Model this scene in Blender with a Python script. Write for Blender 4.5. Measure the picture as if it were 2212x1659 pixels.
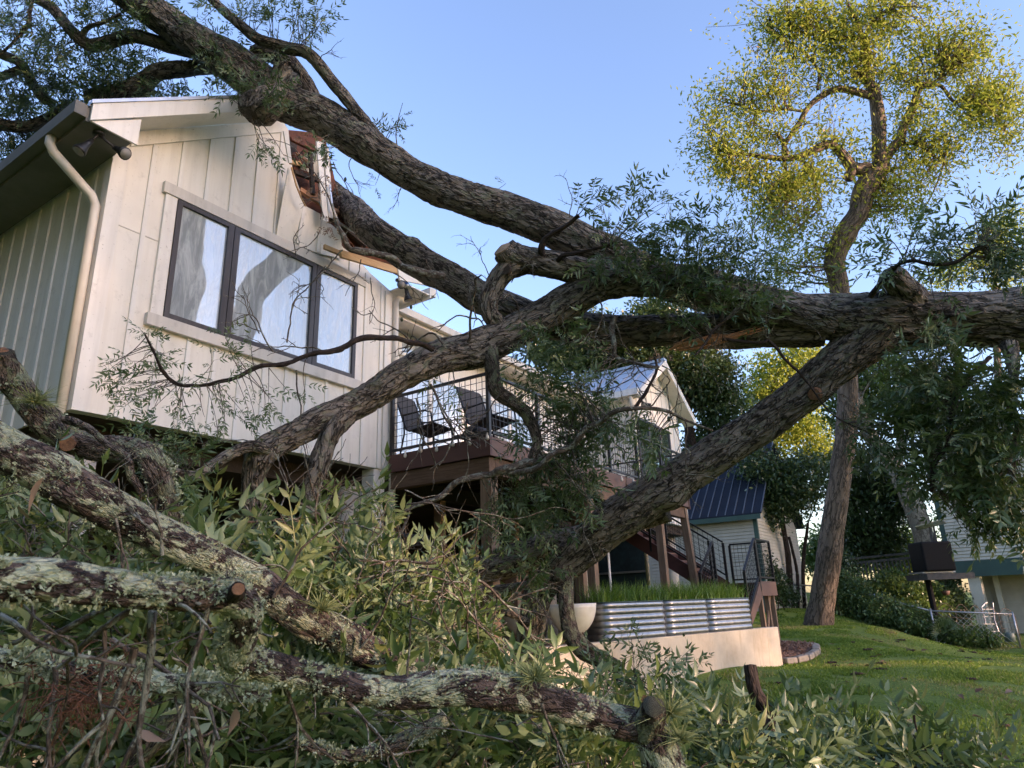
import bpy, math, random
import numpy as np
from mathutils import Matrix, Vector
rad = math.radians
for o in list(bpy.data.objects):
    bpy.data.objects.remove(o)
scene = bpy.context.scene
col = scene.collection

# ------------------------------------------------------------------ camera
# world X runs along the gable wall (away from the viewer), Y away to the left, Z up; eye at 1.6 m
E = 1.6
F_D, PITCH, ROLL, YAW = 1500.0, rad(17.82), rad(-2.05), rad(33.4)
cp, sp, cy, sy = math.cos(PITCH), math.sin(PITCH), math.cos(YAW), math.sin(YAW)
FW = np.array([cy * cp, sy * cp, sp])
RT0 = np.array([sy, -cy, 0.0])
UP0 = np.cross(RT0, FW)
RT = RT0 * math.cos(ROLL) + UP0 * math.sin(ROLL)
UP = -RT0 * math.sin(ROLL) + UP0 * math.cos(ROLL)
EYE = np.array([0.0, 0.0, E])
cam = bpy.data.cameras.new('camera')
camo = bpy.data.objects.new('camera', cam)
col.objects.link(camo)
camo.matrix_world = Matrix(((RT[0], UP[0], -FW[0], 0), (RT[1], UP[1], -FW[1], 0), (RT[2], UP[2], -FW[2], E), (0, 0, 0, 1)))
cam.sensor_width = 36
cam.lens = 36 * F_D / 2212
cam.clip_start = 0.05
cam.clip_end = 2000
cam.dof.use_dof = True
cam.dof.focus_distance = 5.0
cam.dof.aperture_fstop = 9.0
scene.camera = camo

# ------------------------------------------------------------------ sky, sun, exposure
SUN_EL = rad(8)
SUN_AZ = (0.10, -0.995)
world = bpy.data.worlds.new('World')
scene.world = world
world.use_nodes = True
wn = world.node_tree
sky = wn.nodes.new('ShaderNodeTexSky')
sky.sky_type = 'NISHITA'
sky.sun_disc = False
sky.sun_elevation = SUN_EL
sky.sun_rotation = math.atan2(SUN_AZ[0], SUN_AZ[1])
sky.air_density = 1.0
sky.dust_density = 1.2
sky.ozone_density = 2.2
bg = wn.nodes['Background']
bg.inputs[1].default_value = 0.15
wn.links.new(sky.outputs[0], bg.inputs[0])
sun = bpy.data.lights.new('sun', 'SUN')
sun.energy = 3.0
sun.angle = rad(0.5)
sun.color = (1.0, 0.72, 0.47)
suno = bpy.data.objects.new('sun', sun)
col.objects.link(suno)
sd = Vector((SUN_AZ[0] * math.cos(SUN_EL), SUN_AZ[1] * math.cos(SUN_EL), math.sin(SUN_EL)))
suno.rotation_euler = sd.to_track_quat('Z', 'Y').to_euler()
suno.location = (0, -20, 30)
vs = scene.view_settings
vs.view_transform = 'Standard'
vs.look = 'None'
vs.gamma = 1.0
vs.exposure = 2.22
vs.use_white_balance = True
vs.white_balance_temperature = 6600
vs.white_balance_tint = 30
scene.render.engine = 'CYCLES'
scene.cycles.use_denoising = True
scene.cycles.max_bounces = 6
scene.cycles.transparent_max_bounces = 6
scene.cycles.caustics_reflective = False
scene.cycles.caustics_refractive = False

# ------------------------------------------------------------------ helpers: placing
rng = np.random.default_rng(7)
random.seed(7)

def ray(x, y):
    return FW + RT * ((x - 1106) / F_D) - UP * ((y - 829.5) / F_D)

def P(x, y, d):
    """point seen at (x, y) of a 2212 x 1659 view, d metres in front of the camera"""
    return EYE + ray(x, y) * d

def PY(x, y, Y):
    r = ray(x, y)
    return EYE + r * (Y / r[1])

def PX(x, y, X):
    r = ray(x, y)
    return EYE + r * (X / r[0])

def PZ(x, y, zr):
    r = ray(x, y)
    return EYE + r * (zr / r[2])

# ------------------------------------------------------------------ helpers: noise
def vnoise(p):
    p = np.asarray(p, dtype=np.float64)
    i = np.floor(p).astype(np.int64)
    f = p - i
    f = f * f * (3 - 2 * f)
    def h(a, b, c):
        n = (a * 374761393 + b * 668265263 + c * 2147483647) & 0xFFFFFFFF
        n = ((n ^ (n >> 13)) * 1274126177) & 0xFFFFFFFF
        n = (n ^ (n >> 16)) & 0xFFFF
        return n / 65535.0
    x, y, z = i[..., 0], i[..., 1], i[..., 2]
    fx, fy, fz = f[..., 0], f[..., 1], f[..., 2]
    def lerp(a, b, t): return a + (b - a) * t
    c00 = lerp(h(x, y, z), h(x + 1, y, z), fx)
    c10 = lerp(h(x, y + 1, z), h(x + 1, y + 1, z), fx)
    c01 = lerp(h(x, y, z + 1), h(x + 1, y, z + 1), fx)
    c11 = lerp(h(x, y + 1, z + 1), h(x + 1, y + 1, z + 1), fx)
    return lerp(lerp(c00, c10, fy), lerp(c01, c11, fy), fz)

# ------------------------------------------------------------------ helpers: materials
MATS = {}

def newmat(name):
    m = bpy.data.materials.new(name)
    m.use_nodes = True
    nt = m.node_tree
    for n in list(nt.nodes):
        nt.nodes.remove(n)
    out = nt.nodes.new('ShaderNodeOutputMaterial')
    MATS[name] = m
    return m, nt, out

def N(nt, t, **k):
    n = nt.nodes.new(t)
    for a, b in k.items():
        if a.startswith('i_'):
            key = a[2:]
            n.inputs[int(key) if key.isdigit() else key.replace('_', ' ')].default_value = b
        else:
            setattr(n, a, b)
    return n

def rgba(c):
    return (c[0], c[1], c[2], 1.0)

def mixc(nt, f, a, b, mode='MIX'):
    n = N(nt, 'ShaderNodeMix', data_type='RGBA', blend_type=mode)
    L = nt.links
    for sock, v in ((n.inputs[0], f), (n.inputs[6], a), (n.inputs[7], b)):
        if isinstance(v, bpy.types.NodeSocket):
            L.new(v, sock)
        elif isinstance(v, (tuple, list)):
            sock.default_value = rgba(v)
        else:
            sock.default_value = v
    return n.outputs[2]

def ramp(nt, fac, stops, interp='LINEAR'):
    r = N(nt, 'ShaderNodeValToRGB')
    r.color_ramp.interpolation = interp
    el = r.color_ramp.elements
    while len(el) < len(stops):
        el.new(0.5)
    for e, (p, c) in zip(el, stops):
        e.position = p
        e.color = rgba(c) if isinstance(c, (tuple, list)) else (c, c, c, 1)
    nt.links.new(fac, r.inputs[0])
    return r.outputs[0]

def coords(nt, scale=(1, 1, 1), attr=None, obj=False):
    if attr:
        s = N(nt, 'ShaderNodeAttribute', attribute_name=attr).outputs['Vector']
    elif obj:
        s = N(nt, 'ShaderNodeTexCoord').outputs['Object']
    else:
        s = N(nt, 'ShaderNodeNewGeometry').outputs['Position']
    mp = N(nt, 'ShaderNodeMapping')
    mp.inputs['Scale'].default_value = scale
    nt.links.new(s, mp.inputs[0])
    return mp.outputs[0]

def noise(nt, vec, scale, detail=4, rough=0.6, dist=0.0):
    n = N(nt, 'ShaderNodeTexNoise')
    n.inputs['Scale'].default_value = scale
    n.inputs['Detail'].default_value = detail
    n.inputs['Roughness'].default_value = rough
    n.inputs['Distortion'].default_value = dist
    nt.links.new(vec, n.inputs['Vector'])
    return n.outputs[0]

def bump(nt, h, strength, dist=0.02):
    b = N(nt, 'ShaderNodeBump')
    b.inputs['Strength'].default_value = strength
    b.inputs['Distance'].default_value = dist
    nt.links.new(h, b.inputs['Height'])
    return b.outputs[0]

def principled(nt, out, colr, rough=0.6, normal=None, metal=0.0, spec=0.4):
    p = N(nt, 'ShaderNodeBsdfPrincipled')
    if isinstance(colr, bpy.types.NodeSocket):
        nt.links.new(colr, p.inputs['Base Color'])
    else:
        p.inputs['Base Color'].default_value = rgba(colr)
    if isinstance(rough, bpy.types.NodeSocket):
        nt.links.new(rough, p.inputs['Roughness'])
    else:
        p.inputs['Roughness'].default_value = rough
    p.inputs['Metallic'].default_value = metal
    p.inputs['Specular IOR Level'].default_value = spec
    if normal is not None:
        nt.links.new(normal, p.inputs['Normal'])
    if out is not None:
        nt.links.new(p.outputs[0], out.inputs[0])
    return p

def M(name, c1, c2=None, scale=(3, 3, 3), rough=0.6, bmp=0.0, metal=0.0, lo=0.35, hi=0.65, spec=0.4, fine=None, det=5):
    """two-tone mottled surface"""
    m, nt, out = newmat(name)
    if c2 is None:
        principled(nt, out, c1, rough, None, metal, spec)
        return m
    v = coords(nt, scale)
    n = noise(nt, v, 1.0, det, 0.65)
    c = ramp(nt, n, [(lo, c1), (hi, c2)])
    nor = bump(nt, noise(nt, v, fine or 6.0, 3), bmp, 0.01) if bmp else None
    principled(nt, out, c, rough, nor, metal, spec)
    return m

def bark_mat(name, plate, plate2, crack, lichen=None, lich_amt=0.5, kx=26.0, kz=8.0, bstr=0.9, lich_scale=9.0, lichen2=None):
    """flaky plates parted by sinuous fissures that run along the limb"""
    m, nt, out = newmat(name)
    L = nt.links
    v = coords(nt, (kx, kx, kz), attr='bk')
    def ridge(scale, width, det=3, dist=0.8):
        n = noise(nt, v, scale, det, 0.6, dist)
        a = N(nt, 'ShaderNodeMath', operation='SUBTRACT')
        L.new(n, a.inputs[0])
        a.inputs[1].default_value = 0.5
        b = N(nt, 'ShaderNodeMath', operation='ABSOLUTE')
        L.new(a.outputs[0], b.inputs[0])
        return ramp(nt, b.outputs[0], [(0.0, 0.0), (width, 1.0)])
    vo = N(nt, 'ShaderNodeTexVoronoi', feature='DISTANCE_TO_EDGE')
    vo.inputs['Scale'].default_value = 0.75
    wv = N(nt, 'ShaderNodeVectorMath', operation='MULTIPLY_ADD')
    w2 = N(nt, 'ShaderNodeTexNoise')
    w2.inputs['Scale'].default_value = 1.1
    w2.inputs['Detail'].default_value = 3
    L.new(v, w2.inputs['Vector'])
    L.new(w2.outputs[1], wv.inputs[0])
    wv.inputs[1].default_value = (2.4, 2.4, 2.4)
    L.new(v, wv.inputs[2])
    L.new(wv.outputs[0], vo.inputs['Vector'])
    ve = ramp(nt, vo.outputs[0], [(0.0, 0.0), (0.12, 1.0)])
    r1 = ridge(0.45, 0.085)
    r2 = ridge(1.05, 0.08, 3, 0.4)
    m1 = N(nt, 'ShaderNodeMath', operation='MULTIPLY')
    L.new(r1, m1.inputs[0])
    L.new(ve, m1.inputs[1])
    m2 = N(nt, 'ShaderNodeMath', operation='MULTIPLY_ADD')
    L.new(m1.outputs[0], m2.inputs[0])
    m2.inputs[1].default_value = 0.75
    r2s = N(nt, 'ShaderNodeMath', operation='MULTIPLY')
    L.new(r2, r2s.inputs[0])
    r2s.inputs[1].default_value = 0.25
    L.new(r2s.outputs[0], m2.inputs[2])
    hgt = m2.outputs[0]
    fib = noise(nt, v, 2.8, 5, 0.7)
    nz = noise(nt, v, 0.3, 4, 0.65)
    big = noise(nt, coords(nt, (2.2, 2.2, 1.2), attr='bk'), 1.0, 3)
    c = mixc(nt, ramp(nt, nz, [(0.38, 0.0), (0.62, 1.0)]), plate, plate2)
    c = mixc(nt, ramp(nt, fib, [(0.3, 0.5), (0.7, 0.0)]), c, tuple(x * 0.55 for x in plate))
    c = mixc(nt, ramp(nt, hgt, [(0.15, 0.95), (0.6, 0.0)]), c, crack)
    if lichen:
        lv = coords(nt, (1, 1, 0.7), attr='bk')
        ln = noise(nt, lv, lich_scale, 6, 0.72, 0.4)
        lf = ramp(nt, ln, [(0.60 - 0.16 * lich_amt, 0.0), (0.65 - 0.16 * lich_amt, 1.0)])
        lf2 = ramp(nt, big, [(0.3, 0.2), (0.55, 1.0)])
        mul = N(nt, 'ShaderNodeMath', operation='MULTIPLY')
        L.new(lf, mul.inputs[0])
        L.new(lf2, mul.inputs[1])
        l2 = lichen2 or tuple(x * 0.7 for x in lichen)
        lc = mixc(nt, ramp(nt, noise(nt, lv, lich_scale * 3, 3), [(0.35, 0.0), (0.65, 1.0)]), lichen, l2)
        c = mixc(nt, mul.outputs[0], c, lc)
    hh = N(nt, 'ShaderNodeMath', operation='MULTIPLY_ADD')
    L.new(fib, hh.inputs[0])
    hh.inputs[1].default_value = 0.45
    L.new(hgt, hh.inputs[2])
    nor = bump(nt, hh.outputs[0], bstr, 0.024)
    principled(nt, out, c, 0.85, nor, 0, 0.2)
    return m

def leaf_mat(name, stops, back=(0.17, 0.22, 0.13), backamt=0.75, trans=0.3, rough=0.36, spec=0.5):
    m, nt, out = newmat(name)
    a = N(nt, 'ShaderNodeAttribute', attribute_name='rnd')
    c = ramp(nt, a.outputs['Fac'], stops)
    g = N(nt, 'ShaderNodeNewGeometry')
    bf = N(nt, 'ShaderNodeMath', operation='MULTIPLY')
    nt.links.new(g.outputs['Backfacing'], bf.inputs[0])
    bf.inputs[1].default_value = backamt
    c2 = mixc(nt, bf.outputs[0], c, back)
    pn = principled(nt, None, c2, rough, None, 0, spec)
    tr = N(nt, 'ShaderNodeBsdfTranslucent')
    tc = mixc(nt, 0.5, c, (0.16, 0.24, 0.03))
    nt.links.new(tc, tr.inputs[0])
    mx = N(nt, 'ShaderNodeMixShader')
    mx.inputs[0].default_value = trans
    nt.links.new(pn.outputs[0], mx.inputs[1])
    nt.links.new(tr.outputs[0], mx.inputs[2])
    nt.links.new(mx.outputs[0], out.inputs[0])
    return m

# ------------------------------------------------------------------ helpers: meshes and objects
LOC = {}

def tag(o, label=None, cat=None, group=None, kind=None):
    if label: o['label'] = label
    if cat: o['category'] = cat
    if group: o['group'] = group
    if kind: o['kind'] = kind
    return o

def thing(name, loc, label, cat, group=None):
    o = bpy.data.objects.new(name, None)
    col.objects.link(o)
    o.location = loc
    o.empty_display_size = 0.2
    LOC[o.name] = np.array(loc, dtype=float)
    return tag(o, label, cat, group)

def link(name, me, parent=None, label=None, cat=None, group=None, kind=None):
    o = bpy.data.objects.new(name, me)
    col.objects.link(o)
    if parent is not None:
        o.parent = parent
        LOC[o.name] = LOC[parent.name]
    else:
        LOC[o.name] = np.zeros(3)
    return tag(o, label, cat, group, kind)

def mesh_np(name, V, F, mats, smooth=False, attrs=None, loc=None):
    """V (n,3), F (m,3) or (m,4)"""
    V = np.asarray(V, dtype=np.float32)
    if loc is not None:
        V = V - np.asarray(loc, dtype=np.float32)
    F = np.asarray(F, dtype=np.int32)
    me = bpy.data.meshes.new(name)
    me.vertices.add(len(V))
    me.vertices.foreach_set('co', V.ravel())
    k = F.shape[1]
    me.loops.add(F.size)
    me.loops.foreach_set('vertex_index', F.ravel())
    me.polygons.add(len(F))
    me.polygons.foreach_set('loop_start', np.arange(0, F.size, k, dtype=np.int32))
    me.polygons.foreach_set('loop_total', np.full(len(F), k, dtype=np.int32))
    if smooth:
        me.polygons.foreach_set('use_smooth', np.ones(len(F), dtype=bool))
    for an, (typ, data) in (attrs or {}).items():
        at = me.attributes.new(an, typ, 'POINT')
        at.data.foreach_set('vector' if typ == 'FLOAT_VECTOR' else 'value', np.asarray(data, dtype=np.float32).ravel())
    me.update(calc_edges=True)
    for m in (mats if isinstance(mats, (list, tuple)) else [mats]):
        me.materials.append(MATS[m] if isinstance(m, str) else m)
    return me

class MB:
    def __init__(s):
        s.v = []
        s.f = []
    def add(s, vs, fs):
        b = len(s.v)
        s.v += [tuple(map(float, q)) for q in vs]
        s.f += [tuple(b + i for i in q) for q in fs]
        return s
    def hexa(s, q):
        """8 corners: bottom 4 then top 4"""
        return s.add(q, [(3, 2, 1, 0), (4, 5, 6, 7), (0, 1, 5, 4), (1, 2, 6, 5), (2, 3, 7, 6), (3, 0, 4, 7)])
    def box(s, x0, x1, y0, y1, z0, z1):
        return s.hexa([(x0, y0, z0), (x1, y0, z0), (x1, y1, z0), (x0, y1, z0), (x0, y0, z1), (x1, y0, z1), (x1, y1, z1), (x0, y1, z1)])
    def bar(s, a, b, w, h, up=(0, 0, 1)):
        a, b = np.array(a, float), np.array(b, float)
        t = b - a
        t /= np.linalg.norm(t)
        u = np.array(up, float)
        if abs(np.dot(u, t)) > 0.95:
            u = np.array([1.0, 0, 0])
        sx = np.cross(t, u)
        sx /= np.linalg.norm(sx)
        u = np.cross(sx, t)
        sx = sx * w / 2
        u = u * h / 2
        return s.hexa([a - sx - u, a + sx - u, a + sx + u, a - sx + u, b - sx - u, b + sx - u, b + sx + u, b - sx + u])
    def prism(s, poly, axis, a, b):
        """poly in the two other axes, extruded along axis from a to b"""
        def mk(p, t):
            if axis == 0: return (t, p[0], p[1])
            if axis == 1: return (p[0], t, p[1])
            return (p[0], p[1], t)
        n = len(poly)
        vs = [mk(p, a) for p in poly] + [mk(p, b) for p in poly]
        fs = [tuple(range(n - 1, -1, -1)), tuple(range(n, 2 * n))] + [(i, (i + 1) % n, n + (i + 1) % n, n + i) for i in range(n)]
        return s.add(vs, fs)
    def cyl(s, a, b, r0, r1=None, n=12):
        r1 = r0 if r1 is None else r1
        return s.tube([a, b], [r0, r1], n)
    def tube(s, pts, rs, n=8):
        pts = [np.array(p, float) for p in pts]
        if not hasattr(rs, '__len__'):
            rs = [rs] * len(pts)
        rings = []
        up = None
        for i, p in enumerate(pts):
            t = pts[min(i + 1, len(pts) - 1)] - pts[max(i - 1, 0)]
            t = t / (np.linalg.norm(t) + 1e-9)
            if up is None:
                up = np.array([0, 0, 1.0]) if abs(t[2]) < 0.9 else np.array([1.0, 0, 0])
            sx = np.cross(t, up)
            sx /= np.linalg.norm(sx) + 1e-9
            up = np.cross(sx, t)
            rings.append([p + rs[i] * (math.cos(k * 2 * math.pi / n) * sx + math.sin(k * 2 * math.pi / n) * up) for k in range(n)])
        vs = [q for r in rings for q in r]
        fs = []
        for i in range(len(pts) - 1):
            for k in range(n):
                k2 = (k + 1) % n
                fs.append((i * n + k, i * n + k2, (i + 1) * n + k2, (i + 1) * n + k))
        fs.append(tuple(range(n - 1, -1, -1)))
        fs.append(tuple((len(pts) - 1) * n + k for k in range(n)))
        return s.add(vs, fs)
    def lathe(s, prof, c, n=24):
        vs = []
        for r, z in prof:
            vs += [(c[0] + r * math.cos(k * 2 * math.pi / n), c[1] + r * math.sin(k * 2 * math.pi / n), c[2] + z) for k in range(n)]
        fs = []
        for i in range(len(prof) - 1):
            for k in range(n):
                k2 = (k + 1) % n
                fs.append((i * n + k, i * n + k2, (i + 1) * n + k2, (i + 1) * n + k))
        return s.add(vs, fs)
    def build(s, name, mat, parent=None, smooth=False, label=None, cat=None, group=None, kind=None, origin=None):
        me = bpy.data.meshes.new(name)
        L = LOC[parent.name] if parent is not None else (np.array(origin, float) if origin is not None else np.zeros(3))
        me.from_pydata([(a - L[0], b - L[1], c - L[2]) for a, b, c in s.v], [], s.f)
        if smooth:
            me.polygons.foreach_set('use_smooth', [True] * len(me.polygons))
        me.materials.append(MATS[mat])
        o = link(name, me, parent, label, cat, group, kind)
        if origin is not None and parent is None:
            o.location = L
            LOC[o.name] = L
        return o

def box(name, mat, parent, *b):
    return MB().box(*b).build(name, mat, parent)

# ------------------------------------------------------------------ helpers: limbs
def catmull(A, n):
    A = np.asarray(A, float)
    A = np.vstack([2 * A[0] - A[1], A, 2 * A[-1] - A[-2]])
    m = len(A) - 3
    t = np.linspace(0, m - 1e-6, n)
    i = t.astype(int)
    f = (t - i)[:, None]
    p0, p1, p2, p3 = A[i], A[i + 1], A[i + 2], A[i + 3]
    return 0.5 * (2 * p1 + (p2 - p0) * f + (2 * p0 - 5 * p1 + 4 * p2 - p3) * f ** 2 + (3 * p1 - p0 - 3 * p2 + p3) * f ** 3)

def path_np(path):
    W = np.array([P(x, y, d) for x, y, d, r in path])
    R = np.array([[r * d / F_D] for x, y, d, r in path])
    return np.hstack([W, R])

def limb_arrays(A, spacing, amp=0.012, plate=0.045, lump=0.06, bumps=(), seed=0, cap=(True, True), wob=0.0):
    """A (n,4) centre line and radius -> bark-displaced tube"""
    ln = np.sum(np.linalg.norm(np.diff(A[:, :3], axis=0), axis=1))
    n = max(4, int(ln / spacing))
    C = catmull(A, n)
    pts, rr = C[:, :3].copy(), np.maximum(C[:, 3], 0.002)
    s = np.concatenate([[0], np.cumsum(np.linalg.norm(np.diff(pts, axis=0), axis=1))])
    if wob:
        q = np.stack([s * (1.7 if wob < 1 else 5.0) + seed, s * 0, s * 0], 1)
        for k in range(3):
            pts[:, k] += (vnoise(q + 11.3 * k) - 0.5) * wob * rr * 2
    T = np.gradient(pts, axis=0)
    T /= np.linalg.norm(T, axis=1)[:, None] + 1e-9
    up = np.array([0, 0, 1.0]) if abs(T[0, 2]) < 0.9 else np.array([1.0, 0, 0])
    X = np.zeros_like(T)
    Y = np.zeros_like(T)
    for i in range(n):
        x = np.cross(T[i], up)
        x /= np.linalg.norm(x) + 1e-9
        up = np.cross(x, T[i])
        X[i], Y[i] = x, up
    m = int(min(220, max(6, 2 * math.pi * rr.mean() / spacing))) // 2 * 2
    th = np.linspace(0, 2 * math.pi, m, endpoint=False)
    ct, st = np.cos(th), np.sin(th)
    dirs = X[:, None, :] * ct[None, :, None] + Y[:, None, :] * st[None, :, None]
    bk = np.empty((n, m, 3))
    bk[..., 0] = rr[:, None] * ct + seed * 3.1
    bk[..., 1] = rr[:, None] * st
    bk[..., 2] = s[:, None]
    disp = np.zeros((n, m))
    if lump:
        disp += lump * rr[:, None] * 2 * (vnoise(bk * np.array([1, 1, 0.5]) / (rr.mean() * 0.9)) - 0.5)
    if amp:
        q = bk * np.array([1, 1, 0.33]) / plate
        wq = q + 1.2 * (vnoise(q * 0.6)[..., None] - 0.5)
        r1 = np.abs(2 * vnoise(wq) - 1)
        r2 = np.abs(2 * vnoise(wq * 2.1 + 5.2) - 1)
        h = np.minimum(1, r1 * 3.2) * 0.7 + np.minimum(1, r2 * 2.5) * 0.3
        flake = (vnoise(q * 0.8 + 9.7) - 0.5) * 0.9
        disp += amp * (h - 0.7 + flake)
    V = pts[:, None, :] + dirs * (rr[:, None] + disp)[..., None]
    for c, br, ba in bumps:
        dd = np.linalg.norm(V - np.asarray(c), axis=2)
        V = V + dirs * (ba * np.exp(-(dd / br) ** 2))[..., None]
    idx = np.arange(n * m).reshape(n, m)
    a = idx[:-1]
    b = idx[1:]
    F = np.stack([a, np.roll(a, -1, 1), np.roll(b, -1, 1), b], -1).reshape(-1, 4)
    V = V.reshape(-1, 3)
    bk = bk.reshape(-1, 3)
    ends = []
    for k, (row, on) in enumerate(((0, cap[0]), (n - 1, cap[1]))):
        if not on:
            continue
        c = len(V)
        V = np.vstack([V, pts[row] + T[row] * (0.15 * rr[row] * (1 if row else -1))])
        bk = np.vstack([bk, [[seed, 0, s[row]]]])
        r = idx[row]
        r2_ = np.roll(r, -1)
        # quads with a doubled step so the array stays (m,4)
        if m % 2 == 0:
            q = np.stack([np.full(m // 2, c), r[0::2], r[1::2], np.roll(r[0::2], -1)], -1)
            if row == 0:
                q = q[:, ::-1]
            F = np.vstack([F, q])
    return V, F, bk, pts, rr

def limb(name, path, mat, parent, spacing=0.016, world_path=None, label=None, **k):
    A = path_np(path) if world_path is None else np.asarray(world_path, float)
    m_even = k
    V, F, bk, pts, rr = limb_arrays(A, spacing, **m_even)
    me = mesh_np(name, V, F, mat, True, {'bk': ('FLOAT_VECTOR', bk)}, LOC[parent.name] if parent is not None else None)
    o = link(name, me, parent, label)
    return o, np.hstack([pts, rr[:, None]])

class Tubes:
    """many thin tapered tubes in one mesh (twigs)"""
    def __init__(s):
        s.V = []; s.F = []; s.B = []; s.n = 0
    def add(s, pts, r0, r1, n=5):
        pts = np.asarray(pts, float)
        k = len(pts)
        T = np.gradient(pts, axis=0)
        T /= np.linalg.norm(T, axis=1)[:, None] + 1e-9
        up = np.array([0.31, 0.2, 0.93])
        X = np.cross(T, up)
        X /= np.linalg.norm(X, axis=1)[:, None] + 1e-9
        Y = np.cross(X, T)
        th = np.linspace(0, 2 * math.pi, n, endpoint=False)
        rr = np.linspace(r0, r1, k)
        V = pts[:, None] + rr[:, None, None] * (X[:, None] * np.cos(th)[None, :, None] + Y[:, None] * np.sin(th)[None, :, None])
        idx = np.arange(k * n).reshape(k, n) + s.n
        a, b = idx[:-1], idx[1:]
        s.F.append(np.stack([a, np.roll(a, -1, 1), np.roll(b, -1, 1), b], -1).reshape(-1, 4))
        s.V.append(V.reshape(-1, 3))
        ss = np.linspace(0, 1, k) * np.linalg.norm(pts[-1] - pts[0])
        B = np.stack(np.broadcast_arrays(rr[:, None] * np.cos(th), rr[:, None] * np.sin(th), ss[:, None]), -1)
        s.B.append(B.reshape(-1, 3) + pts[0])
        s.n += k * n
    def bare(s, start, dirn, length, r, depth=2, r_=None, wig=0.35, grav=-0.05):
        """a bare twig that wanders and forks"""
        r_ = r_ or rng
        k = max(4, int(length / 0.05) + 3)
        k = min(k, 14)
        p = np.array(start, float)
        d = np.array(dirn, float)
        d /= np.linalg.norm(d) + 1e-9
        pts = [p]
        for i in range(k):
            d = d + r_.normal(size=3) * wig * 0.5 + np.array([0, 0, grav])
            d /= np.linalg.norm(d)
            p = p + d * length / k
            pts.append(p)
        s.add(pts, r, r * 0.45, 5)
        if depth > 0:
            for q in range(r_.integers(2, 5)):
                i = r_.integers(k // 3, k)
                dd = pts[i] - pts[i - 1]
                dd = dd / np.linalg.norm(dd) + r_.normal(size=3) * 0.6
                s.bare(pts[i], dd, length * r_.uniform(0.25, 0.55), r * 0.6, depth - 1, r_, wig, grav)
        return pts
    def build(s, name, mat, parent=None, kind=None, label=None, cat=None):
        V = np.vstack(s.V)
        me = mesh_np(name, V, np.vstack(s.F), mat, True, {'bk': ('FLOAT_VECTOR', np.vstack(s.B))}, LOC[parent.name] if parent is not None else None)
        return link(name, me, parent, label, cat, None, kind)

# ------------------------------------------------------------------ helpers: compound leaves
def leaflet(L, w, lod, curve, fold, r_):
    """lanceolate leaflet along +X, a slight sickle bend, folded on the midrib"""
    if lod == 0:
        ts = [0.0, 0.18, 0.4, 0.7, 1.0]
        ws = [0.0, 0.8, 1.0, 0.56, 0.0]
    elif lod == 1:
        ts = [0.0, 0.3, 0.62, 1.0]
        ws = [0.0, 1.0, 0.72, 0.0]
    else:
        ts = [0.0, 0.42, 1.0]
        ws = [0.0, 1.0, 0.0]
    V = []
    F = []
    dro = r_.uniform(0.05, 0.3)
    for t, q in zip(ts, ws):
        y = curve * L * t * t
        z = -dro * L * t * t
        if q == 0:
            V.append((t * L, y, z))
        else:
            h = w * q * 0.5
            if lod <= 1:
                V += [(t * L, y + h, z + fold * h), (t * L, y, z), (t * L, y - h, z + fold * h)]
            else:
                V += [(t * L, y + h, z), (t * L, y - h, z)]
    if lod == 0:
        F = [(0, 2, 1), (0, 3, 2), (1, 2, 5), (1, 5, 4), (2, 3, 6), (2, 6, 5), (4, 5, 8), (4, 8, 7), (5, 6, 9), (5, 9, 8), (7, 8, 10), (8, 9, 10)]
    elif lod == 1:
        F = [(0, 2, 1), (0, 3, 2), (1, 2, 5), (1, 5, 4), (2, 3, 6), (2, 6, 5), (4, 5, 7), (5, 6, 7)]
    else:
        F = [(0, 2, 1), (1, 2, 3)]
    return np.array(V), np.array(F)

def frond(pairs, lod, r_, L=0.34, ll=0.112, lw=0.029):
    """pinnate leaf: rachis along +X, opposite leaflets and one at the tip"""
    V = []
    F = []
    n = 0
    dro = r_.uniform(0.1, 0.45)
    bend = r_.uniform(-0.25, 0.25)
    def rach(t):
        return np.array([t * L, bend * L * t * t, -dro * L * t * t])
    items = []
    for i in range(pairs):
        t = 0.28 + 0.68 * i / max(1, pairs - 1) if pairs > 1 else 0.6
        for sgn in (-1, 1):
            if r_.random() < 0.13:
                continue
            items.append((t, sgn))
    items.append((1.0, 0))
    for t, sgn in items:
        k = ll * r_.uniform(0.6, 1.2) * (0.75 + 0.35 * math.sin(math.pi * min(1, t * 0.9)))
        lv, lf = leaflet(k, lw * r_.uniform(0.85, 1.15), lod, -sgn * r_.uniform(0.05, 0.22) if sgn else r_.uniform(-0.1, 0.1), r_.uniform(0.1, 0.5), r_)
        a = sgn * rad(r_.uniform(42, 68))
        ca, sa = math.cos(a), math.sin(a)
        R = np.array([[ca, -sa, 0], [sa, ca, 0], [0, 0, 1]])
        tw = r_.normal() * 0.4
        R2 = np.array([[1, 0, 0], [0, math.cos(tw), -math.sin(tw)], [0, math.sin(tw), math.cos(tw)]])
        pt = r_.uniform(-0.1, 0.45)
        R3 = np.array([[math.cos(pt), 0, math.sin(pt)], [0, 1, 0], [-math.sin(pt), 0, math.cos(pt)]])
        V.append(lv @ (R @ R3 @ R2).T + rach(t))
        F.append(lf + n)
        n += len(lv)
    # rachis as a thin folded strip
    k = 2 if lod == 2 else 4
    w = 0.0022 if lod < 2 else 0.003
    rv = []
    for i in range(k + 1):
        p = rach(i / k)
        rv += [p + [0, w, 0], p + [0, -w, w]]
    rf = []
    for i in range(k):
        a = n + 2 * i
        rf += [(a, a + 1, a + 3), (a, a + 3, a + 2)]
    V.append(np.array(rv))
    F.append(np.array(rf))
    return np.vstack(V), np.vstack(F)

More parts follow.
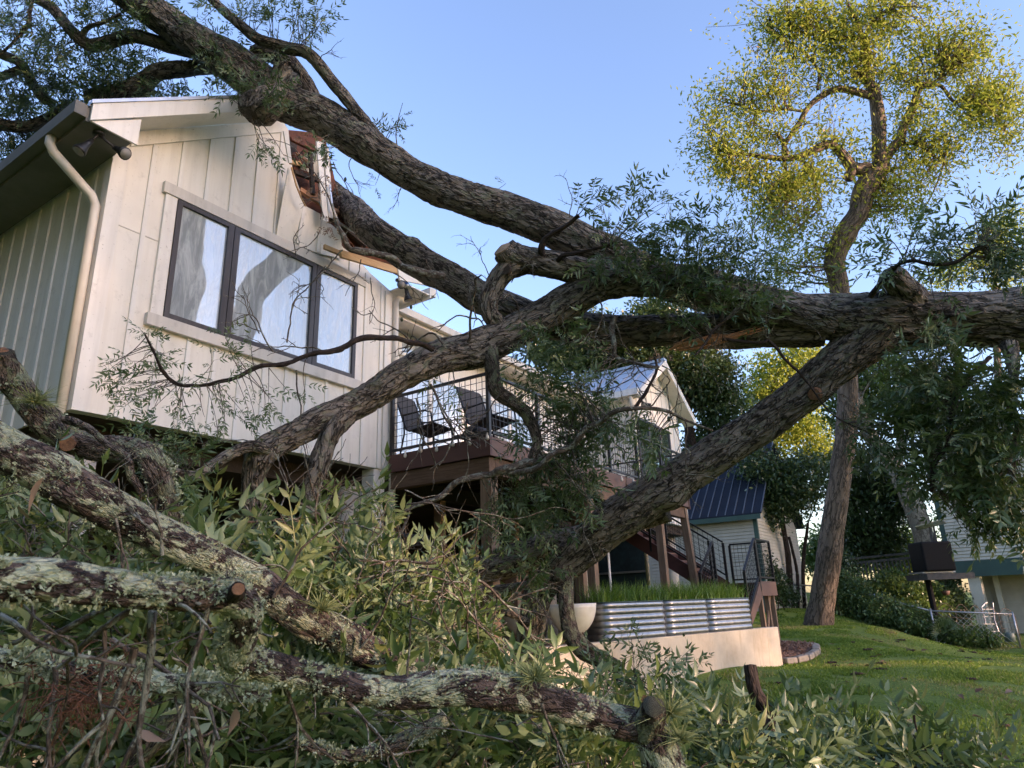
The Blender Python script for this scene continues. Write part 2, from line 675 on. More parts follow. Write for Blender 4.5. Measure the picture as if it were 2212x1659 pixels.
_tr = np.random.default_rng(3)
FROND = {0: [frond(_tr.integers(4, 6), 0, _tr) for _ in range(9)],
         1: [frond(_tr.integers(4, 7), 1, _tr) for _ in range(9)],
         2: [frond(_tr.integers(4, 6), 2, _tr) for _ in range(8)]}

def frames(D, r_, upbias=1.0):
    """rotation matrices with X along D and Z roughly up"""
    D = D / (np.linalg.norm(D, axis=1)[:, None] + 1e-9)
    U = np.array([0, 0, upbias]) + r_.normal(size=D.shape) * 0.75
    Y = np.cross(U, D)
    Y /= np.linalg.norm(Y, axis=1)[:, None] + 1e-9
    Z = np.cross(D, Y)
    return np.stack([D, Y, Z], -1)

class Leaves:
    def __init__(s):
        s.p = []; s.R = []; s.s = []; s.rnd = []
    def add(s, pos, D, scale, r_, upbias=1.0, rnd=None):
        pos = np.atleast_2d(pos)
        s.p.append(pos)
        s.R.append(frames(np.atleast_2d(D).astype(float), r_, upbias))
        s.s.append(np.broadcast_to(scale, (len(pos),)))
        s.rnd.append(r_.random(len(pos)) if rnd is None else rnd)
    def get(s):
        return np.vstack(s.p), np.concatenate(s.R), np.concatenate(s.s), np.concatenate(s.rnd)

FR_MESH = {}

def frond_mesh(i, mat, j):
    """shared data: template i, colour step j"""
    key = (i, mat, j)
    if key not in FR_MESH:
        V, F = FROND[0][i]
        FR_MESH[key] = mesh_np('leaf', V, F, mat, True, {'rnd': ('FLOAT', np.full(len(V), (j + 0.5) / 6))})
    return FR_MESH[key]

def build_leaves(lv, mat, parent, lod, singles=0, name='foliage', r_=None):
    """the largest in view as parts, the rest as one mass"""
    r_ = r_ or rng
    p, R, s, rnd = lv.get()
    base = LOC[parent.name]
    take = np.zeros(len(p), bool)
    if singles:
        rel = p - EYE
        dep = rel @ FW
        px = 1106 + F_D * (rel @ RT) / np.maximum(dep, 0.05)
        py = 829.5 - F_D * (rel @ UP) / np.maximum(dep, 0.05)
        vis = (dep > 0.3) & (px > -20) & (px < 2232) & (py > -20) & (py < 1679)
        size = np.where(vis, s / np.maximum(dep, 0.3), 0)
        take[np.argsort(-size)[:singles]] = True
        take &= vis
        for i in np.nonzero(take)[0]:
            me = frond_mesh(int(r_.integers(len(FROND[0]))), mat, int(rnd[i] * 5.99))
            o = bpy.data.objects.new('leaf', me)
            col.objects.link(o)
            o.parent = parent
            m = np.eye(4)
            m[:3, :3] = R[i] * s[i]
            m[:3, 3] = p[i] - base
            o.matrix_basis = Matrix(m.tolist())
    rest = np.nonzero(~take)[0]
    if len(rest) == 0:
        return None
    Vs, Fs, Rs = [], [], []
    n = 0
    kk = r_.integers(len(FROND[lod]), size=len(rest))
    for t, (TV, TF) in enumerate(FROND[lod]):
        ii = rest[kk == t]
        if len(ii) == 0:
            continue
        V = np.einsum('nij,vj->nvi', R[ii] * s[ii][:, None, None], TV) + p[ii][:, None, :]
        F = TF[None] + (np.arange(len(ii)) * len(TV))[:, None, None] + n
        Vs.append(V.reshape(-1, 3))
        Fs.append(F.reshape(-1, 3))
        Rs.append(np.repeat(rnd[ii], len(TV)))
        n += len(ii) * len(TV)
    me = mesh_np(name, np.vstack(Vs), np.vstack(Fs), mat, True, {'rnd': ('FLOAT', np.concatenate(Rs))}, base)
    return link(name, me, parent, kind='stuff')

def spray(lv, tw, anchors, centre, radii, n, fr=(3, 6), scale=0.9, r_=None, droop=0.35, twr=0.006, up=0.6, maxlen=1.2):
    """fill an ellipsoid (axes: view right, view up, view depth) with leafy twigs that spring from anchors"""
    r_ = r_ or rng
    c = np.asarray(centre)
    A = np.asarray(anchors)[:, :3] if anchors is not None else None
    for i in range(n):
        q = r_.normal(size=3)
        q = q / np.linalg.norm(q) * r_.random() ** (1 / 2.6)
        e = c + RT * q[0] * radii[0] + UP * q[1] * radii[1] + FW * q[2] * radii[2]
        if A is not None:
            dd = np.linalg.norm(A - e, axis=1)
            a = A[np.argmin(dd + r_.random(len(A)) * 0.3)]
            if np.linalg.norm(e - a) > maxlen:
                a = e + (a - e) / np.linalg.norm(a - e) * maxlen * r_.uniform(0.3, 0.8)
        else:
            a = e + r_.normal(size=3) * 0.15 + np.array([0, 0, -0.12])
        m = (a + e) / 2 + r_.normal(size=3) * 0.08 * np.linalg.norm(e - a)
        t = np.linspace(0, 1, 6)[:, None]
        pts = (1 - t) ** 2 * a + 2 * t * (1 - t) * m + t * t * e
        if tw is not None:
            tw.add(pts, twr * r_.uniform(0.7, 1.3), twr * 0.4, 5)
        k = r_.integers(*fr)
        tt = r_.uniform(0.45, 1.0, k)
        tt[0] = 1.0
        pos = (1 - tt[:, None]) ** 2 * a + 2 * tt[:, None] * (1 - tt[:, None]) * m + tt[:, None] ** 2 * e
        d0 = (e - m) / (np.linalg.norm(e - m) + 1e-9)
        D = d0 + r_.normal(size=(k, 3)) * 0.8 + np.array([0, 0, -droop])
        lv.add(pos, D, scale * r_.uniform(0.5, 1.2, k), r_, up)

# ------------------------------------------------------------------ helpers: far crowns
def crown_arrays(blobs, n, clump, leaf, r_, per=14, shell=0.5, flat=0.7, centres=None, wide=0.24):
    """leaf-sized faces in clumps through a crown; blobs [(centre, rx, ry, rz)] world"""
    w = np.array([b[1] * b[2] * b[3] for b in blobs]) ** 0.67
    w /= w.sum()
    ch = r_.choice(len(blobs), size=n, p=w)
    C = np.array([b[0] for b in blobs])[ch]
    Rr = np.array([b[1:4] for b in blobs])[ch]
    q = r_.normal(size=(n, 3))
    q /= np.linalg.norm(q, axis=1)[:, None]
    q *= (shell + (1 - shell) * r_.random((n, 1))) ** 0.6
    cc = C + q * Rr * (0.8 + 0.35 * r_.random((n, 1)))
    if centres is not None:
        cc = centres
    m = n * per
    off = r_.normal(size=(n, per, 3)) * clump * np.array([1, 1, flat])
    p = (cc[:, None] + off).reshape(-1, 3)
    D = r_.normal(size=(m, 3)) + np.array([0, 0, -0.25])
    R = frames(D, r_, 1.2)
    s = leaf * r_.uniform(0.6, 1.3, m)
    T = np.array([(0, 0, 0), (0.45, wide, 0.05), (1, 0, -0.1), (0.45, -wide, 0.05)])
    V = np.einsum('nij,vj->nvi', R * s[:, None, None], T) + p[:, None]
    F = (np.arange(m) * 4)[:, None] + np.array([0, 3, 2, 1])
    tone = np.repeat(np.clip(r_.random(n) * 0.7 + 0.15, 0, 1), per) + r_.uniform(-0.15, 0.15, m)
    return V.reshape(-1, 3), F, np.repeat(np.clip(tone, 0, 1), 4), cc

def bg_tree(name, label, trunk, blobs_px, d, n, clump, leaf, mat, bark, r_, per=14, dz=None, nb=14, group=None, cat='tree', tr_amp=0.02, shell=0.5, limbs=(), along=False):
    """trunk [(x,y,d,r)] in view units; crown blobs [(x,y,rx,ry)]"""
    A = path_np(trunk)
    root = thing(name, tuple(A[0, :3]), label, cat, group)
    limb('trunk', None, bark, root, spacing=0.05, world_path=A, amp=tr_amp, plate=0.12, seed=r_.integers(99))
    pts = [catmull(A, 40)]
    for lp in limbs:
        LA = path_np(lp)
        limb('limb', None, bark, root, spacing=0.05, world_path=LA, amp=tr_amp * 0.6, plate=0.1, seed=r_.integers(99))
        pts.append(catmull(LA, 30))
    pts = np.vstack(pts)
    blobs = []
    for b in blobs_px:
        x, y, rx, ry = b[:4]
        dd = b[4] if len(b) > 4 else d
        k = dd / F_D
        rz = (rx + ry) * 0.5 * k
        blobs.append((P(x, y, dd), rx * k, max(rx * k * 0.8, 0.5) if dz is None else dz, ry * k))
    V, F, tone, cc = crown_arrays(blobs, n, clump, leaf, r_, per, shell)
    tb = Tubes()
    sel = r_.choice(len(cc), size=min(nb, len(cc)), replace=False)
    along_pts = []
    for i in sel:
        e = cc[i]
        a = pts[np.argmin(np.linalg.norm(pts[:, :3] - e, axis=1) + r_.random(len(pts)) * 0.6), :3]
        m = (a + e) / 2 + r_.normal(size=3) * 0.12 * np.linalg.norm(e - a) + np.array([0, 0, 0.1 * np.linalg.norm(e - a)])
        t = np.linspace(0, 1, 8)[:, None]
        q = (1 - t) ** 2 * a + 2 * t * (1 - t) * m + t * t * e
        L = np.linalg.norm(e - a)
        tb.add(q, 0.012 + 0.010 * L, 0.007, 5)
        if along:
            for j in range(3):
                k = r_.integers(2, 8)
                e2 = q[k] + r_.normal(size=3) * 0.45
                tb.add(np.array([q[k], (q[k] + e2) / 2 + r_.normal(size=3) * 0.05, e2]), 0.010, 0.005, 4)
                along_pts += [e2, (q[k] + e2) / 2]
            along_pts += [q[7], q[6], q[7]]
    if along:
        cc2 = np.array(along_pts)
        cc2 = cc2[r_.choice(len(cc2), size=min(n, len(cc2)), replace=False)]
        V, F, tone, _ = crown_arrays([(c_, 0.05, 0.05, 0.05) for c_ in cc2], 0 + len(cc2), clump, leaf, r_, per, shell, centres=cc2, wide=0.17)
    if nb:
        tb.build('branches', bark, root, kind='stuff')
    me = mesh_np('crown', V, F, mat, False, {'rnd': ('FLOAT', tone)}, LOC[root.name])
    link('crown', me, root, kind='stuff')
    if along:
        dc = cc2[r_.choice(len(cc2), 34, replace=False)]
        V, F, tone, _ = crown_arrays([(c_, 0.1, 0.1, 0.1) for c_ in dc], 34, 0.10, 0.14, r_, 16, 0.2, centres=dc, wide=0.15)
        link('withered_leaves', mesh_np('withered_leaves', V, F, 'leaf_dead', False, {'rnd': ('FLOAT', tone)}, LOC[root.name]), root, kind='stuff')
    return root

# ------------------------------------------------------------------ materials
def siding_mat(name, base, dirt):
    m, nt, out = newmat(name)
    v = coords(nt, (1, 1, 1))
    n1 = noise(nt, v, 1.3, 5, 0.6)
    st = noise(nt, coords(nt, (9, 9, 0.6)), 1.0, 4, 0.6)
    sp_ = noise(nt, v, 38.0, 2, 0.5)
    c = mixc(nt, ramp(nt, n1, [(0.35, 0.0), (0.75, 0.55)]), base, dirt)
    c = mixc(nt, ramp(nt, st, [(0.45, 0.0), (0.75, 0.7)]), c, dirt)
    c = mixc(nt, ramp(nt, noise(nt, v, 6.0, 5, 0.7), [(0.58, 0.0), (0.72, 0.5)]), c, tuple(x * 0.8 for x in dirt))
    c = mixc(nt, ramp(nt, sp_, [(0.70, 0.0), (0.74, 0.5)]), c, (0.25, 0.22, 0.17))
    principled(nt, out, c, 0.55, bump(nt, noise(nt, v, 60, 3), 0.05, 0.005), 0, 0.35)
    return m

siding_mat('white_siding', (0.81, 0.77, 0.69), (0.64, 0.60, 0.52))
siding_mat('white_trim', (0.82, 0.79, 0.73), (0.60, 0.57, 0.51))
siding_mat('weathered_trim', (0.66, 0.62, 0.56), (0.44, 0.41, 0.36))
M('bronze_frame', (0.035, 0.030, 0.032), (0.055, 0.048, 0.048), (20, 20, 3), 0.4)
M('black_metal', (0.012, 0.012, 0.013), (0.022, 0.022, 0.022), (12, 12, 12), 0.38)
M('gutter_paint', (0.72, 0.67, 0.58), (0.60, 0.55, 0.47), (6, 6, 1.5), 0.4)
M('shaded_eave', (0.20, 0.19, 0.175), (0.15, 0.145, 0.13), (2, 2, 2), 0.7)  # dark grey-brown left eave and gutter, with their shade put into the colour
M('roof_metal', (0.55, 0.57, 0.60), (0.44, 0.46, 0.49), (5, 1.5, 5), 0.32, 0.0, 0.75)
M('blue_roof', (0.018, 0.025, 0.040), (0.013, 0.018, 0.028), (2, 2, 2), 0.6, 0, 0.0, spec=0.2)
M('seam_highlight', (0.10, 0.12, 0.15), None, rough=0.35)  # seams paler than the sheet: their highlight is put into the colour
M('deck_paint', (0.11, 0.045, 0.035), (0.085, 0.036, 0.03), (2, 2, 6), 0.55, 0.1)
M('deck_light', (0.17, 0.095, 0.072), (0.13, 0.072, 0.056), (2, 2, 6), 0.6, 0.1)

def wood_mat(name, a, b, dirn):
    m, nt, out = newmat(name)
    sc = [22, 22, 22]
    sc[dirn] = 1.6
    v = coords(nt, tuple(sc))
    n1 = noise(nt, v, 1.0, 5, 0.65, 1.5)
    c = ramp(nt, n1, [(0.32, a), (0.66, b)])
    c = mixc(nt, ramp(nt, noise(nt, coords(nt), 1.6, 3), [(0.4, 0.0), (0.7, 0.4)]), c, tuple(x * 0.6 for x in a))
    principled(nt, out, c, 0.75, bump(nt, n1, 0.3, 0.006), 0, 0.2)
    return m

wood_mat('beam_wood', (0.11, 0.066, 0.043), (0.21, 0.135, 0.092), 1)
wood_mat('post_wood', (0.17, 0.105, 0.068), (0.30, 0.21, 0.145), 2)
wood_mat('pine_board', (0.50, 0.29, 0.13), (0.66, 0.44, 0.23), 0)
wood_mat('split_wood', (0.42, 0.17, 0.08), (0.58, 0.33, 0.18), 0)
wood_mat('joist_wood', (0.05, 0.035, 0.026), (0.08, 0.058, 0.042), 1)
M('sheathing_brown', (0.20, 0.065, 0.03), (0.075, 0.028, 0.016), (7, 7, 7), 0.8, 0.4)
M('sheathing_print', (0.03, 0.015, 0.01))
M('concrete_pier', (0.55, 0.49, 0.40), (0.43, 0.38, 0.31), (4, 4, 4), 0.8, 0.15)
M('string_bulb', (0.7, 0.62, 0.5), None, rough=0.15)
M('sling_fabric', (0.075, 0.068, 0.062), (0.055, 0.05, 0.047), (90, 90, 90), 0.8)
M('tarp_grey', (0.075, 0.075, 0.08), (0.045, 0.045, 0.05), (6, 6, 6), 0.55, 0.3)
M('door_white', (0.78, 0.76, 0.71), (0.70, 0.68, 0.62), (3, 3, 3), 0.5)
M('egg_white', (0.72, 0.70, 0.62), (0.60, 0.57, 0.48), (5, 5, 5), 0.35, 0.0, 0, 0.4, 0.7)
M('galvanised', (0.33, 0.345, 0.36), (0.25, 0.26, 0.275), (10, 10, 10), 0.38, 0.0, 0.9)
M('bed_rim', (0.03, 0.06, 0.05), None, rough=0.5)
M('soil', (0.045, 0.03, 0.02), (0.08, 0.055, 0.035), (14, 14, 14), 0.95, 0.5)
M('mulch', (0.10, 0.05, 0.035), (0.20, 0.11, 0.08), (30, 30, 30), 0.95, 0.8)
M('mulch_chip', (0.17, 0.09, 0.06), (0.30, 0.19, 0.14), (12, 12, 12), 0.95)
M('stone_edge', (0.34, 0.30, 0.25), (0.22, 0.19, 0.15), (9, 9, 9), 0.85, 0.4)
M('patio_floor', (0.17, 0.13, 0.10), (0.10, 0.075, 0.055), (5, 5, 5), 0.9, 0.3)
M('green_paint', (0.055, 0.115, 0.10), (0.045, 0.09, 0.08), (2, 2, 2), 0.5)
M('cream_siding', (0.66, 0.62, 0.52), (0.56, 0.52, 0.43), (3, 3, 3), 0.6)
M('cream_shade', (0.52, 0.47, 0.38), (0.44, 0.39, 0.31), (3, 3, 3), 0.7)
M('shaded_siding', (0.50, 0.47, 0.40), (0.43, 0.40, 0.34), (3, 3, 3), 0.7)  # shed front: cream siding darkened, its shade put into the colour
M('vent_grey', (0.25, 0.24, 0.22), None, rough=0.6)
M('black_plastic', (0.004, 0.004, 0.005), (0.008, 0.008, 0.009), (10, 10, 10), 0.6, spec=0.15)
M('galv_pipe', (0.42, 0.43, 0.44), (0.33, 0.34, 0.35), (12, 12, 12), 0.4, 0, 0.7)
M('rusty_wire', (0.05, 0.04, 0.035), (0.08, 0.05, 0.035), (20, 20, 20), 0.7)
M('can_green', (0.12, 0.17, 0.15), (0.09, 0.12, 0.11), (8, 8, 8), 0.5)
M('old_deck', (0.06, 0.055, 0.05), (0.10, 0.09, 0.08), (8, 8, 8), 0.8)
M('teal_tarp', (0.020, 0.045, 0.050), (0.012, 0.022, 0.022), (6, 6, 6), 0.7, 0.2)
M('blue_plastic', (0.02, 0.13, 0.42), None, rough=0.4)
M('pot_brown', (0.08, 0.04, 0.03), None, rough=0.7)

def concrete_wall_mat():
    m, nt, out = newmat('stained_concrete')
    v = coords(nt)
    n1 = noise(nt, v, 1.7, 6, 0.65)
    st = noise(nt, coords(nt, (7, 7, 0.8)), 1.0, 4, 0.7, 0.6)
    c = ramp(nt, n1, [(0.3, (0.44, 0.36, 0.26)), (0.55, (0.58, 0.50, 0.38)), (0.75, (0.66, 0.58, 0.46))])
    c = mixc(nt, ramp(nt, st, [(0.56, 0.0), (0.70, 0.45)]), c, (0.30, 0.23, 0.14))
    c = mixc(nt, ramp(nt, noise(nt, v, 0.9, 5, 0.7), [(0.5, 0.0), (0.7, 0.6)]), c, (0.40, 0.38, 0.33))
    principled(nt, out, c, 0.85, bump(nt, noise(nt, v, 25, 4), 0.25, 0.01), 0, 0.2)
concrete_wall_mat()

def glass_mat(name, tint, gloss, haze, g0=0.8, g1=0.62):
    """coated pane: strong mirror of the sky over a pale, streaked inner surface"""
    m, nt, out = newmat(name)
    v = coords(nt, (5, 5, 1.1))
    n1 = noise(nt, v, 1.0, 5, 0.7, 1.2)
    fog = ramp(nt, n1, [(0.42, 0.0), (0.60, 1.0)])
    gl = N(nt, 'ShaderNodeBsdfGlossy')
    gl.inputs['Color'].default_value = rgba(gloss)
    gl.inputs['Roughness'].default_value = 0.03
    wv = noise(nt, coords(nt, (1.2, 1.2, 1.2)), 1.0, 2)
    nt.links.new(bump(nt, wv, 0.12, 0.05), gl.inputs['Normal'])
    df = N(nt, 'ShaderNodeBsdfDiffuse')
    nt.links.new(mixc(nt, fog, tint, haze), df.inputs[0])
    mx = N(nt, 'ShaderNodeMixShader')
    fr = N(nt, 'ShaderNodeMapRange')
    nt.links.new(fog, fr.inputs[0])
    fr.inputs[3].default_value = g0
    fr.inputs[4].default_value = g1
    nt.links.new(fr.outputs[0], mx.inputs[0])
    nt.links.new(df.outputs[0], mx.inputs[1])
    nt.links.new(gl.outputs[0], mx.inputs[2])
    nt.links.new(mx.outputs[0], out.inputs[0])
glass_mat('window_glass', (0.36, 0.41, 0.43), (0.72, 0.78, 0.80), (0.55, 0.60, 0.62), 0.34, 0.20)
glass_mat('green_glass', (0.06, 0.10, 0.08), (0.55, 0.66, 0.60), (0.13, 0.18, 0.15))

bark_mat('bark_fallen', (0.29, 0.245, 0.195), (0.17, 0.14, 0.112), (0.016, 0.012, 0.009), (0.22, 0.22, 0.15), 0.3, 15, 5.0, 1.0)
bark_mat('bark_lichen', (0.17, 0.125, 0.105), (0.085, 0.06, 0.05), (0.02, 0.013, 0.01), (0.56, 0.58, 0.41), 0.66, 40, 16, 0.9, 13, (0.42, 0.47, 0.28))
bark_mat('bark_mossy', (0.26, 0.20, 0.16), (0.16, 0.125, 0.10), (0.02, 0.015, 0.01), (0.34, 0.36, 0.22), 0.6, 40, 13, 1.0, 12)
bark_mat('bark_far', (0.26, 0.20, 0.15), (0.17, 0.13, 0.10), (0.05, 0.04, 0.03), None, 0, 12, 2.5, 1.0)
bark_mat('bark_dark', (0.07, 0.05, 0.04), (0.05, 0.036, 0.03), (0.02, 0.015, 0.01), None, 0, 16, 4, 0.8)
bark_mat('bark_pale', (0.42, 0.38, 0.33), (0.30, 0.27, 0.23), (0.12, 0.10, 0.08), None, 0, 6, 3, 0.5)
bark_mat('twig_bark', (0.17, 0.13, 0.10), (0.11, 0.085, 0.07), (0.05, 0.04, 0.03), (0.30, 0.31, 0.25), 0.55, 60, 20, 0.4, 22)
bark_mat('twig_dark', (0.075, 0.052, 0.042), (0.05, 0.036, 0.03), (0.02, 0.015, 0.012), None, 0, 60, 20, 0.4)
M('cut_wood', (0.24, 0.12, 0.06), (0.10, 0.05, 0.03), (40, 40, 40), 0.85, 0.3)
M('cut_pale', (0.42, 0.30, 0.20), (0.30, 0.19, 0.12), (30, 30, 30), 0.85, 0.3)

leaf_mat('leaf_fallen', [(0.0, (0.029, 0.064, 0.022)), (0.45, (0.051, 0.106, 0.035)), (0.8, (0.088, 0.144, 0.048)), (1.0, (0.160, 0.184, 0.072))], (0.208, 0.280, 0.160), 0.7)
leaf_mat('leaf_near', [(0.0, (0.035, 0.075, 0.018)), (0.45, (0.085, 0.145, 0.038)), (0.85, (0.16, 0.215, 0.065)), (0.97, (0.27, 0.26, 0.09)), (1.0, (0.28, 0.17, 0.08))], (0.24, 0.31, 0.16), 0.7, 0.3)
leaf_mat('leaf_sunny', [(0.0, (0.19, 0.26, 0.03)), (0.5, (0.32, 0.37, 0.05)), (1.0, (0.46, 0.45, 0.09))], (0.36, 0.39, 0.09), 0.5, 0.45, 0.6, 0.1)
leaf_mat('leaf_evergreen', [(0.0, (0.019, 0.045, 0.016)), (0.6, (0.040, 0.080, 0.029)), (1.0, (0.080, 0.136, 0.040))], (0.096, 0.144, 0.072), 0.5, 0.2)
leaf_mat('leaf_mid', [(0.0, (0.049, 0.098, 0.028)), (0.6, (0.084, 0.154, 0.042)), (1.0, (0.154, 0.224, 0.056))], (0.140, 0.210, 0.084), 0.5, 0.35)
leaf_mat('leaf_ivy', [(0.0, (0.045, 0.090, 0.030)), (0.6, (0.083, 0.150, 0.045)), (1.0, (0.150, 0.225, 0.075))], (0.135, 0.195, 0.090), 0.4, 0.2)
leaf_mat('leaf_dead', [(0.0, (0.10, 0.04, 0.02)), (0.6, (0.20, 0.10, 0.055)), (1.0, (0.30, 0.20, 0.13))], (0.30, 0.20, 0.13), 0.4, 0.15, 0.6)
leaf_mat('grass_blade', [(0.0, (0.10, 0.185, 0.028)), (0.5, (0.185, 0.28, 0.046)), (0.9, (0.29, 0.35, 0.07)), (1.0, (0.38, 0.33, 0.14))], (0.185, 0.28, 0.046), 0.0, 0.35, 0.6, 0.2)
leaf_mat('lily_blade', [(0.0, (0.07, 0.17, 0.02)), (1.0, (0.17, 0.30, 0.04))], (0.10, 0.19, 0.03), 0.3, 0.3)
leaf_mat('lichen_frill', [(0.0, (0.20, 0.24, 0.14)), (0.5, (0.34, 0.39, 0.25)), (1.0, (0.48, 0.52, 0.35))], (0.36, 0.41, 0.27), 0.4, 0.1, 0.9, 0.1)
leaf_mat('ball_moss', [(0.0, (0.16, 0.19, 0.07)), (1.0, (0.34, 0.36, 0.16))], (0.26, 0.29, 0.12), 0.3, 0.1, 0.8, 0.1)

def lawn_mat():
    m, nt, out = newmat('lawn_turf')
    v = coords(nt)
    n1 = noise(nt, v, 0.7, 5, 0.65)
    n2 = noise(nt, v, 22, 4, 0.7)
    n3 = noise(nt, v, 2.3, 5, 0.7)
    c = ramp(nt, n1, [(0.3, (0.12, 0.19, 0.034)), (0.7, (0.20, 0.26, 0.058))])
    c = mixc(nt, ramp(nt, n2, [(0.3, 0.7), (0.65, 0.0)]), c, (0.028, 0.05, 0.010))
    c = mixc(nt, ramp(nt, n3, [(0.66, 0.0), (0.72, 0.85)]), c, (0.075, 0.045, 0.028))
    principled(nt, out, c, 0.9, bump(nt, n2, 0.6, 0.03), 0, 0.15)
lawn_mat()

# ------------------------------------------------------------------ ground
CP = np.array([(0, 0, -1.6), (4, 0, -1.6), (3, 3, -1.6), (8, 2, -1.55), (10, 4, -1.45), (14.9, 3.4, -1.27), (16.2, 4.2, -1.05), (18.5, 4.5, -0.95), (22.5, 4.6, -0.80),
               (26, 7, -0.35), (25, 0, -1.7), (20, 0, -1.62), (22, -3, -1.8), (12, -3, -1.7), (5, 8, -1.4), (9, 7, -1.2), (13, 6.5, -1.0), (16, 7, -0.7), (0, 8, -1.5), (0, 14, 0.2), (8, 12.5, 1.0),
               (14, 12, 1.2), (20, 11, 0.6), (24, 9.5, 0.1), (30, 2, -1.55), (32, 7, -0.6), (40, 0, -1.5), (40, 12, 0.4), (-10, 0, -1.6), (0, -10, -1.7), (20, -12, -1.9), (-10, -10, -1.7), (-12, 14, 0.2),
               (8, 22, 2.2), (25, 22, 2.2), (40, 25, 2.2), (60, 0, -1.0), (60, 20, 1.5), (30, -30, -2), (0, -30, -2), (60, -30, -1.6)], float)

def ground_z(x, y):
    x = np.asarray(x, float)
    y = np.asarray(y, float)
    d2 = (x[..., None] - CP[:, 0]) ** 2 + (y[..., None] - CP[:, 1]) ** 2
    w = 1 / (d2 + 0.6) ** 1.6
    return (w * CP[:, 2]).sum(-1) / w.sum(-1) + E

gx = np.concatenate([np.linspace(-400, -14, 12), np.linspace(-12, 42, 170), np.linspace(45, 500, 16)])
gy = np.concatenate([np.linspace(-400, -16, 12), np.linspace(-14, 26, 130), np.linspace(29, 400, 14)])
GX, GY = np.meshgrid(gx, gy, indexing='ij')
GZ = ground_z(GX, GY)
GZ += (vnoise(np.stack([GX * 1.3, GY * 1.3, GX * 0], -1)) - 0.5) * 0.05
ix = np.arange(GX.size).reshape(GX.shape)
Fq = np.stack([ix[:-1, :-1], ix[1:, :-1], ix[1:, 1:], ix[:-1, 1:]], -1).reshape(-1, 4)
link('lawn', mesh_np('lawn', np.stack([GX, GY, GZ], -1).reshape(-1, 3), Fq, 'lawn_turf', True), None, 'sloping green lawn with bare patches beside the raised house', None, None, 'structure')

# short grass
def blades(n, xr, yr, h, r_, inside=None):
    x = r_.uniform(*xr, n)
    y = r_.uniform(*yr, n)
    if inside is not None:
        k = inside(x, y)
        x, y = x[k], y[k]
    n = len(x)
    bare = vnoise(np.stack([x * 2.1, y * 2.1, x * 0 + 3], -1))
    k = bare < 0.74
    x, y = x[k], y[k]
    n = len(x)
    z = ground_z(x, y) - 0.015
    a = r_.uniform(0, 2 * math.pi, n)
    hh = h * r_.uniform(0.5, 1.4, n)
    w = 0.006 + 0.004 * r_.random(n)
    w = w * (1 + np.hypot(x, y) * 0.09)
    lean = r_.normal(size=(n, 2)) * 0.5
    b = np.stack([x, y, z], -1)
    s = np.stack([np.cos(a) * w, np.sin(a) * w, a * 0], -1)
    t = b + np.stack([lean[:, 0] * hh, lean[:, 1] * hh, hh], -1)
    V = np.stack([b - s, b + s, t], 1).reshape(-1, 3)
    F = np.arange(n * 3).reshape(-1, 3)
    pn = vnoise(np.stack([x * 0.8, y * 0.8, x * 0], -1))
    tone = np.clip((pn - 0.5) * 1.5 + 0.55 + r_.normal(size=n) * 0.2, 0, 1)
    return V, F, np.repeat(tone, 3)

def in_view_lawn(x, y):
    # the slope of lawn to the right of the concrete wall
    edge = 3.75 + (14.9 - x) * 0.25
    return np.where(x < 14.9, y < edge - 0.1, (y < 7.5)) & (y > -1.6 - 0.05 * x)
g_r = np.random.default_rng(21)
V, F, T = blades(260000, (3.0, 27.0), (-2.6, 7.5), 0.04, g_r, in_view_lawn)
link('grass', mesh_np('grass', V, F, 'grass_blade', False, {'rnd': ('FLOAT', T)}), None, 'short mown green grass blades covering the lawn', 'grass', None, 'stuff')

# clods and dry leaves lying on the lawn
cl = []
for i in range(52):
    x = g_r.uniform(9, 24)
    y = g_r.uniform(-1.2, 3.2)
    z = float(ground_z(np.array(x), np.array(y)))
    k = g_r.uniform(0.025, 0.075)
    mb = MB()
    for j in range(7):
        a = g_r.uniform(0, 6.28)
        q = np.array([x + math.cos(a) * k * g_r.random() * 1.2, y + math.sin(a) * k * g_r.random() * 1.2, z + 0.01])
        mb.tube([q, q + np.array([g_r.normal() * k * 0.5, g_r.normal() * k * 0.5, k * 0.25]), q + np.array([g_r.normal() * k * 0.8, g_r.normal() * k * 0.8, 0.0])], [k * 0.35, k * 0.3, k * 0.12], 6)
    cl.append(mb)
mall = MB()
for mb in cl:
    mall.add(mb.v, mb.f)
mall.build('debris', 'soil', None, True, 'dark clods of soil and bark scattered over the lawn', 'debris', None, 'stuff')
lv = Leaves()
for i in range(60):
    x = g_r.uniform(7, 24)
    y = g_r.uniform(-1.5, 3.4)
    lv.add((x, y, float(ground_z(np.array(x), np.array(y))) + 0.035), g_r.normal(size=3) * (1, 1, 0.1), 0.32 * g_r.uniform(0.6, 1.2), g_r, 3.0)
p_, R_, s_, rn_ = lv.get()
Vs, Fs, Rs = [], [], []
for i in range(len(p_)):
    tv, tf = leaflet(0.14, 0.075, 0, 0.1, 0.5, g_r)
    Vs.append(tv @ R_[i].T + p_[i])
    Fs.append(tf + 11 * i)
    Rs += [rn_[i]] * 11
link('leaf_litter', mesh_np('leaf_litter', np.vstack(Vs), np.vstack(Fs), 'leaf_dead', True, {'rnd': ('FLOAT', Rs)}), None, 'dry brown fallen leaves scattered over the lawn', 'leaves', None, 'stuff')

# ------------------------------------------------------------------ the house (heights below are relative to the eye)
def B(parent, name, mat, x0, x1, y0, y1, z0, z1, label=None):
    o = MB().box(min(x0, x1), max(x0, x1), min(y0, y1), max(y0, y1), z0 + E, z1 + E).build(name, mat, parent)
    if label:
        o['label'] = label
    return o

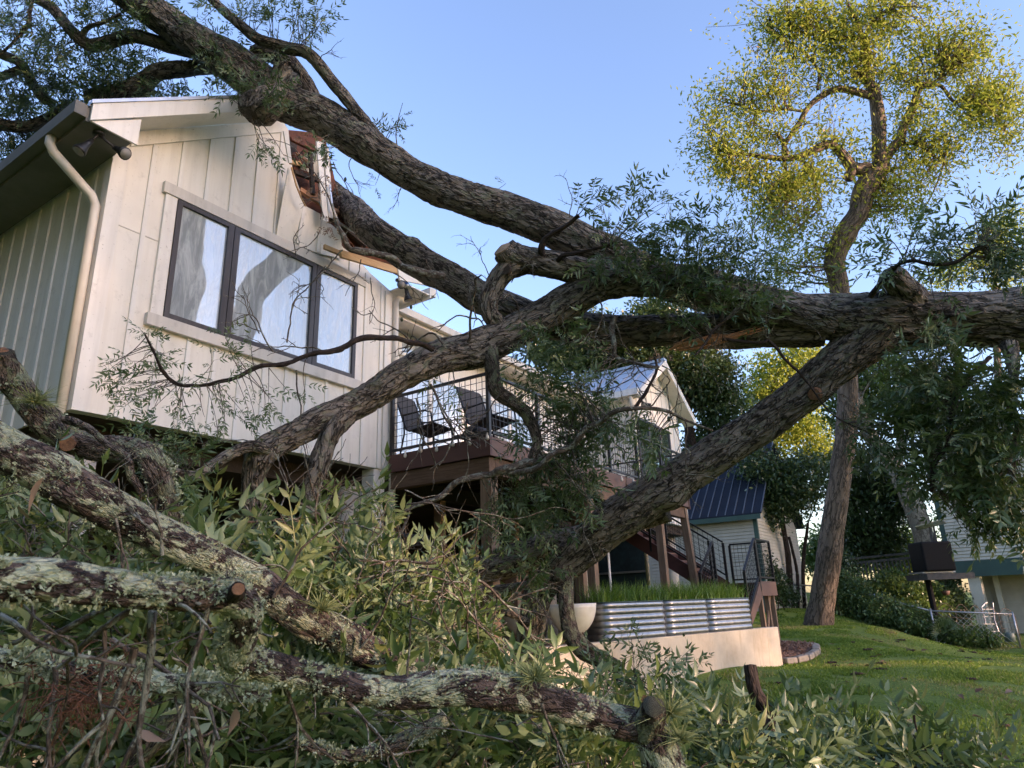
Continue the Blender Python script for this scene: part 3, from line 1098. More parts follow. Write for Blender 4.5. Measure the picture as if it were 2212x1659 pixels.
HX0, HX1, HY = 3.13, 7.60, 7.34
ZB, PK = 2.04, 5.37
SL = 0.72
def under(x):
    return 5.325 + SL * ((x - HX0) if x < PK else (2 * PK - HX0 - x))
house = thing('house', (HX0, HY, 2.04 + E), 'white board-and-batten house on piers, its near gable smashed by the fallen tree', 'house')
# near gable wall, its right-hand slope torn open
gp = [(3.13, 2.04), (7.60, 2.04), (7.60, 5.02), (7.13, 5.16), (6.85, 5.30), (6.55, 5.36), (6.30, 5.55), (6.12, 5.60), (5.95, 5.72), (5.78, 5.70), (5.66, 5.95), (5.52, 6.20), (5.46, 6.50), (5.40, 6.80), (5.30, 6.885), (3.13, 5.325)]
gw = MB().prism([(a, b + E) for a, b in gp], 1, HY, HY + 0.14).build('gable_wall', 'white_siding', house)
gw['label'] = 'white gable wall torn open below the limb'
WX0, WX1, WZ0, WZ1 = 3.89, 6.83, 3.285, 4.83
for x in [3.55 + 0.35 * i for i in range(12)]:
    if x > 7.45:
        continue
    def seg(z0, z1):
        if z1 - z0 > 0.1:
            MB().box(x - 0.026, x + 0.026, HY - 0.021, HY + 0.02, z0 + E, z1 + E).build('batten', 'white_trim', gw)
    tops = np.interp(x, [3.13, 5.37, 5.44, 5.66, 5.78, 6.12, 6.55, 7.13, 7.6], [5.12, 6.72, 6.45, 5.90, 5.66, 5.55, 5.30, 5.10, 4.98])
    if 3.76 < x < 6.96:
        seg(ZB + 0.005, 3.14)
        seg(4.98, tops - 0.01)
    else:
        seg(ZB + 0.005, tops - 0.01)
B(gw, 'corner_board', 'white_trim', HX0 - 0.03, HX0 + 0.14, HY - 0.03, HY - 0.002, ZB - 0.01, 5.0)
B(gw, 'corner_board', 'white_trim', HX1 - 0.13, HX1 + 0.02, HY - 0.03, HY - 0.002, ZB - 0.01, 4.97)
fr = MB()
for a, b in ((3.27, 5.28),):
    fr.add([(a, HY - 0.034, under(a) - 0.20 + E), (b, HY - 0.034, under(b) - 0.20 + E), (b, HY - 0.034, under(b) + E), (a, HY - 0.034, under(a) + E),
            (a, HY - 0.002, under(a) - 0.20 + E), (b, HY - 0.002, under(b) - 0.20 + E), (b, HY - 0.002, under(b) + E), (a, HY - 0.002, under(a) + E)],
           [(0, 1, 2, 3), (7, 6, 5, 4), (0, 4, 5, 1), (1, 5, 6, 2), (2, 6, 7, 3), (3, 7, 4, 0)])
fr.build('frieze_board', 'white_trim', gw)
for zz, xa, xb in ((4.20, 3.28, 3.76),):
    B(gw, 'panel_joint', 'weathered_trim', xa, xb, HY - 0.008, HY + 0.01, zz, zz + 0.012)
# displaced siding panels on the torn edge
def plate(name, mat, pts, th, parent, label=None):
    """a bent sheet through 3 or more points"""
    pts = [np.array(p, float) for p in pts]
    n = np.cross(pts[1] - pts[0], pts[2] - pts[0])
    n = n / np.linalg.norm(n) * th
    k = len(pts)
    mb = MB().add([p for p in pts] + [p + n for p in pts], [tuple(range(k)), tuple(range(2 * k - 1, k - 1, -1))] + [(i, k + i, k + (i + 1) % k, (i + 1) % k) for i in range(k)])
    o = mb.build(name, mat, parent)
    if label:
        o['label'] = label
    return o
plate('siding_panel', 'white_siding', [PY(623, 362, 7.16), PY(655, 440, 7.20), PY(651, 480, 7.24), PY(641, 530, 7.31), PY(597, 507, 7.29)], 0.014, gw, 'siding panel levered outwards beside the hole')
plate('siding_panel', 'white_siding', [PY(660, 445, 7.27), PY(692, 462, 7.24), PY(690, 548, 7.29), PY(645, 531, 7.29)], 0.012, gw)
plate('siding_panel', 'white_siding', [PY(694, 468, 7.26), PY(735, 500, 7.24), PY(742, 560, 7.28), PY(692, 548, 7.28)], 0.012, gw)
for a, b in (((657, 448), (643, 526)), ((690, 505), (686, 545))):
    MB().bar(PY(*a, 7.22), PY(*b, 7.27), 0.05, 0.02, (0, 1, 0)).build('batten', 'white_trim', gw)
# window of three panes
wf = MB()
for x0, x1 in ((3.89, 3.95), (4.58, 4.66), (4.67, 4.75), (5.95, 6.02), (6.03, 6.11), (6.77, 6.83)):
    wf.box(x0, x1, HY - 0.06, HY + 0.01, WZ0 + E, WZ1 + E)
for x0, x1 in ((3.951, 4.579), (4.751, 5.949), (6.111, 6.769)):
    wf.box(x0, x1, HY - 0.058, HY + 0.01, WZ0 + E, WZ0 + 0.065 + E)
    wf.box(x0, x1, HY - 0.058, HY + 0.01, WZ1 - 0.055 + E, WZ1 + E)
wf.box(4.661, 4.669, HY - 0.045, HY + 0.01, WZ0 + E, WZ1 + E).box(6.021, 6.029, HY - 0.045, HY + 0.01, WZ0 + E, WZ1 + E)
wo = wf.build('window', 'bronze_frame', house)
wo['label'] = 'three-pane dark framed window streaked with dirt'
for x0, x1 in ((3.951, 4.579), (4.751, 5.949), (6.111, 6.769)):
    MB().box(x0, x1, HY - 0.025, HY - 0.005, WZ0 + 0.066 + E, WZ1 - 0.056 + E).build('pane', 'window_glass', wo)
B(wo, 'window_trim', 'white_trim', 3.74, 3.885, HY - 0.04, HY - 0.002, 3.285, 4.84)
B(wo, 'window_trim', 'white_trim', 6.835, 6.97, HY - 0.04, HY - 0.002, 3.285, 4.84)
B(wo, 'window_head', 'weathered_trim', 3.70, 7.0, HY - 0.06, HY - 0.002, 4.842, 4.985)
B(wo, 'window_sill', 'weathered_trim', 3.70, 7.0, HY - 0.075, HY - 0.002, 3.14, 3.282)
# side walls and floor
sw = B(house, 'side_wall', 'white_siding', HX0, HX0 + 0.12, HY + 0.142, 14.0, ZB, 5.05)
for y in [HY + 0.35 + 0.35 * i for i in range(18)]:
    MB().box(HX0 - 0.02, HX0 + 0.01, y - 0.022, y + 0.022, ZB + E, 4.99 + E).build('batten', 'white_trim', sw)
B(house, 'corner_board', 'white_trim', HX0 - 0.031, HX0 - 0.001, HY - 0.001, HY + 0.11, ZB - 0.01, 4.99)
B(house, 'side_wall', 'white_siding', HX1 - 0.12, HX1, HY + 0.142, 8.6, ZB, 5.05)
B(house, 'floor_deck', 'joist_wood', HX0 + 0.13, HX1 - 0.13, HY + 0.55, 14.0, 1.78, 2.035)
B(house, 'floor_deck', 'joist_wood', HX0 + 0.02, HX1 - 0.02, HY + 0.15, 14.0, 2.037, 2.06)
# roof of the near wing: left slope whole, right slope crushed
RX0, RZ0 = 2.62, 5.20
def rz(x): return RZ0 + SL * (x - RX0)
rf = MB().hexa([(RX0, 6.90, rz(RX0) - 0.05 + E), (PK, 6.90, rz(PK) - 0.05 + E), (PK, 14.2, rz(PK) - 0.05 + E), (RX0, 14.2, rz(RX0) - 0.05 + E),
                (RX0, 6.90, rz(RX0) + E), (PK, 6.90, rz(PK) + E), (PK, 14.2, rz(PK) + E), (RX0, 14.2, rz(RX0) + E)]).build('roof', 'roof_metal', house)
for y in np.arange(6.92, 14.1, 0.42):
    MB().hexa([(RX0, y, rz(RX0) + E), (PK, y, rz(PK) + E), (PK, y + 0.025, rz(PK) + E), (RX0, y + 0.025, rz(RX0) + E),
               (RX0, y, rz(RX0) + 0.03 + E), (PK, y, rz(PK) + 0.03 + E), (PK, y + 0.025, rz(PK) + 0.03 + E), (RX0, y + 0.025, rz(RX0) + 0.03 + E)]).build('seam', 'roof_metal', rf)
def rake(name, mat, x0, x1, y0, y1, lo, hi, parent=house):
    return MB().hexa([(x0, y0, rz(x0) + lo + E), (x1, y0, rz(x1) + lo + E), (x1, y1, rz(x1) + lo + E), (x0, y1, rz(x0) + lo + E),
                      (x0, y0, rz(x0) + hi + E), (x1, y0, rz(x1) + hi + E), (x1, y1, rz(x1) + hi + E), (x0, y1, rz(x0) + hi + E)]).build(name, mat, parent)
rake('fascia', 'white_trim', RX0 + 0.02, 4.62, 6.872, 6.898, -0.24, -0.035)
rake('drip_edge', 'roof_metal', RX0, 4.66, 6.855, 6.895, -0.032, 0.012)
rake('soffit', 'white_siding', HX0 - 0.05, 5.2, 6.90, HY - 0.036, -0.24, -0.22)
B(house, 'soffit', 'shaded_eave', RX0 + 0.03, HX0 - 0.032, 6.93, 14.2, 4.99, 5.01)
MB().prism([(RX0 + 0.04, 4.985 + E), (HX0 + 0.02, 4.985 + E), (HX0 + 0.02, rz(HX0) - 0.245 + E), (RX0 + 0.04, rz(RX0) - 0.215 + E)], 1, 6.90, 6.925).build('eave_return', 'white_trim', house)
gut = MB().box(RX0 - 0.12, RX0 - 0.001, 6.93, 14.2, 5.02 + E, 5.17 + E).build('gutter', 'shaded_eave', house)
B(house, 'eave_fascia', 'shaded_eave', RX0, RX0 + 0.028, 6.93, 14.2, 4.98, 5.16)
ds = MB().tube([(2.56, 7.55, 5.05 + E), (2.56, 7.55, 4.93 + E), (2.60, 7.53, 4.84 + E), (3.0, 7.42, 4.46 + E), (3.045, 7.41, 4.36 + E), (3.045, 7.41, 1.75 + E)], 0.052, 10)
o = ds.build('downspout', 'gutter_paint', house, True)
# floodlight under the soffit: two black lamp heads
def flood(base, heads, mat='black_metal'):
    mb = MB().cyl(base, base + np.array([0, 0, -0.025]), 0.06, n=16)
    o = mb.build('floodlight', mat, house, True)
    for hd, aim in heads:
        hd, aim = np.array(hd, float), np.array(aim, float)
        aim /= np.linalg.norm(aim)
        MB().tube([base + np.array([0, 0, -0.02]), (base + hd) / 2 + np.array([0, 0, -0.01]), hd], 0.014, 8).build('arm', mat, o, True)
        MB().tube([hd - aim * 0.03, hd + aim * 0.03, hd + aim * 0.06, hd + aim * 0.15, hd + aim * 0.17], [0.028, 0.034, 0.036, 0.068, 0.07], 16).build('lamp_head', mat, o, True)
        MB().cyl(hd + aim * 0.171, hd + aim * 0.176, 0.058, n=16).build('lens', 'vent_grey', o, True)
fb = np.array([2.80, 7.02, 4.975 + E])
flood(fb, [((2.75, 7.08, 4.86 + E), (-0.45, 0.15, -0.9)), ((2.97, 6.97, 4.86 + E), (0.25, -0.75, -0.55))])
# right-hand slope, pressed down under the limb
def rz2(x): return 6.55 - SL * 0.78 * (x - PK)
MB().hexa([(PK + 0.3, 7.9, rz2(PK + 0.3) - 0.06 + E), (8.1, 7.9, 4.98 + E), (8.1, 14.2, 5.0 + E), (PK + 0.05, 14.2, 6.9 + E),
           (PK + 0.3, 7.9, rz2(PK + 0.3) + E), (8.1, 7.9, 5.04 + E), (8.1, 14.2, 5.06 + E), (PK + 0.05, 14.2, 6.96 + E)]).build('crushed_roof', 'sheathing_brown', house)
plate('eave_soffit', 'white_siding', [(7.58, 6.95, 5.0 + E), (8.12, 6.95, 5.02 + E), (8.12, 8.2, 5.02 + E), (7.58, 8.2, 5.0 + E)], 0.02, house)
MB().box(8.12, 8.15, 6.93, 8.3, 4.97 + E, 5.16 + E).build('eave_fascia', 'white_trim', house)
MB().box(8.152, 8.27, 6.93, 8.3, 5.03 + E, 5.17 + E).build('gutter', 'gutter_paint', house)
MB().bar(PY(860, 592, 6.94), PY(926, 606, 6.94), 0.03, 0.2, (0, 0, 1)).build('fascia', 'white_trim', house)
MB().bar(PY(735, 548, 6.98), PY(918, 603, 6.96), 0.045, 0.115, (0, 0, 1)).build('rafter', 'pine_board', house)['label'] = 'bare yellow rafter split off below the limb'
MB().bar(PY(700, 533, 7.1), PY(770, 562, 7.05), 0.04, 0.07, (0, 0, 1)).build('rafter', 'pine_board', house)
flood(PY(862, 604, 7.08), [(PY(868, 618, 7.0), (-0.7, -0.6, -0.3)), (PY(878, 628, 7.05), (0.2, -0.1, -1))])
plate('junction_box', 'blue_plastic', [PY(872, 605, 7.1), PY(880, 604, 7.1), PY(881, 614, 7.1), PY(873, 615, 7.1)], 0.04, house)
p0 = PY(884, 632, 7.22)
dsr = MB().tube([p0, p0 + np.array([0, 0, -0.10]), np.array([p0[0] - 0.06, 7.26, p0[2] - 0.16]), np.array([7.72, 7.28, p0[2] - 0.17]), np.array([7.67, 7.28, p0[2] - 0.24]), np.array([7.66, 7.28, 0.3 + E])], 0.052, 10)
dsr.build('downspout', 'gutter_paint', house, True)
# wreckage in the hole: brown sheathing, hanging fascia, torn drip edge
w_r = np.random.default_rng(5)
for pts, mat in ((((621, 292), (684, 296), (680, 352), (668, 362), (640, 352), (626, 350)), 'sheathing_brown'),
                 (((640, 352), (700, 300), (705, 380), (690, 400), (655, 376)), 'white_siding'),
                 (((634, 360), (668, 372), (700, 412), (708, 445), (690, 470), (660, 440), (645, 405)), 'sheathing_brown'),
                 (((656, 436), (700, 440), (742, 500), (768, 540), (735, 520), (690, 468)), 'sheathing_brown'),
                 (((700, 470), (716, 476), (760, 525), (800, 560), (772, 556), (720, 520)), 'sheathing_brown'),
                 (((705, 440), (760, 476), (830, 522), (905, 572), (880, 600), (800, 574), (740, 536), (700, 492)), 'sheathing_brown'),
                 (((618, 296), (640, 300), (652, 380), (640, 392), (628, 352)), 'joist_wood')):
    plate('broken_panel', mat, [PY(x, y, 7.36 + w_r.uniform(-0.02, 0.25) + 0.003 * (700 - x) * 0.3) for x, y in pts], 0.018, house)
tx = bpy.data.curves.new('print', 'FONT')
tx.body = '25'
tx.size = 0.1
tx.extrude = 0.001
_t = bpy.data.objects.new('stamped_number', tx)
_me = bpy.data.meshes.new_from_object(_t)
bpy.data.objects.remove(_t)
_me.materials.clear()
_me.materials.append(MATS['sheathing_print'])
to = bpy.data.objects.new('stamped_number', _me)
col.objects.link(to)
to.parent = house
LOC[to.name] = LOC[house.name]
pp = PY(653, 343, 7.30)
to.location = pp - LOC[house.name]
to.rotation_euler = (rad(90), rad(-75), 0)
plate('torn_sheathing', 'sheathing_brown', [PY(616, 280, 7.62), PY(700, 288, 7.62), PY(726, 400, 7.62), PY(800, 520, 7.62), PY(740, 545, 7.62), PY(690, 500, 7.62), PY(640, 420, 7.62)], 0.02, house)
for a, b, w, mt in (((628, 300), (690, 330), 0.04, 'sheathing_brown'), ((636, 372), (694, 392), 0.045, 'joist_wood'), ((648, 410), (712, 452), 0.05, 'split_wood'), ((670, 330), (676, 420), 0.04, 'joist_wood'), ((690, 440), (760, 470), 0.04, 'split_wood'), ((715, 470), (790, 530), 0.06, 'joist_wood'), ((640, 330), (668, 352), 0.03, 'split_wood')):
    MB().bar(PY(*a, 7.30 + 0.1 * w_r.random()), PY(*b, 7.24 + 0.15 * w_r.random()), w, w * 1.6, (0, 0.2, 1)).build('broken_stud', mt, house)
for i in range(46):
    x0, y0 = w_r.uniform(636, 800), 0
    y0 = 345 + (x0 - 636) * 1.05 + w_r.normal() * 16
    q = PY(x0, y0, 7.2 + w_r.random() * 0.15)
    MB().tube([q, q + w_r.normal(size=3) * 0.05, q + w_r.normal(size=3) * 0.1 + np.array([0, 0, -0.06])], [0.008, 0.006, 0.001], 4).build('splinter', ['split_wood', 'joist_wood', 'sheathing_brown'][i % 3], house)
for (a, b, w) in (((688, 305), (703, 478), 0.10), ((704, 318), (714, 470), 0.09), ((615, 284), (627, 352), 0.06)):
    MB().bar(PY(*a, 7.02), PY(*b, 7.08), w, 0.02, (0, 1, 0)).build('hanging_fascia', 'white_trim', house)
MB().tube([PY(712, 400, 7.0), PY(717, 440, 6.98), PY(720, 452, 7.0), PY(731, 480, 7.0), PY(760, 498, 7.0), PY(800, 520, 7.1)], 0.018, 6).build('bent_drip_edge', 'roof_metal', house)
MB().tube([PY(630, 362, 7.1), PY(640, 400, 7.06), PY(650, 425, 7.06), PY(660, 445, 7.1)], 0.014, 5).build('splinter', 'pine_board', house)
MB().bar(PY(626, 350, 7.1), PY(648, 354, 7.1), 0.04, 0.05).build('splinter', 'pine_board', house)

# middle wing behind the deck
mw = B(house, 'middle_wall', 'white_siding', HX1 + 0.002, 16.96, 8.6, 8.72, 2.10, 5.16)
for x in [7.9 + 0.38 * i for i in range(24)]:
    if not 8.85 < x < 14.4:
        B(mw, 'batten', 'white_trim', x - 0.024, x + 0.024, 8.582, 8.602, 2.25, 5.14)
    else:
        B(mw, 'batten', 'white_trim', x - 0.024, x + 0.024, 8.582, 8.602, 4.92, 5.14)
def sliding(x0, x1, z0, z1, n):
    f = MB()
    w = (x1 - x0) / n
    for i in range(n + 1):
        f.box(x0 + i * w - 0.05, x0 + i * w + 0.05, 8.55, 8.61, z0 + E, z1 + E)
    for i in range(n):
        f.box(x0 + i * w + 0.051, x0 + (i + 1) * w - 0.051, 8.552, 8.608, z1 - 0.1 + E, z1 + E)
        f.box(x0 + i * w + 0.051, x0 + (i + 1) * w - 0.051, 8.552, 8.608, z0 + E, z0 + 0.12 + E)
    o = f.build('sliding_door', 'door_white', house)
    for i in range(n):
        MB().box(x0 + i * w + 0.052, x0 + (i + 1) * w - 0.052, 8.57, 8.59, z0 + 0.121 + E, z1 - 0.101 + E).build('pane', 'window_glass', o)
sliding(9.0, 11.1, 2.26, 4.5, 2)
sliding(11.5, 14.2, 2.26, 4.5, 2)
tw_ = MB()
for x0, x1, z0, z1 in ((9.12, 9.2, 4.65, 5.02), (10.4, 10.48, 4.65, 5.02), (9.201, 10.399, 4.65, 4.71), (9.201, 10.399, 4.96, 5.02)):
    tw_.box(x0, x1, 8.55, 8.605, z0 + E, z1 + E)
two = tw_.build('window', 'door_white', house)
MB().box(9.202, 10.398, 8.57, 8.59, 4.711 + E, 4.959 + E).build('pane', 'window_glass', two)
B(house, 'soffit', 'white_siding', 8.3, 16.7, 8.13, 8.58, 5.14, 5.158)
B(house, 'eave_fascia', 'white_trim', 8.3, 16.7, 8.10, 8.128, 5.10, 5.28)
B(house, 'gutter', 'gutter_paint', 8.3, 16.7, 7.985, 8.098, 5.16, 5.29)
mr = MB().hexa([(8.3, 8.05, 5.30 + E), (17.0, 8.05, 5.30 + E), (17.0, 12.0, 6.35 + E), (8.3, 12.0, 6.35 + E), (8.3, 8.05, 5.34 + E), (17.0, 8.05, 5.34 + E), (17.0, 12.0, 6.39 + E), (8.3, 12.0, 6.39 + E)]).build('roof', 'roof_metal', house)

# far wing with its own gable
FX0, FX1, FP = 16.97, 20.5, 18.87
FSL = 0.66
def fr_(x): return 5.50 + FSL * (x - 16.8) if x < FP else 5.50 + FSL * (2 * FP - 16.8 - x)
fg = MB().prism([(FX0, 2.1 + E), (FX1, 2.1 + E), (FX1, fr_(FX1) - 0.16 + E), (FP, fr_(FP) - 0.16 + E), (FX0, fr_(FX0) - 0.16 + E)], 1, HY, HY + 0.12).build('gable_wall', 'white_siding', house)
for x in [17.35 + 0.38 * i for i in range(9)]:
    z1 = fr_(x) - 0.3
    if 17.05 < x < 19.75:
        B(fg, 'batten', 'white_trim', x - 0.022, x + 0.022, HY - 0.018, HY + 0.002, 5.05, z1)
    else:
        B(fg, 'batten', 'white_trim', x - 0.022, x + 0.022, HY - 0.018, HY + 0.002, 2.12, z1)
B(fg, 'corner_board', 'white_trim', FX0 - 0.02, FX0 + 0.12, HY - 0.026, HY - 0.001, 2.1, 5.55)
fwm = MB()
for x0, x1 in ((17.20, 17.28), (17.94, 18.04), (18.76, 18.86), (19.48, 19.56)):
    fwm.box(x0, x1, HY - 0.05, HY + 0.004, 2.5 + E, 4.86 + E)
for x0, x1 in ((17.281, 17.939), (18.041, 18.759), (18.861, 19.479)):
    fwm.box(x0, x1, HY - 0.048, HY + 0.004, 4.80 + E, 4.86 + E)
    fwm.box(x0, x1, HY - 0.048, HY + 0.004, 2.5 + E, 2.58 + E)
fwo = fwm.build('window', 'bronze_frame', house)
for x0, x1 in ((17.281, 17.939), (18.041, 18.759), (18.861, 19.479)):
    MB().box(x0, x1, HY - 0.02, HY - 0.003, 2.58 + E, 4.80 + E).build('pane', 'green_glass', fwo)
B(fwo, 'window_head', 'white_trim', 17.1, 19.7, HY - 0.05, HY - 0.001, 4.862, 5.0)
fs = B(house, 'side_wall', 'white_siding', FX0, FX0 + 0.1, HY + 0.122, 12.0, 2.1, 5.5)
for y in [HY + 0.4 + 0.38 * i for i in range(10)]:
    B(fs, 'batten', 'white_trim', FX0 - 0.018, FX0 + 0.002, y - 0.02, y + 0.02, 2.12, 5.35)
for s_ in (0, 1):
    xa, xb = (16.75, FP) if s_ == 0 else (FP, 2 * FP - 16.75)
    o = MB().hexa([(xa, 6.95, fr_(xa) - 0.05 + E), (xb, 6.95, fr_(xb) - 0.05 + E), (xb, 12.3, fr_(xb) - 0.05 + E), (xa, 12.3, fr_(xa) - 0.05 + E),
                   (xa, 6.95, fr_(xa) + E), (xb, 6.95, fr_(xb) + E), (xb, 12.3, fr_(xb) + E), (xa, 12.3, fr_(xa) + E)]).build('roof', 'roof_metal', house)
    for y in np.arange(6.97, 12.2, 0.42):
        MB().hexa([(xa, y, fr_(xa) + E), (xb, y, fr_(xb) + E), (xb, y + 0.03, fr_(xb) + E), (xa, y + 0.03, fr_(xa) + E),
                   (xa, y, fr_(xa) + 0.035 + E), (xb, y, fr_(xb) + 0.035 + E), (xb, y + 0.03, fr_(xb) + 0.035 + E), (xa, y + 0.03, fr_(xa) + 0.035 + E)]).build('seam', 'roof_metal', o)
    MB().hexa([(xa, 6.92, fr_(xa) - 0.24 + E), (xb, 6.92, fr_(xb) - 0.24 + E), (xb, 6.948, fr_(xb) - 0.24 + E), (xa, 6.948, fr_(xa) - 0.24 + E),
               (xa, 6.92, fr_(xa) - 0.01 + E), (xb, 6.92, fr_(xb) - 0.01 + E), (xb, 6.948, fr_(xb) - 0.01 + E), (xa, 6.948, fr_(xa) - 0.01 + E)]).build('fascia', 'white_trim', house)
    MB().hexa([(xa, 6.949, fr_(xa) - 0.20 + E), (xb, 6.949, fr_(xb) - 0.20 + E), (xb, HY - 0.002, fr_(xb) - 0.20 + E), (xa, HY - 0.002, fr_(xa) - 0.20 + E),
               (xa, 6.949, fr_(xa) - 0.18 + E), (xb, 6.949, fr_(xb) - 0.18 + E), (xb, HY - 0.002, fr_(xb) - 0.18 + E), (xa, HY - 0.002, fr_(xa) - 0.18 + E)]).build('soffit', 'white_siding', house)
B(house, 'ridge_cap', 'roof_metal', FP - 0.1, FP + 0.1, 6.93, 12.32, fr_(FP) - 0.03, fr_(FP) + 0.05)
B(house, 'gutter', 'white_trim', 16.60, 16.73, 6.97, 12.3, 5.30, 5.47)
B(house, 'soffit', 'white_siding', 16.76, FX0 - 0.002, 6.97, 12.3, 5.28, 5.30)
MB().tube([(16.68, 7.2, 5.3 + E), (16.70, 7.2, 5.15 + E), (16.84, 7.25, 4.85 + E), (16.90, 7.26, 4.7 + E), (16.90, 7.26, 0.4 + E)], 0.05, 8).build('downspout', 'gutter_paint', house, True)
fl2 = np.array([17.0, 7.05, 5.27 + E])
flood(fl2, [(fl2 + np.array([-0.05, -0.05, -0.12]), (-0.5, -0.4, -0.6)), (fl2 + np.array([0.1, -0.05, -0.12]), (0.5, -0.6, -0.4))])
B(house, 'floor_deck', 'joist_wood', FX0 + 0.02, FX1, HY + 0.13, 12.0, 1.85, 2.09)
B(house, 'floor_deck', 'joist_wood', HX1, 17.2, 8.73, 12.0, 1.85, 2.09)
# piers under the house
for x, y in ((3.42, 7.72), (7.25, 7.75), (3.42, 10.5), (5.4, 10.2), (7.3, 10.4), (10.0, 9.6), (12.4, 9.4), (14.2, 8.8), (17.6, 7.8), (20.2, 7.9), (17.6, 10)):
    MB().cyl((x, y, float(ground_z(np.array(x), np.array(y))) - 0.3), (x, y, (1.775 if x < 7.5 else 1.845) + E), 0.17, n=20).build('pier', 'concrete_pier', house, True)
MB().box(7.35, 7.58, 7.36, 7.6, 0.1 + E, 2.035 + E).build('corner_post', 'white_trim', house)

# ------------------------------------------------------------------ deck
DX0, DX1, DY0, DZ = 7.55, 15.1, 5.37, 2.24
deck = thing('deck', (DX0, DY0, DZ + E), 'raised brown deck with black wire railings between the two gabled wings', 'deck')
for i in range(22):
    y0 = DY0 + 0.045 + i * 0.146
    B(deck, 'plank', 'deck_light', (DX0 + 0.045) if y0 < 7.19 else 7.78, DX1 - 0.045, y0, y0 + 0.138, DZ - 0.03, DZ - 0.002)
B(deck, 'rim_board', 'deck_paint', DX0, DX0 + 0.04, DY0, 7.26, DZ - 0.26, DZ)
B(deck, 'rim_board', 'deck_light', DX0 + 0.041, DX1, DY0, DY0 + 0.04, DZ - 0.26, DZ)
B(deck, 'rim_board', 'deck_light', DX1 - 0.04, DX1, DY0 + 0.041, 8.55, DZ - 0.26, DZ)
B(deck, 'beam', 'beam_wood', DX0 + 0.05, DX0 + 0.19, DY0 + 0.06, 7.25, DZ - 0.50, DZ - 0.27)
B(deck, 'beam', 'beam_wood', DX0 + 0.2, DX1 - 0.05, DY0 + 0.06, DY0 + 0.2, DZ - 0.50, DZ - 0.27)
B(deck, 'beam', 'joist_wood', DX0 + 0.2, DX1 - 0.05, 7.4, 7.54, DZ - 0.50, DZ - 0.27)
for x in np.arange(DX0 + 0.45, DX1 - 0.1, 0.41):
    B(deck, 'joist', 'joist_wood', x, x + 0.045, DY0 + 0.21, 8.55, DZ - 0.265, DZ - 0.032)
PAT = -0.54
def post(x, y, z0, z1, tilt=(0, 0), w=0.14, mat='post_wood'):
    a = np.array([x + tilt[0], y + tilt[1], z0 + E])
    b = np.array([x, y, z1 + E])
    MB().bar(a, b, w, w, (1, 0, 0)).build('post', mat, deck)
post(7.68, 5.50, -1.25, DZ - 0.51, w=0.17)
post(10.6, 5.52, PAT, DZ - 0.51)
post(13.62, 5.50, PAT, DZ - 0.51)
post(15.0, 5.48, 0.0, DZ - 0.27, (0.18, -0.05))
post(9.0, 7.46, PAT, DZ - 0.51)
post(11.2, 7.46, PAT, DZ - 0.51)
post(12.2, 6.6, PAT, DZ - 0.27)
# railing: posts, rails, welded wire
def railing(parent, a, b, h=0.93, posts=2, clear=0.08, cell=0.1, name='railing', tilt=None, end=(True, True)):
    """a, b: floor points (absolute); follows the slope between them"""
    a, b = np.array(a, float), np.array(b, float)
    up = np.array([0, 0, 1.0])
    t = (b - a) / np.linalg.norm(b - a)
    side = np.cross(t, up)
    L = np.linalg.norm((b - a)[:2])
    fr = MB()
    fr.bar(a + up * h, b + up * h, 0.05, 0.035)
    fr.bar(a + up * (clear + 0.0), b + up * (clear + 0.0), 0.04, 0.035)
    o = fr.build(name, 'black_metal', parent)
    for i in range(posts):
        if (i == 0 and not end[0]) or (i == posts - 1 and not end[1]):
            continue
        q = a + (b - a) * i / (posts - 1)
        MB().bar(q - up * 0.2, q + up * (h - 0.018), 0.05, 0.05, (1, 0, 0)).build('rail_post', 'black_metal', o)
    wr = MB()
    n = max(2, int(L / cell))
    for i in range(1, n):
        q = a + (b - a) * i / n
        wr.bar(q + up * (clear + 0.015), q + up * (h - 0.015), 0.007, 0.007, (1, 0, 0))
    m = int((h - clear) / cell)
    for j in range(1, m):
        zz = clear + (h - clear) * j / m
        wr.bar(a + up * zz, b + up * zz, 0.007, 0.007)
    wr.build('wire_mesh', 'black_metal', o)
    return o
zt = DZ + E
railing(deck, (DX0 + 0.05, 7.24, zt), (DX0 + 0.05, DY0 + 0.05, zt), 0.93, 2, end=(True, True))
railing(deck, (DX0 + 0.12, DY0 + 0.05, zt), (DX1 - 0.05, DY0 + 0.05, zt), 0.93, 7, end=(False, True))
railing(deck, (DX1 - 0.05, DY0 + 0.12, zt), (DX1 - 0.05, 7.6, zt), 0.93, 3, end=(False, True))
B(deck, 'end_cap', 'deck_light', DX1 + 0.001, DX1 + 0.03, DY0 - 0.02, DY0 + 0.3, DZ - 0.30, DZ + 0.02)
# string lights below the deck edge
wire = [(DX0 - 0.02 + 0.0 * i, 7.2 - i * 0.3, DZ + 0.05 + E - 0.03 * math.sin(i * math.pi / 2) ** 2) for i in range(7)]
sl = MB().tube(wire, 0.004, 5).build('string_light', 'black_plastic', None, False, 'string of clear bulbs hung along the near deck railing', 'string lights', None, None, (DX0, 6.3, DZ + E))
for i in range(1, 7):
    q = np.array(wire[i])
    MB().lathe([(0.0, 0.0), (0.012, -0.005), (0.012, -0.03), (0.024, -0.055), (0.028, -0.08), (0.018, -0.1), (0.0, -0.105)], q, 10).build('bulb', 'string_bulb', sl, True)
wire2 = [(x, 5.28, DZ - 0.02 + E - 0.02 * (i % 2)) for i, x in enumerate(np.arange(11.0, 15.0, 0.5))]
sl2 = MB().tube(wire2, 0.004, 5).build('string_light', 'black_plastic', None, False, 'string of clear bulbs along the long deck edge facing the lawn', 'string lights', None, None, (13, 5.28, DZ + E))
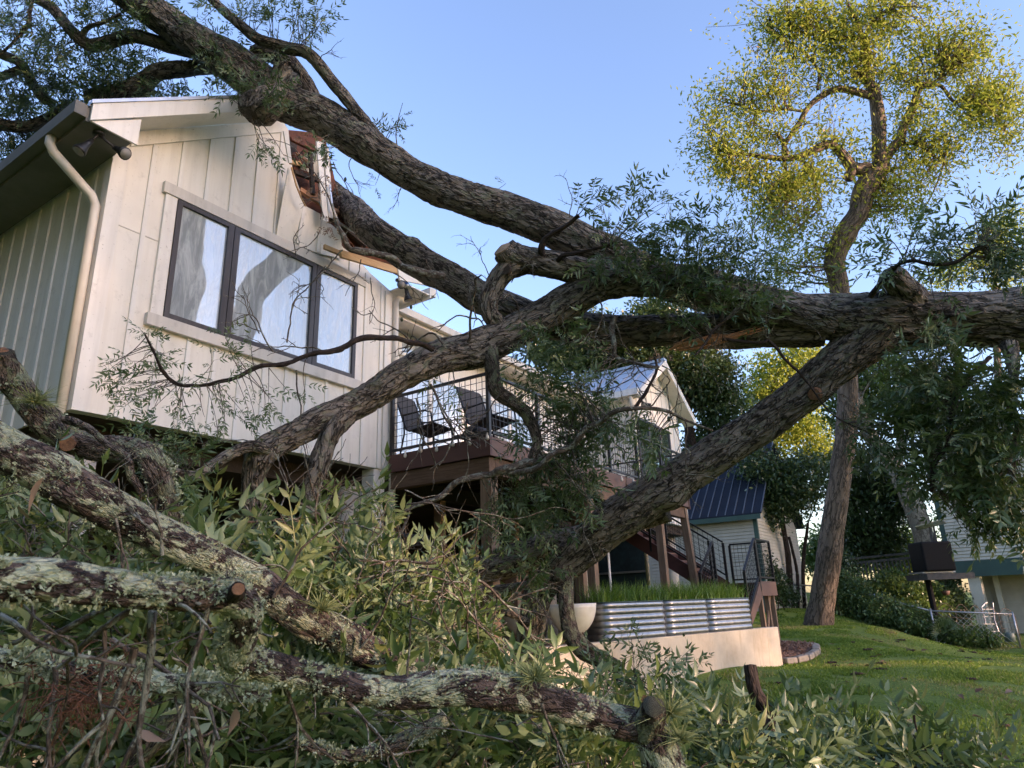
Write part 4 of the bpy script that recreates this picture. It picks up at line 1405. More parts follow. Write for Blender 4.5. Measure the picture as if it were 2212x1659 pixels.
for q in wire2[1:]:
    MB().lathe([(0.0, 0.0), (0.012, -0.005), (0.012, -0.03), (0.024, -0.055), (0.028, -0.08), (0.018, -0.1), (0.0, -0.105)], np.array(q), 10).build('bulb', 'string_bulb', sl2, True)

# ------------------------------------------------------------------ patio chairs and table on the deck
def chair(loc, rz, label, k=1.0):
    root = thing('patio_chair', loc, label, 'chair', 'sling chairs on the deck')
    L = LOC[root.name]
    def W(p):
        p = np.array(p, float) * k
        c, s = math.cos(rz), math.sin(rz)
        return L + np.array([c * p[0] - s * p[1], s * p[0] + c * p[1], p[2]])
    side = [(0.30, 0.43), (0.25, 0.45), (-0.18, 0.38), (-0.24, 0.41), (-0.48, 1.02), (-0.52, 1.05)]
    sheet = MB()
    for (x0, z0), (x1, z1) in zip(side[:-1], side[1:]):
        sheet.hexa([W((x0, -0.25, z0)), W((x1, -0.25, z1)), W((x1, 0.25, z1)), W((x0, 0.25, z0)), W((x0, -0.25, z0 + 0.012)), W((x1, -0.25, z1 + 0.012)), W((x1, 0.25, z1 + 0.012)), W((x0, 0.25, z0 + 0.012))])
    sheet.build('sling', 'sling_fabric', root)
    for s in (-0.26, 0.26):
        MB().tube([W((x, s, z)) for x, z in side], 0.016, 8).build('side_rail', 'black_metal', root, True)
        MB().tube([W((0.27, s, 0.0)), W((0.26, s, 0.3)), W((0.22, s * 1.06, 0.62)), W((0.1, s * 1.1, 0.66)), W((-0.25, s * 1.1, 0.64)), W((-0.34, s * 1.02, 0.66))], 0.014, 8).build('armrest', 'black_metal', root, True)
        MB().tube([W((-0.30, s, 0.64)), W((-0.28, s, 0.35)), W((-0.36, s, 0.0))], 0.014, 8).build('leg', 'black_metal', root, True)
    MB().tube([W((0.26, -0.26, 0.2)), W((0.26, 0.26, 0.2))], 0.01, 6).build('stretcher', 'black_metal', root)
    MB().tube([W((-0.52, -0.26, 1.05)), W((-0.53, 0, 1.06)), W((-0.52, 0.26, 1.05))], 0.016, 8).build('top_rail', 'black_metal', root, True)
    return root
chair((8.02, 6.86, DZ + E), rad(-84), 'sling patio chair standing closest to the house corner on the deck')
chair((8.30, 5.86, DZ + E), rad(-97), 'sling patio chair standing by the deck corner post')
tb = thing('patio_table', (8.75, 6.5, DZ + E), 'low dark table with a lumpy black cover between the two deck chairs', 'table')
L0 = LOC[tb.name]
MB().box(8.48, 9.02, 6.26, 6.72, DZ + 0.36 + E, DZ + 0.40 + E).build('table_top', 'sling_fabric', tb)
for sx in (8.52, 8.98):
    for s_ in (6.30, 6.68):
        MB().cyl((sx, s_, DZ + E), (sx, s_, DZ + 0.36 + E), 0.015, n=8).build('leg', 'black_metal', tb)
cov = MB().lathe([(0.0, 0.17), (0.10, 0.165), (0.19, 0.12), (0.23, 0.05), (0.24, 0.0)], (8.75, 6.48, DZ + 0.402 + E), 18).build('cover', 'tarp_grey', tb, True)

# ------------------------------------------------------------------ stairs beyond the deck
SX0, SX1 = 15.22, 16.25
stair = thing('staircase', (SX0, 5.0, 0.3 + E), 'brown wooden staircase with black railings from the deck to a small landing', 'staircase')
LZ = 0.32
NS = 10
ya, yb = 7.85, 5.07
for i in range(NS):
    y = ya + (yb - ya) * (i + 0.5) / NS
    z = DZ + (LZ - DZ) * (i + 1) / (NS + 0.0)
    B(stair, 'tread', 'deck_light', SX0 + 0.06, SX1 - 0.06, y - 0.15, y + 0.15, z - 0.035, z)
    B(stair, 'riser', 'deck_paint', SX0 + 0.06, SX1 - 0.06, y + 0.11, y + 0.13, z + 0.002, z + 0.155)
for x in (SX0, SX1 - 0.05):
    MB().hexa([(x, yb - 0.05, LZ - 0.30 + E), (x + 0.05, yb - 0.05, LZ - 0.30 + E), (x + 0.05, ya, DZ - 0.28 + E), (x, ya, DZ - 0.28 + E),
               (x, yb - 0.05, LZ + 0.05 + E), (x + 0.05, yb - 0.05, LZ + 0.05 + E), (x + 0.05, ya, DZ + 0.07 + E), (x, ya, DZ + 0.07 + E)]).build('stringer', 'deck_paint', stair)
railing(stair, (SX0 + 0.02, ya - 0.1, DZ - 0.02 + E), (SX0 + 0.02, yb, LZ + 0.06 + E), 0.88, 3, 0.14, 0.11, 'stair_railing')
railing(stair, (SX1 - 0.02, ya - 0.1, DZ - 0.02 + E), (SX1 - 0.02, yb, LZ + 0.06 + E), 0.88, 3, 0.14, 0.11, 'stair_railing')
# landing and the steps down from it
LY0 = 4.10
B(stair, 'landing', 'deck_paint', SX0, SX1 + 0.15, LY0, yb - 0.06, LZ - 0.04, LZ)
B(stair, 'landing_rim', 'deck_paint', SX0 - 0.03, SX0 - 0.001, LY0, yb - 0.06, LZ - 0.22, LZ - 0.002)
B(stair, 'landing_rim', 'deck_light', SX0 - 0.03, SX1 + 0.15, LY0 - 0.04, LY0 - 0.001, LZ - 0.27, LZ + 0.02)
for i in range(4):
    x = SX0 - 0.032 - 0.25 * (i + 1)
    z = LZ - 0.172 * (i + 1)
    B(stair, 'tread', 'deck_paint', x, x + 0.27, LY0 + 0.05, yb - 0.1, z - 0.035, z)
    B(stair, 'riser', 'deck_paint', x + 0.252, x + 0.27, LY0 + 0.05, yb - 0.1, z + 0.002, z + 0.135)
for y in (LY0 - 0.04, yb - 0.12):
    MB().hexa([(SX0 - 1.15, y, PAT + E), (SX0 - 1.15, y + 0.04, PAT + E), (SX0 - 0.04, y + 0.04, LZ - 0.28 + E), (SX0 - 0.04, y, LZ - 0.28 + E),
               (SX0 - 1.12, y, PAT + 0.22 + E), (SX0 - 1.12, y + 0.04, PAT + 0.22 + E), (SX0 - 0.04, y + 0.04, LZ + 0.03 + E), (SX0 - 0.04, y, LZ + 0.03 + E)]).build('stringer', 'deck_light', stair)
    railing(stair, (SX0 - 0.05, y + 0.02, LZ + 0.02 + E), (SX0 - 1.05, y + 0.02, PAT + 0.2 + E), 0.86, 2, 0.1, 0.1, 'stair_railing')
railing(stair, (SX0 + 0.05, LY0 - 0.01, LZ + E), (SX1 + 0.12, LY0 - 0.01, LZ + E), 0.88, 2, 0.1, 0.09, 'landing_railing')
railing(stair, (SX1 + 0.12, LY0 + 0.06, LZ + E), (SX1 + 0.12, yb - 0.1, LZ + E), 0.88, 2, 0.1, 0.09, 'landing_railing', end=(False, True))
for x, y in ((SX0 + 0.1, LY0 + 0.02), (SX1 + 0.02, LY0 + 0.02), (SX0 + 0.62, LY0 + 0.02), (SX0 + 0.1, 4.9), (SX1 + 0.02, 4.9)):
    MB().box(x, x + 0.09, y, y + 0.09, -1.1 + E, LZ - 0.042 + E).build('support_post', 'post_wood', stair)
MB().bar((SX0 + 0.2, LY0 + 0.065, -0.9 + E), (SX1, LY0 + 0.065, LZ - 0.06 + E), 0.04, 0.09).build('brace', 'post_wood', stair)

# ------------------------------------------------------------------ concrete retaining wall, patio, raised beds
WA, WB = np.array([6.0, 6.05]), np.array([14.9, 3.77])
wd = (WB - WA) / np.linalg.norm(WB - WA)
wn_ = np.array([-wd[1], wd[0]])
def wpt(s, off, z):
    q = WA + wd * s + wn_ * off
    return (q[0], q[1], z + E)
WL = np.linalg.norm(WB - WA)
cw = MB()
cw.hexa([wpt(0, 0, -1.9), wpt(WL, 0, -1.9), wpt(WL, 0.22, -1.9), wpt(0, 0.22, -1.9), wpt(0, 0, PAT), wpt(WL, 0, PAT), wpt(WL, 0.22, PAT), wpt(0, 0.22, PAT)])
cwo = cw.build('retaining_wall', 'stained_concrete', None, False, 'low stained concrete retaining wall below the raised beds', 'wall', None, None, wpt(0, 0, -1.9))
bv = cwo.modifiers.new('bevel', 'BEVEL')
bv.width = 0.015
bv.segments = 2
pt = MB().add([wpt(0, 0.221, PAT - 0.02), wpt(WL, 0.221, PAT - 0.02), (15.2, 5.0, PAT - 0.02 + E), (15.6, 8.5, PAT - 0.02 + E), (5.5, 9.5, PAT - 0.02 + E), (5.0, 7.0, PAT - 0.02 + E)], [(0, 1, 2, 3, 4, 5)])
pt.build('patio', 'patio_floor', None, kind='structure')
# added bank of dark soil behind the piers keeps light out under the house
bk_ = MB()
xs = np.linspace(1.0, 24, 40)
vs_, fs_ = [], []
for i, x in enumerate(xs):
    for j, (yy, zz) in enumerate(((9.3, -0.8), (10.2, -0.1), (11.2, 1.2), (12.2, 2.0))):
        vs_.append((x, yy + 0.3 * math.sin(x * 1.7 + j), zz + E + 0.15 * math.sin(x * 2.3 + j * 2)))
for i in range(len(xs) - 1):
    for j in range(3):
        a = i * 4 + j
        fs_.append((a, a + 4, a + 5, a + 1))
bk_.add(vs_, fs_).build('shade_bank', 'soil', None, True, kind='structure')

def raised_bed(s0, s1, label, seed):
    """corrugated oval bed standing on the wall"""
    r_ = np.random.default_rng(seed)
    dep, h = 0.62, 0.56
    c0 = np.array(wpt((s0 + s1) / 2, 0.02 + dep / 2, PAT))
    root = thing('raised_bed', tuple(c0), label, 'planter', 'corrugated raised beds on the wall')
    out = []
    rr = 0.16
    n = 10
    for cs, co, a0 in ((s1 - rr, rr, -90), (s1 - rr, dep - rr, 0), (s0 + rr, dep - rr, 90), (s0 + rr, rr, 180)):
        for k in range(n + 1):
            a = rad(a0 + 90 * k / n)
            out.append((cs + rr * math.cos(a), co + rr * math.sin(a), math.cos(a), math.sin(a)))
    m = len(out)
    rows = 72
    V = []
    for j in range(rows + 1):
        z = h * j / rows
        bulge = 0.022 * (abs(math.sin(math.pi * 6 * j / rows)) ** 0.8 - 0.5)
        for s, o_, cs, sn in out:
            V.append(wpt(s + bulge * cs, 0.02 + o_ + bulge * sn, PAT + z))
    F = []
    for j in range(rows):
        for k in range(m):
            k2 = (k + 1) % m
            F.append((j * m + k, j * m + k2, (j + 1) * m + k2, (j + 1) * m + k))
    MB().add(V, F).build('corrugated_wall', 'galvanised', root, True)
    MB().tube([wpt(s, 0.02 + o_, PAT + h) for s, o_, _, _ in out + out[:1]], 0.012, 6).build('rim', 'bed_rim', root, True)
    MB().add([wpt(s, 0.02 + o_, PAT + h - 0.06) for s, o_, _, _ in out], [tuple(range(m))]).build('soil', 'soil', root)
    bl = MB()
    for s in np.arange(s0 + rr + 0.1, s1 - 0.1, 0.24):
        for j in range(6):
            q = np.array(wpt(s, 0.02 - 0.012, PAT + h * (j + 0.5) / 6))
            bl.lathe([(0.008, -0.004), (0.008, 0.004), (0.0, 0.007)], q, 6)
    bl.build('bolts', 'galv_pipe', root, kind='stuff')
    # strap-leaved grass
    k = 900
    Vg, Fg, Tg = [], [], []
    nb = 0
    for i in range(k):
        s = r_.uniform(s0 + 0.04, s1 - 0.04)
        o_ = r_.uniform(0.05, dep - 0.05)
        b = np.array(wpt(s, 0.02 + o_, PAT + h - 0.05))
        ln = r_.uniform(0.25, 0.48)
        dr = r_.normal(size=2) * 0.5
        w = 0.007
        a = r_.uniform(0, 6.28)
        sd_ = np.array([math.cos(a) * w, math.sin(a) * w, 0])
        for t in (0, 0.4, 0.75, 1.0):
            p = b + np.array([dr[0] * ln * t * t, dr[1] * ln * t * t, ln * (t - 0.35 * t * t * np.hypot(*dr))])
            ww = (1 - t) * 0.9 + 0.1
            Vg += [p - sd_ * ww, p + sd_ * ww]
        for t in range(3):
            q = nb + 2 * t
            Fg.append((q, q + 1, q + 3, q + 2))
        nb += 8
        Tg += [r_.random()] * 8
    link('grass', mesh_np('grass', np.array(Vg), np.array(Fg), 'lily_blade', True, {'rnd': ('FLOAT', Tg)}, LOC[root.name]), root, kind='stuff')
def s_at(x, y):
    q = PZ(x, y, PAT)
    return float(np.dot(q[:2] - WA, wd))
sA, sB, sC, sD = s_at(1302, 1386), s_at(1421, 1374), s_at(1519, 1366), s_at(1600, 1358)
raised_bed(sA, sB - 0.015, 'galvanised corrugated raised bed of grass next to the white bowl planter', 31)
raised_bed(sB + 0.015, sC - 0.015, 'galvanised corrugated raised bed of grass, middle one of three', 32)
raised_bed(sC + 0.015, sD, 'galvanised corrugated raised bed of grass next to the landing steps', 33)
# white bowl planters on legs
def bowl(c, r, h, label):
    root = thing('bowl_planter', tuple(c), label, 'planter', 'white bowl planters')
    prof = [(0.02, 0.0)] + [(r * math.sin(rad(a)), h * (1 - math.cos(rad(a)))) for a in range(10, 91, 8)] + [(r, h), (r - 0.03, h), (r - 0.04, h - 0.05)]
    MB().lathe([(a, b + 0.10) for a, b in prof], c, 40).build('bowl', 'egg_white', root, True)
    MB().lathe([(0, h + 0.04), (r - 0.03, h + 0.04)], c, 24).build('soil', 'soil', root)
    for k in range(3):
        a = k * 2.1 + 0.4
        MB().cyl(c + np.array([math.cos(a) * r * 0.45, math.sin(a) * r * 0.45, 0]), c + np.array([math.cos(a) * r * 0.45, math.sin(a) * r * 0.45, 0.2]), 0.012, n=8).build('leg', 'post_wood', root)
q = np.array(wpt(sA - 0.40, 0.34, PAT))
bowl(q, 0.37, 0.46, 'large white bowl planter on legs at the end of the raised beds')
q = np.array(wpt(sA - 1.0, 0.75, PAT))
bowl(q, 0.34, 0.44, 'white bowl planter half hidden behind the crooked limb')

# mulch bed with stone edging past the wall end
def gz(x, y): return float(ground_z(np.array(float(x)), np.array(float(y))))
mpoly = [(14.95, 3.85), (15.5, 3.5), (16.3, 3.45), (16.9, 3.8), (17.0, 4.6), (16.4, 5.2), (15.0, 5.2)]
MB().add([(x, y, gz(x, y) + 0.10) for x, y in mpoly], [tuple(range(len(mpoly)))]).build('mulch_bed', 'mulch', None, kind='structure')
mc = MB()
for i in range(700):
    x, y = g_r.uniform(14.95, 17.0), g_r.uniform(3.5, 5.2)
    if y < 3.5 + max(0, (15.5 - x)) * 0.6 or (x - 16) ** 2 + (y - 4.4) ** 2 > 1.25:
        continue
    z = gz(x, y) + 0.11
    a = g_r.uniform(0, 6.28)
    l = g_r.uniform(0.02, 0.05)
    d = np.array([math.cos(a) * l, math.sin(a) * l, g_r.normal() * 0.015])
    mc.bar(np.array([x, y, z]) - d, np.array([x, y, z + 0.015]) + d, 0.025, 0.01)
mc.build('mulch_chips', 'mulch_chip', None, False, 'loose reddish bark chips in the edged bed', 'mulch', None, 'stuff')
edge = thing('stone_edging', (15.5, 3.45, gz(15.5, 3.45)), 'row of flat pale stones edging the mulch bed at the wall end', 'edging')
st_r = np.random.default_rng(8)
ep = [(14.98, 3.78), (15.45, 3.45), (16.0, 3.36), (16.5, 3.45), (16.95, 3.75), (17.1, 4.3)]
for (xa, ya_), (xb, yb_) in zip(ep[:-1], ep[1:]):
    n = 2
    for i in range(n):
        t0, t1 = (i + 0.04) / n, (i + 0.96) / n
        a = np.array([xa + (xb - xa) * t0, ya_ + (yb_ - ya_) * t0])
        b = np.array([xa + (xb - xa) * t1, ya_ + (yb_ - ya_) * t1])
        z = gz(*a)
        mb = MB().bar((a[0], a[1], z + 0.05), (b[0], b[1], gz(*b) + 0.05 + st_r.uniform(-0.01, 0.02)), 0.16 + st_r.uniform(-0.02, 0.03), 0.12 + st_r.uniform(-0.02, 0.03))
        so = mb.build('stone', 'stone_edge', edge)
        bv = so.modifiers.new('bevel', 'BEVEL')
        bv.width = 0.025
        bv.segments = 2
sk = thing('tarp_screen', (17.4, 9.0, PAT + E), 'dark blue-green screen with pale rails below the far wing', 'screen')
MB().box(17.40, 17.44, 7.5, 13.5, -0.9 + E, 1.84 + E).build('screen', 'teal_tarp', sk)
for z in (0.15, 0.75):
    MB().box(17.36, 17.399, 7.5, 13.5, z + E, z + 0.05 + E).build('rail', 'galv_pipe', sk)
# things stored below the deck
tp = thing('covered_grill', (13.4, 7.2, PAT + E), 'grill under a crumpled grey cover below the deck', 'grill')
V = []
for j in range(9):
    for k in range(28):
        a = k * 2 * math.pi / 28
        z = 1.0 * j / 8
        r = (0.42 - 0.06 * z + 0.05 * math.sin(5 * a + 2 * z) * (1 - z) + 0.03 * math.sin(9 * a)) if j < 8 else 0.12
        V.append((13.4 + r * 1.3 * math.cos(a), 7.2 + r * math.sin(a), PAT + z * (1 + 0.08 * math.sin(2 * a)) + E))
F = [(j * 28 + k, j * 28 + (k + 1) % 28, (j + 1) * 28 + (k + 1) % 28, (j + 1) * 28 + k) for j in range(8) for k in range(28)]
F.append(tuple(8 * 28 + k for k in range(28)))
MB().add(V, F).build('cover', 'tarp_grey', tp, True)
MB().cyl((12.9, 6.35, PAT + E), (13.0, 6.4, 1.2 + E), 0.025, n=10).build('pole', 'door_white', None, True, 'thin white pole standing below the deck stairs', 'pole')
for x, y, lab in ((12.75, 6.9, 'beige round column below the deck beside the white pole'), (12.1, 7.3, 'beige round column deeper below the deck, behind the raised beds')):
    MB().cyl((x, y, PAT + E - 0.05), (x, y, DZ - 0.27 + E), 0.15, n=20).build('round_column', 'concrete_pier', None, True, lab, 'column')

# ------------------------------------------------------------------ shed with blue metal roof
SHX, SHY0, SHY1 = 24.2, 6.35, 10.6
shed = thing('shed', (SHX, SHY0, 0.0 + E), 'pale clapboard shed with a steep dark blue metal roof', 'shed')
EAV = 2.62
for i in range(26):
    z0 = -0.25 + i * 0.11
    MB().hexa([(SHX - 0.03, SHY0 + 0.002, z0 + E), (SHX, SHY0 + 0.002, z0 + E), (SHX, SHY1, z0 + E), (SHX - 0.03, SHY1, z0 + E),
               (SHX - 0.003, SHY0 + 0.002, z0 + 0.108 + E), (SHX, SHY0 + 0.002, z0 + 0.108 + E), (SHX, SHY1, z0 + 0.108 + E), (SHX - 0.003, SHY1, z0 + 0.108 + E)]).build('siding_board', 'shaded_siding', shed)
    MB().hexa([(SHX + 0.1, SHY0 - 0.03, z0 + E), (30.0, SHY0 - 0.03, z0 + E), (30.0, SHY0, z0 + E), (SHX + 0.1, SHY0, z0 + E),
               (SHX + 0.1, SHY0 - 0.003, z0 + 0.108 + E), (30.0, SHY0 - 0.003, z0 + 0.108 + E), (30.0, SHY0, z0 + 0.108 + E), (SHX + 0.1, SHY0, z0 + 0.108 + E)]).build('siding_board', 'cream_siding', shed)
B(shed, 'wall', 'shaded_siding', SHX + 0.001, 30.0, SHY0 + 0.001, SHY1, -0.9, EAV)
B(shed, 'corner_board', 'green_paint', SHX - 0.03, SHX + 0.1, SHY0 - 0.03, SHY0 + 0.1, -0.9, EAV)
B(shed, 'fascia', 'green_paint', SHX - 0.32, SHX - 0.28, SHY0 - 0.25, SHY1 + 0.2, EAV - 0.1, EAV + 0.06)
sr = MB().hexa([(SHX - 0.3, SHY0 - 0.3, EAV + 0.06 + E), (27.1, SHY0 - 0.3, EAV + 3.0 + E), (27.1, SHY1 + 0.2, EAV + 3.0 + E), (SHX - 0.3, SHY1 + 0.2, EAV + 0.06 + E),
                (SHX - 0.3, SHY0 - 0.3, EAV + 0.10 + E), (27.1, SHY0 - 0.3, EAV + 3.04 + E), (27.1, SHY1 + 0.2, EAV + 3.04 + E), (SHX - 0.3, SHY1 + 0.2, EAV + 0.10 + E)]).build('roof', 'blue_roof', shed)
for y in np.arange(SHY0 - 0.28, SHY1 + 0.2, 0.30):
    MB().bar((SHX - 0.3, y, EAV + 0.115 + E), (27.1, y, EAV + 3.055 + E), 0.03, 0.035).build('seam', 'seam_highlight', sr)
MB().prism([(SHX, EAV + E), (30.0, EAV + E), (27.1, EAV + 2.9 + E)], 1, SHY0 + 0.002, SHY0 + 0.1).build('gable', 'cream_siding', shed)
MB().hexa([(27.101, SHY0 - 0.3, EAV + 3.0 + E), (30.3, SHY0 - 0.3, EAV + E), (30.3, SHY1 + 0.2, EAV + E), (27.101, SHY1 + 0.2, EAV + 3.0 + E),
           (27.101, SHY0 - 0.3, EAV + 3.04 + E), (30.3, SHY0 - 0.3, EAV + 0.04 + E), (30.3, SHY1 + 0.2, EAV + 0.04 + E), (27.101, SHY1 + 0.2, EAV + 3.04 + E)]).build('roof', 'blue_roof', shed)

# ------------------------------------------------------------------ neighbouring house at the far right
NO = P(2057, 1215, 25.0)
NR = P(2212, 1206, 23.6)
e1 = (NR - NO)
e1[2] = 0
e1 /= np.linalg.norm(e1)
e2 = np.array([-e1[1], e1[0], 0])
if np.dot(e2, FW) < 0:
    e2 = -e2
def NP(s, t, z):
    return NO + e1 * s + e2 * t + np.array([0, 0, z])
def nbox(name, mat, parent, s0, s1, t0, t1, z0, z1):
    return MB().hexa([NP(s0, t0, z0), NP(s1, t0, z0), NP(s1, t1, z0), NP(s0, t1, z0), NP(s0, t0, z1), NP(s1, t0, z1), NP(s1, t1, z1), NP(s0, t1, z1)]).build(name, mat, parent)
nb = thing('neighbour_house', tuple(NP(0, 0, -2.8)), 'cream clapboard house on pillars with a green beam across the front', 'house')
nbox('beam', 'green_paint', nb, -0.02, 6.0, -0.06, 0.1, -0.52, 0.02)
nbox('wall', 'cream_siding', nb, 0.0, 6.0, 0.021, 4.0, 0.021, 4.2)
nbox('corner_board', 'green_paint', nb, -0.16, -0.001, -0.03, 0.15, 0.03, 4.2)
for i in range(36):
    z0 = 0.022 + i * 0.115
    MB().hexa([NP(0, -0.022, z0 + 0.012), NP(6, -0.022, z0 + 0.012), NP(6, 0.02, z0), NP(0, 0.02, z0), NP(0, 0.013, z0 + 0.112), NP(6, 0.013, z0 + 0.112), NP(6, 0.02, z0 + 0.112), NP(0, 0.02, z0 + 0.112)]).build('siding_board', 'cream_siding', nb)
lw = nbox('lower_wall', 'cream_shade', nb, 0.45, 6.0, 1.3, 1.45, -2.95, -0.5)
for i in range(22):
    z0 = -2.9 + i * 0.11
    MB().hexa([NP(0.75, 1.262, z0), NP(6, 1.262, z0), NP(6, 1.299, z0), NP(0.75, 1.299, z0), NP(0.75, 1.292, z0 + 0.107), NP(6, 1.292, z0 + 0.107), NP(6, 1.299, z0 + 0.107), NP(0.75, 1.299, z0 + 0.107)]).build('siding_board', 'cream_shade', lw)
nbox('pillar', 'cream_siding', nb, 0.35, 0.72, 0.05, 0.4, -2.95, -0.521)
nbox('pillar', 'cream_siding', nb, 0.95, 1.1, 0.9, 1.05, -2.95, -0.5)
vt = nbox('vent', 'vent_grey', nb, 2.25, 2.75, 1.24, 1.279, -1.15, -0.78)
for i in range(6):
    nbox('louvre', 'black_plastic', vt, 2.28, 2.72, 1.22, 1.239, -1.12 + 0.055 * i, -1.09 + 0.055 * i)
nbox('floor', 'concrete_pier', nb, 0.2, 6.0, -0.6, 1.28, -3.2, -2.95)
MB().hexa([NP(-0.4, -0.5, 4.2), NP(6, -0.5, 4.2), NP(6, 4.5, 5.6), NP(-0.4, 4.5, 5.6), NP(-0.4, -0.5, 4.3), NP(6, -0.5, 4.3), NP(6, 4.5, 5.7), NP(-0.4, 4.5, 5.7)]).build('roof', 'blue_roof', nb)
# gangway with railing that meets the neighbour's wall, black cabinet and bird feeder
dk = thing('walkway', tuple(P(1900, 1245, 27)), 'weathered wooden walkway with slatted railing leading to the neighbouring house', 'walkway')
wa, wb = P(1808, 1252, 28.5), P(2068, 1250, 25.2)
wa[2] = wb[2] = (wa[2] + wb[2]) / 2
wa[2] -= 0.1
MB().bar(wa, wb, 1.0, 0.12).build('walkway_floor', 'old_deck', dk)
MB().bar(wa + [0, 0, 0.95], wb + [0, 0, 0.95], 0.12, 0.08).build('handrail', 'old_deck', dk)
MB().bar(wa + [0, 0, 0.78], wb + [0, 0, 0.78], 0.05, 0.09).build('handrail', 'old_deck', dk)
for i in range(30):
    q = wa + (wb - wa) * (i + 0.5) / 30
    MB().bar(q + [0, 0, 0.06], q + [0, 0, 0.74], 0.05, 0.05, (1, 0, 0)).build('baluster', 'old_deck', dk)
for t in (0.15, 0.5, 0.85):
    q = wa + (wb - wa) * t
    MB().bar([q[0], q[1], gz(q[0], q[1]) - 0.1], q, 0.12, 0.12, (1, 0, 0)).build('support_post', 'old_deck', dk)
D_ = 22.0
kk = D_ / F_D
c = P(2012, 1236, D_)
cab = thing('cabinet', (c[0], c[1], c[2]), 'black boxy grill cabinet on a single-post platform beside the green beam', 'cabinet')
def vb(name, mat, parent, cx, cy_, w, h, dep, d=D_, tilt=0.0):
    """box facing the view, centre at a view point; true vertical sides"""
    q = P(cx, cy_, d)
    ax = np.array([RT[0], RT[1], 0])
    ax /= np.linalg.norm(ax)
    ay = np.array([-ax[1], ax[0], 0])
    w, h = w * d / F_D / 2, h * d / F_D / 2
    Q = []
    for z in (-h, h):
        for a, b in ((-w, -dep), (w, -dep), (w, dep), (-w, dep)):
            Q.append(q + ax * a + ay * b + np.array([0, 0, z + tilt * a]))
    o = MB().hexa(Q).build(name, mat, parent)
    return o
o = vb('body', 'black_plastic', cab, 2012, 1203, 66, 62, 0.4)
bv = o.modifiers.new('bevel', 'BEVEL')
bv.width = 0.06
bv.segments = 3
vb('shelf', 'galv_pipe', cab, 2012, 1237, 70, 3, 0.42)
vb('platform', 'old_deck', cab, 2030, 1246, 100, 12, 0.6)
q = P(2004, 1252, D_)
MB().tube([[q[0], q[1], gz(q[0], q[1]) - 0.1], q], 0.09, 10).build('post', 'black_plastic', cab)
fd = thing('bird_feeder', tuple(P(2003, 1170, D_ + 0.1)), 'pale open feeder with a sloping lid on two thin posts above the black cabinet', 'feeder')
MB().hexa([P(1976, 1139, D_), P(2036, 1124, D_), P(2045, 1131, D_ + 0.7), P(1985, 1146, D_ + 0.7), P(1976, 1136, D_), P(2036, 1121, D_), P(2045, 1128, D_ + 0.7), P(1985, 1143, D_ + 0.7)]).build('lid', 'galv_pipe', fd)
MB().add([P(1978, 1139, D_), P(2034, 1125, D_), P(2026, 1135, D_ + 0.3), P(1995, 1143, D_ + 0.3)], [(0, 1, 2, 3)]).build('tray', 'window_glass', fd)
for x in (2008, 2017):
    MB().bar(P(x + 6, 1171, D_ + 0.1), P(x - 2, 1130, D_ + 0.3), 0.06, 0.06).build('post', 'old_deck', fd)

# ------------------------------------------------------------------ boundary fences
fence = thing('chain_link_fence', tuple(P(1790, 1330, 24)), 'galvanised pipe and chain-link fence running behind the lawn under the creeper', 'fence')
fpx = [(1650, 1310, 26.5), (1722, 1318, 25.5), (1815, 1336, 24.0), (1900, 1350, 22.5), (2022, 1376, 21.0), (2205, 1400, 20.4)]
fp = []
for x, y, d in fpx:
    q = P(x, y, d)
    q[2] = gz(q[0], q[1]) - 0.03
    fp.append(q)
for i, q in enumerate(fp):
    MB().cyl(q, q + [0, 0, 1.05], 0.03, n=8).build('fence_post', 'galv_pipe', fence, True)
for a, b in zip(fp[:-1], fp[1:]):
    MB().cyl(a + [0, 0, 0.98], b + [0, 0, 0.98], 0.024, n=8).build('top_rail', 'galv_pipe', fence, True)
    w = MB()
    L = np.linalg.norm(b - a)
    n = int(L / 0.16)
    for i in range(-5, n + 1):
        for sg in (1, -1):
            t0, t1 = i / n, (i + 6) / n
            p0, p1 = a + (b - a) * t0, a + (b - a) * t1
            z0, z1 = (0.05, 0.95) if sg > 0 else (0.95, 0.05)
            if t0 < 0 or t1 > 1:
                continue
            w.bar(p0 + [0, 0, z0], p1 + [0, 0, z1], 0.006, 0.006)
    w.build('wire_mesh', 'galv_pipe', fence)
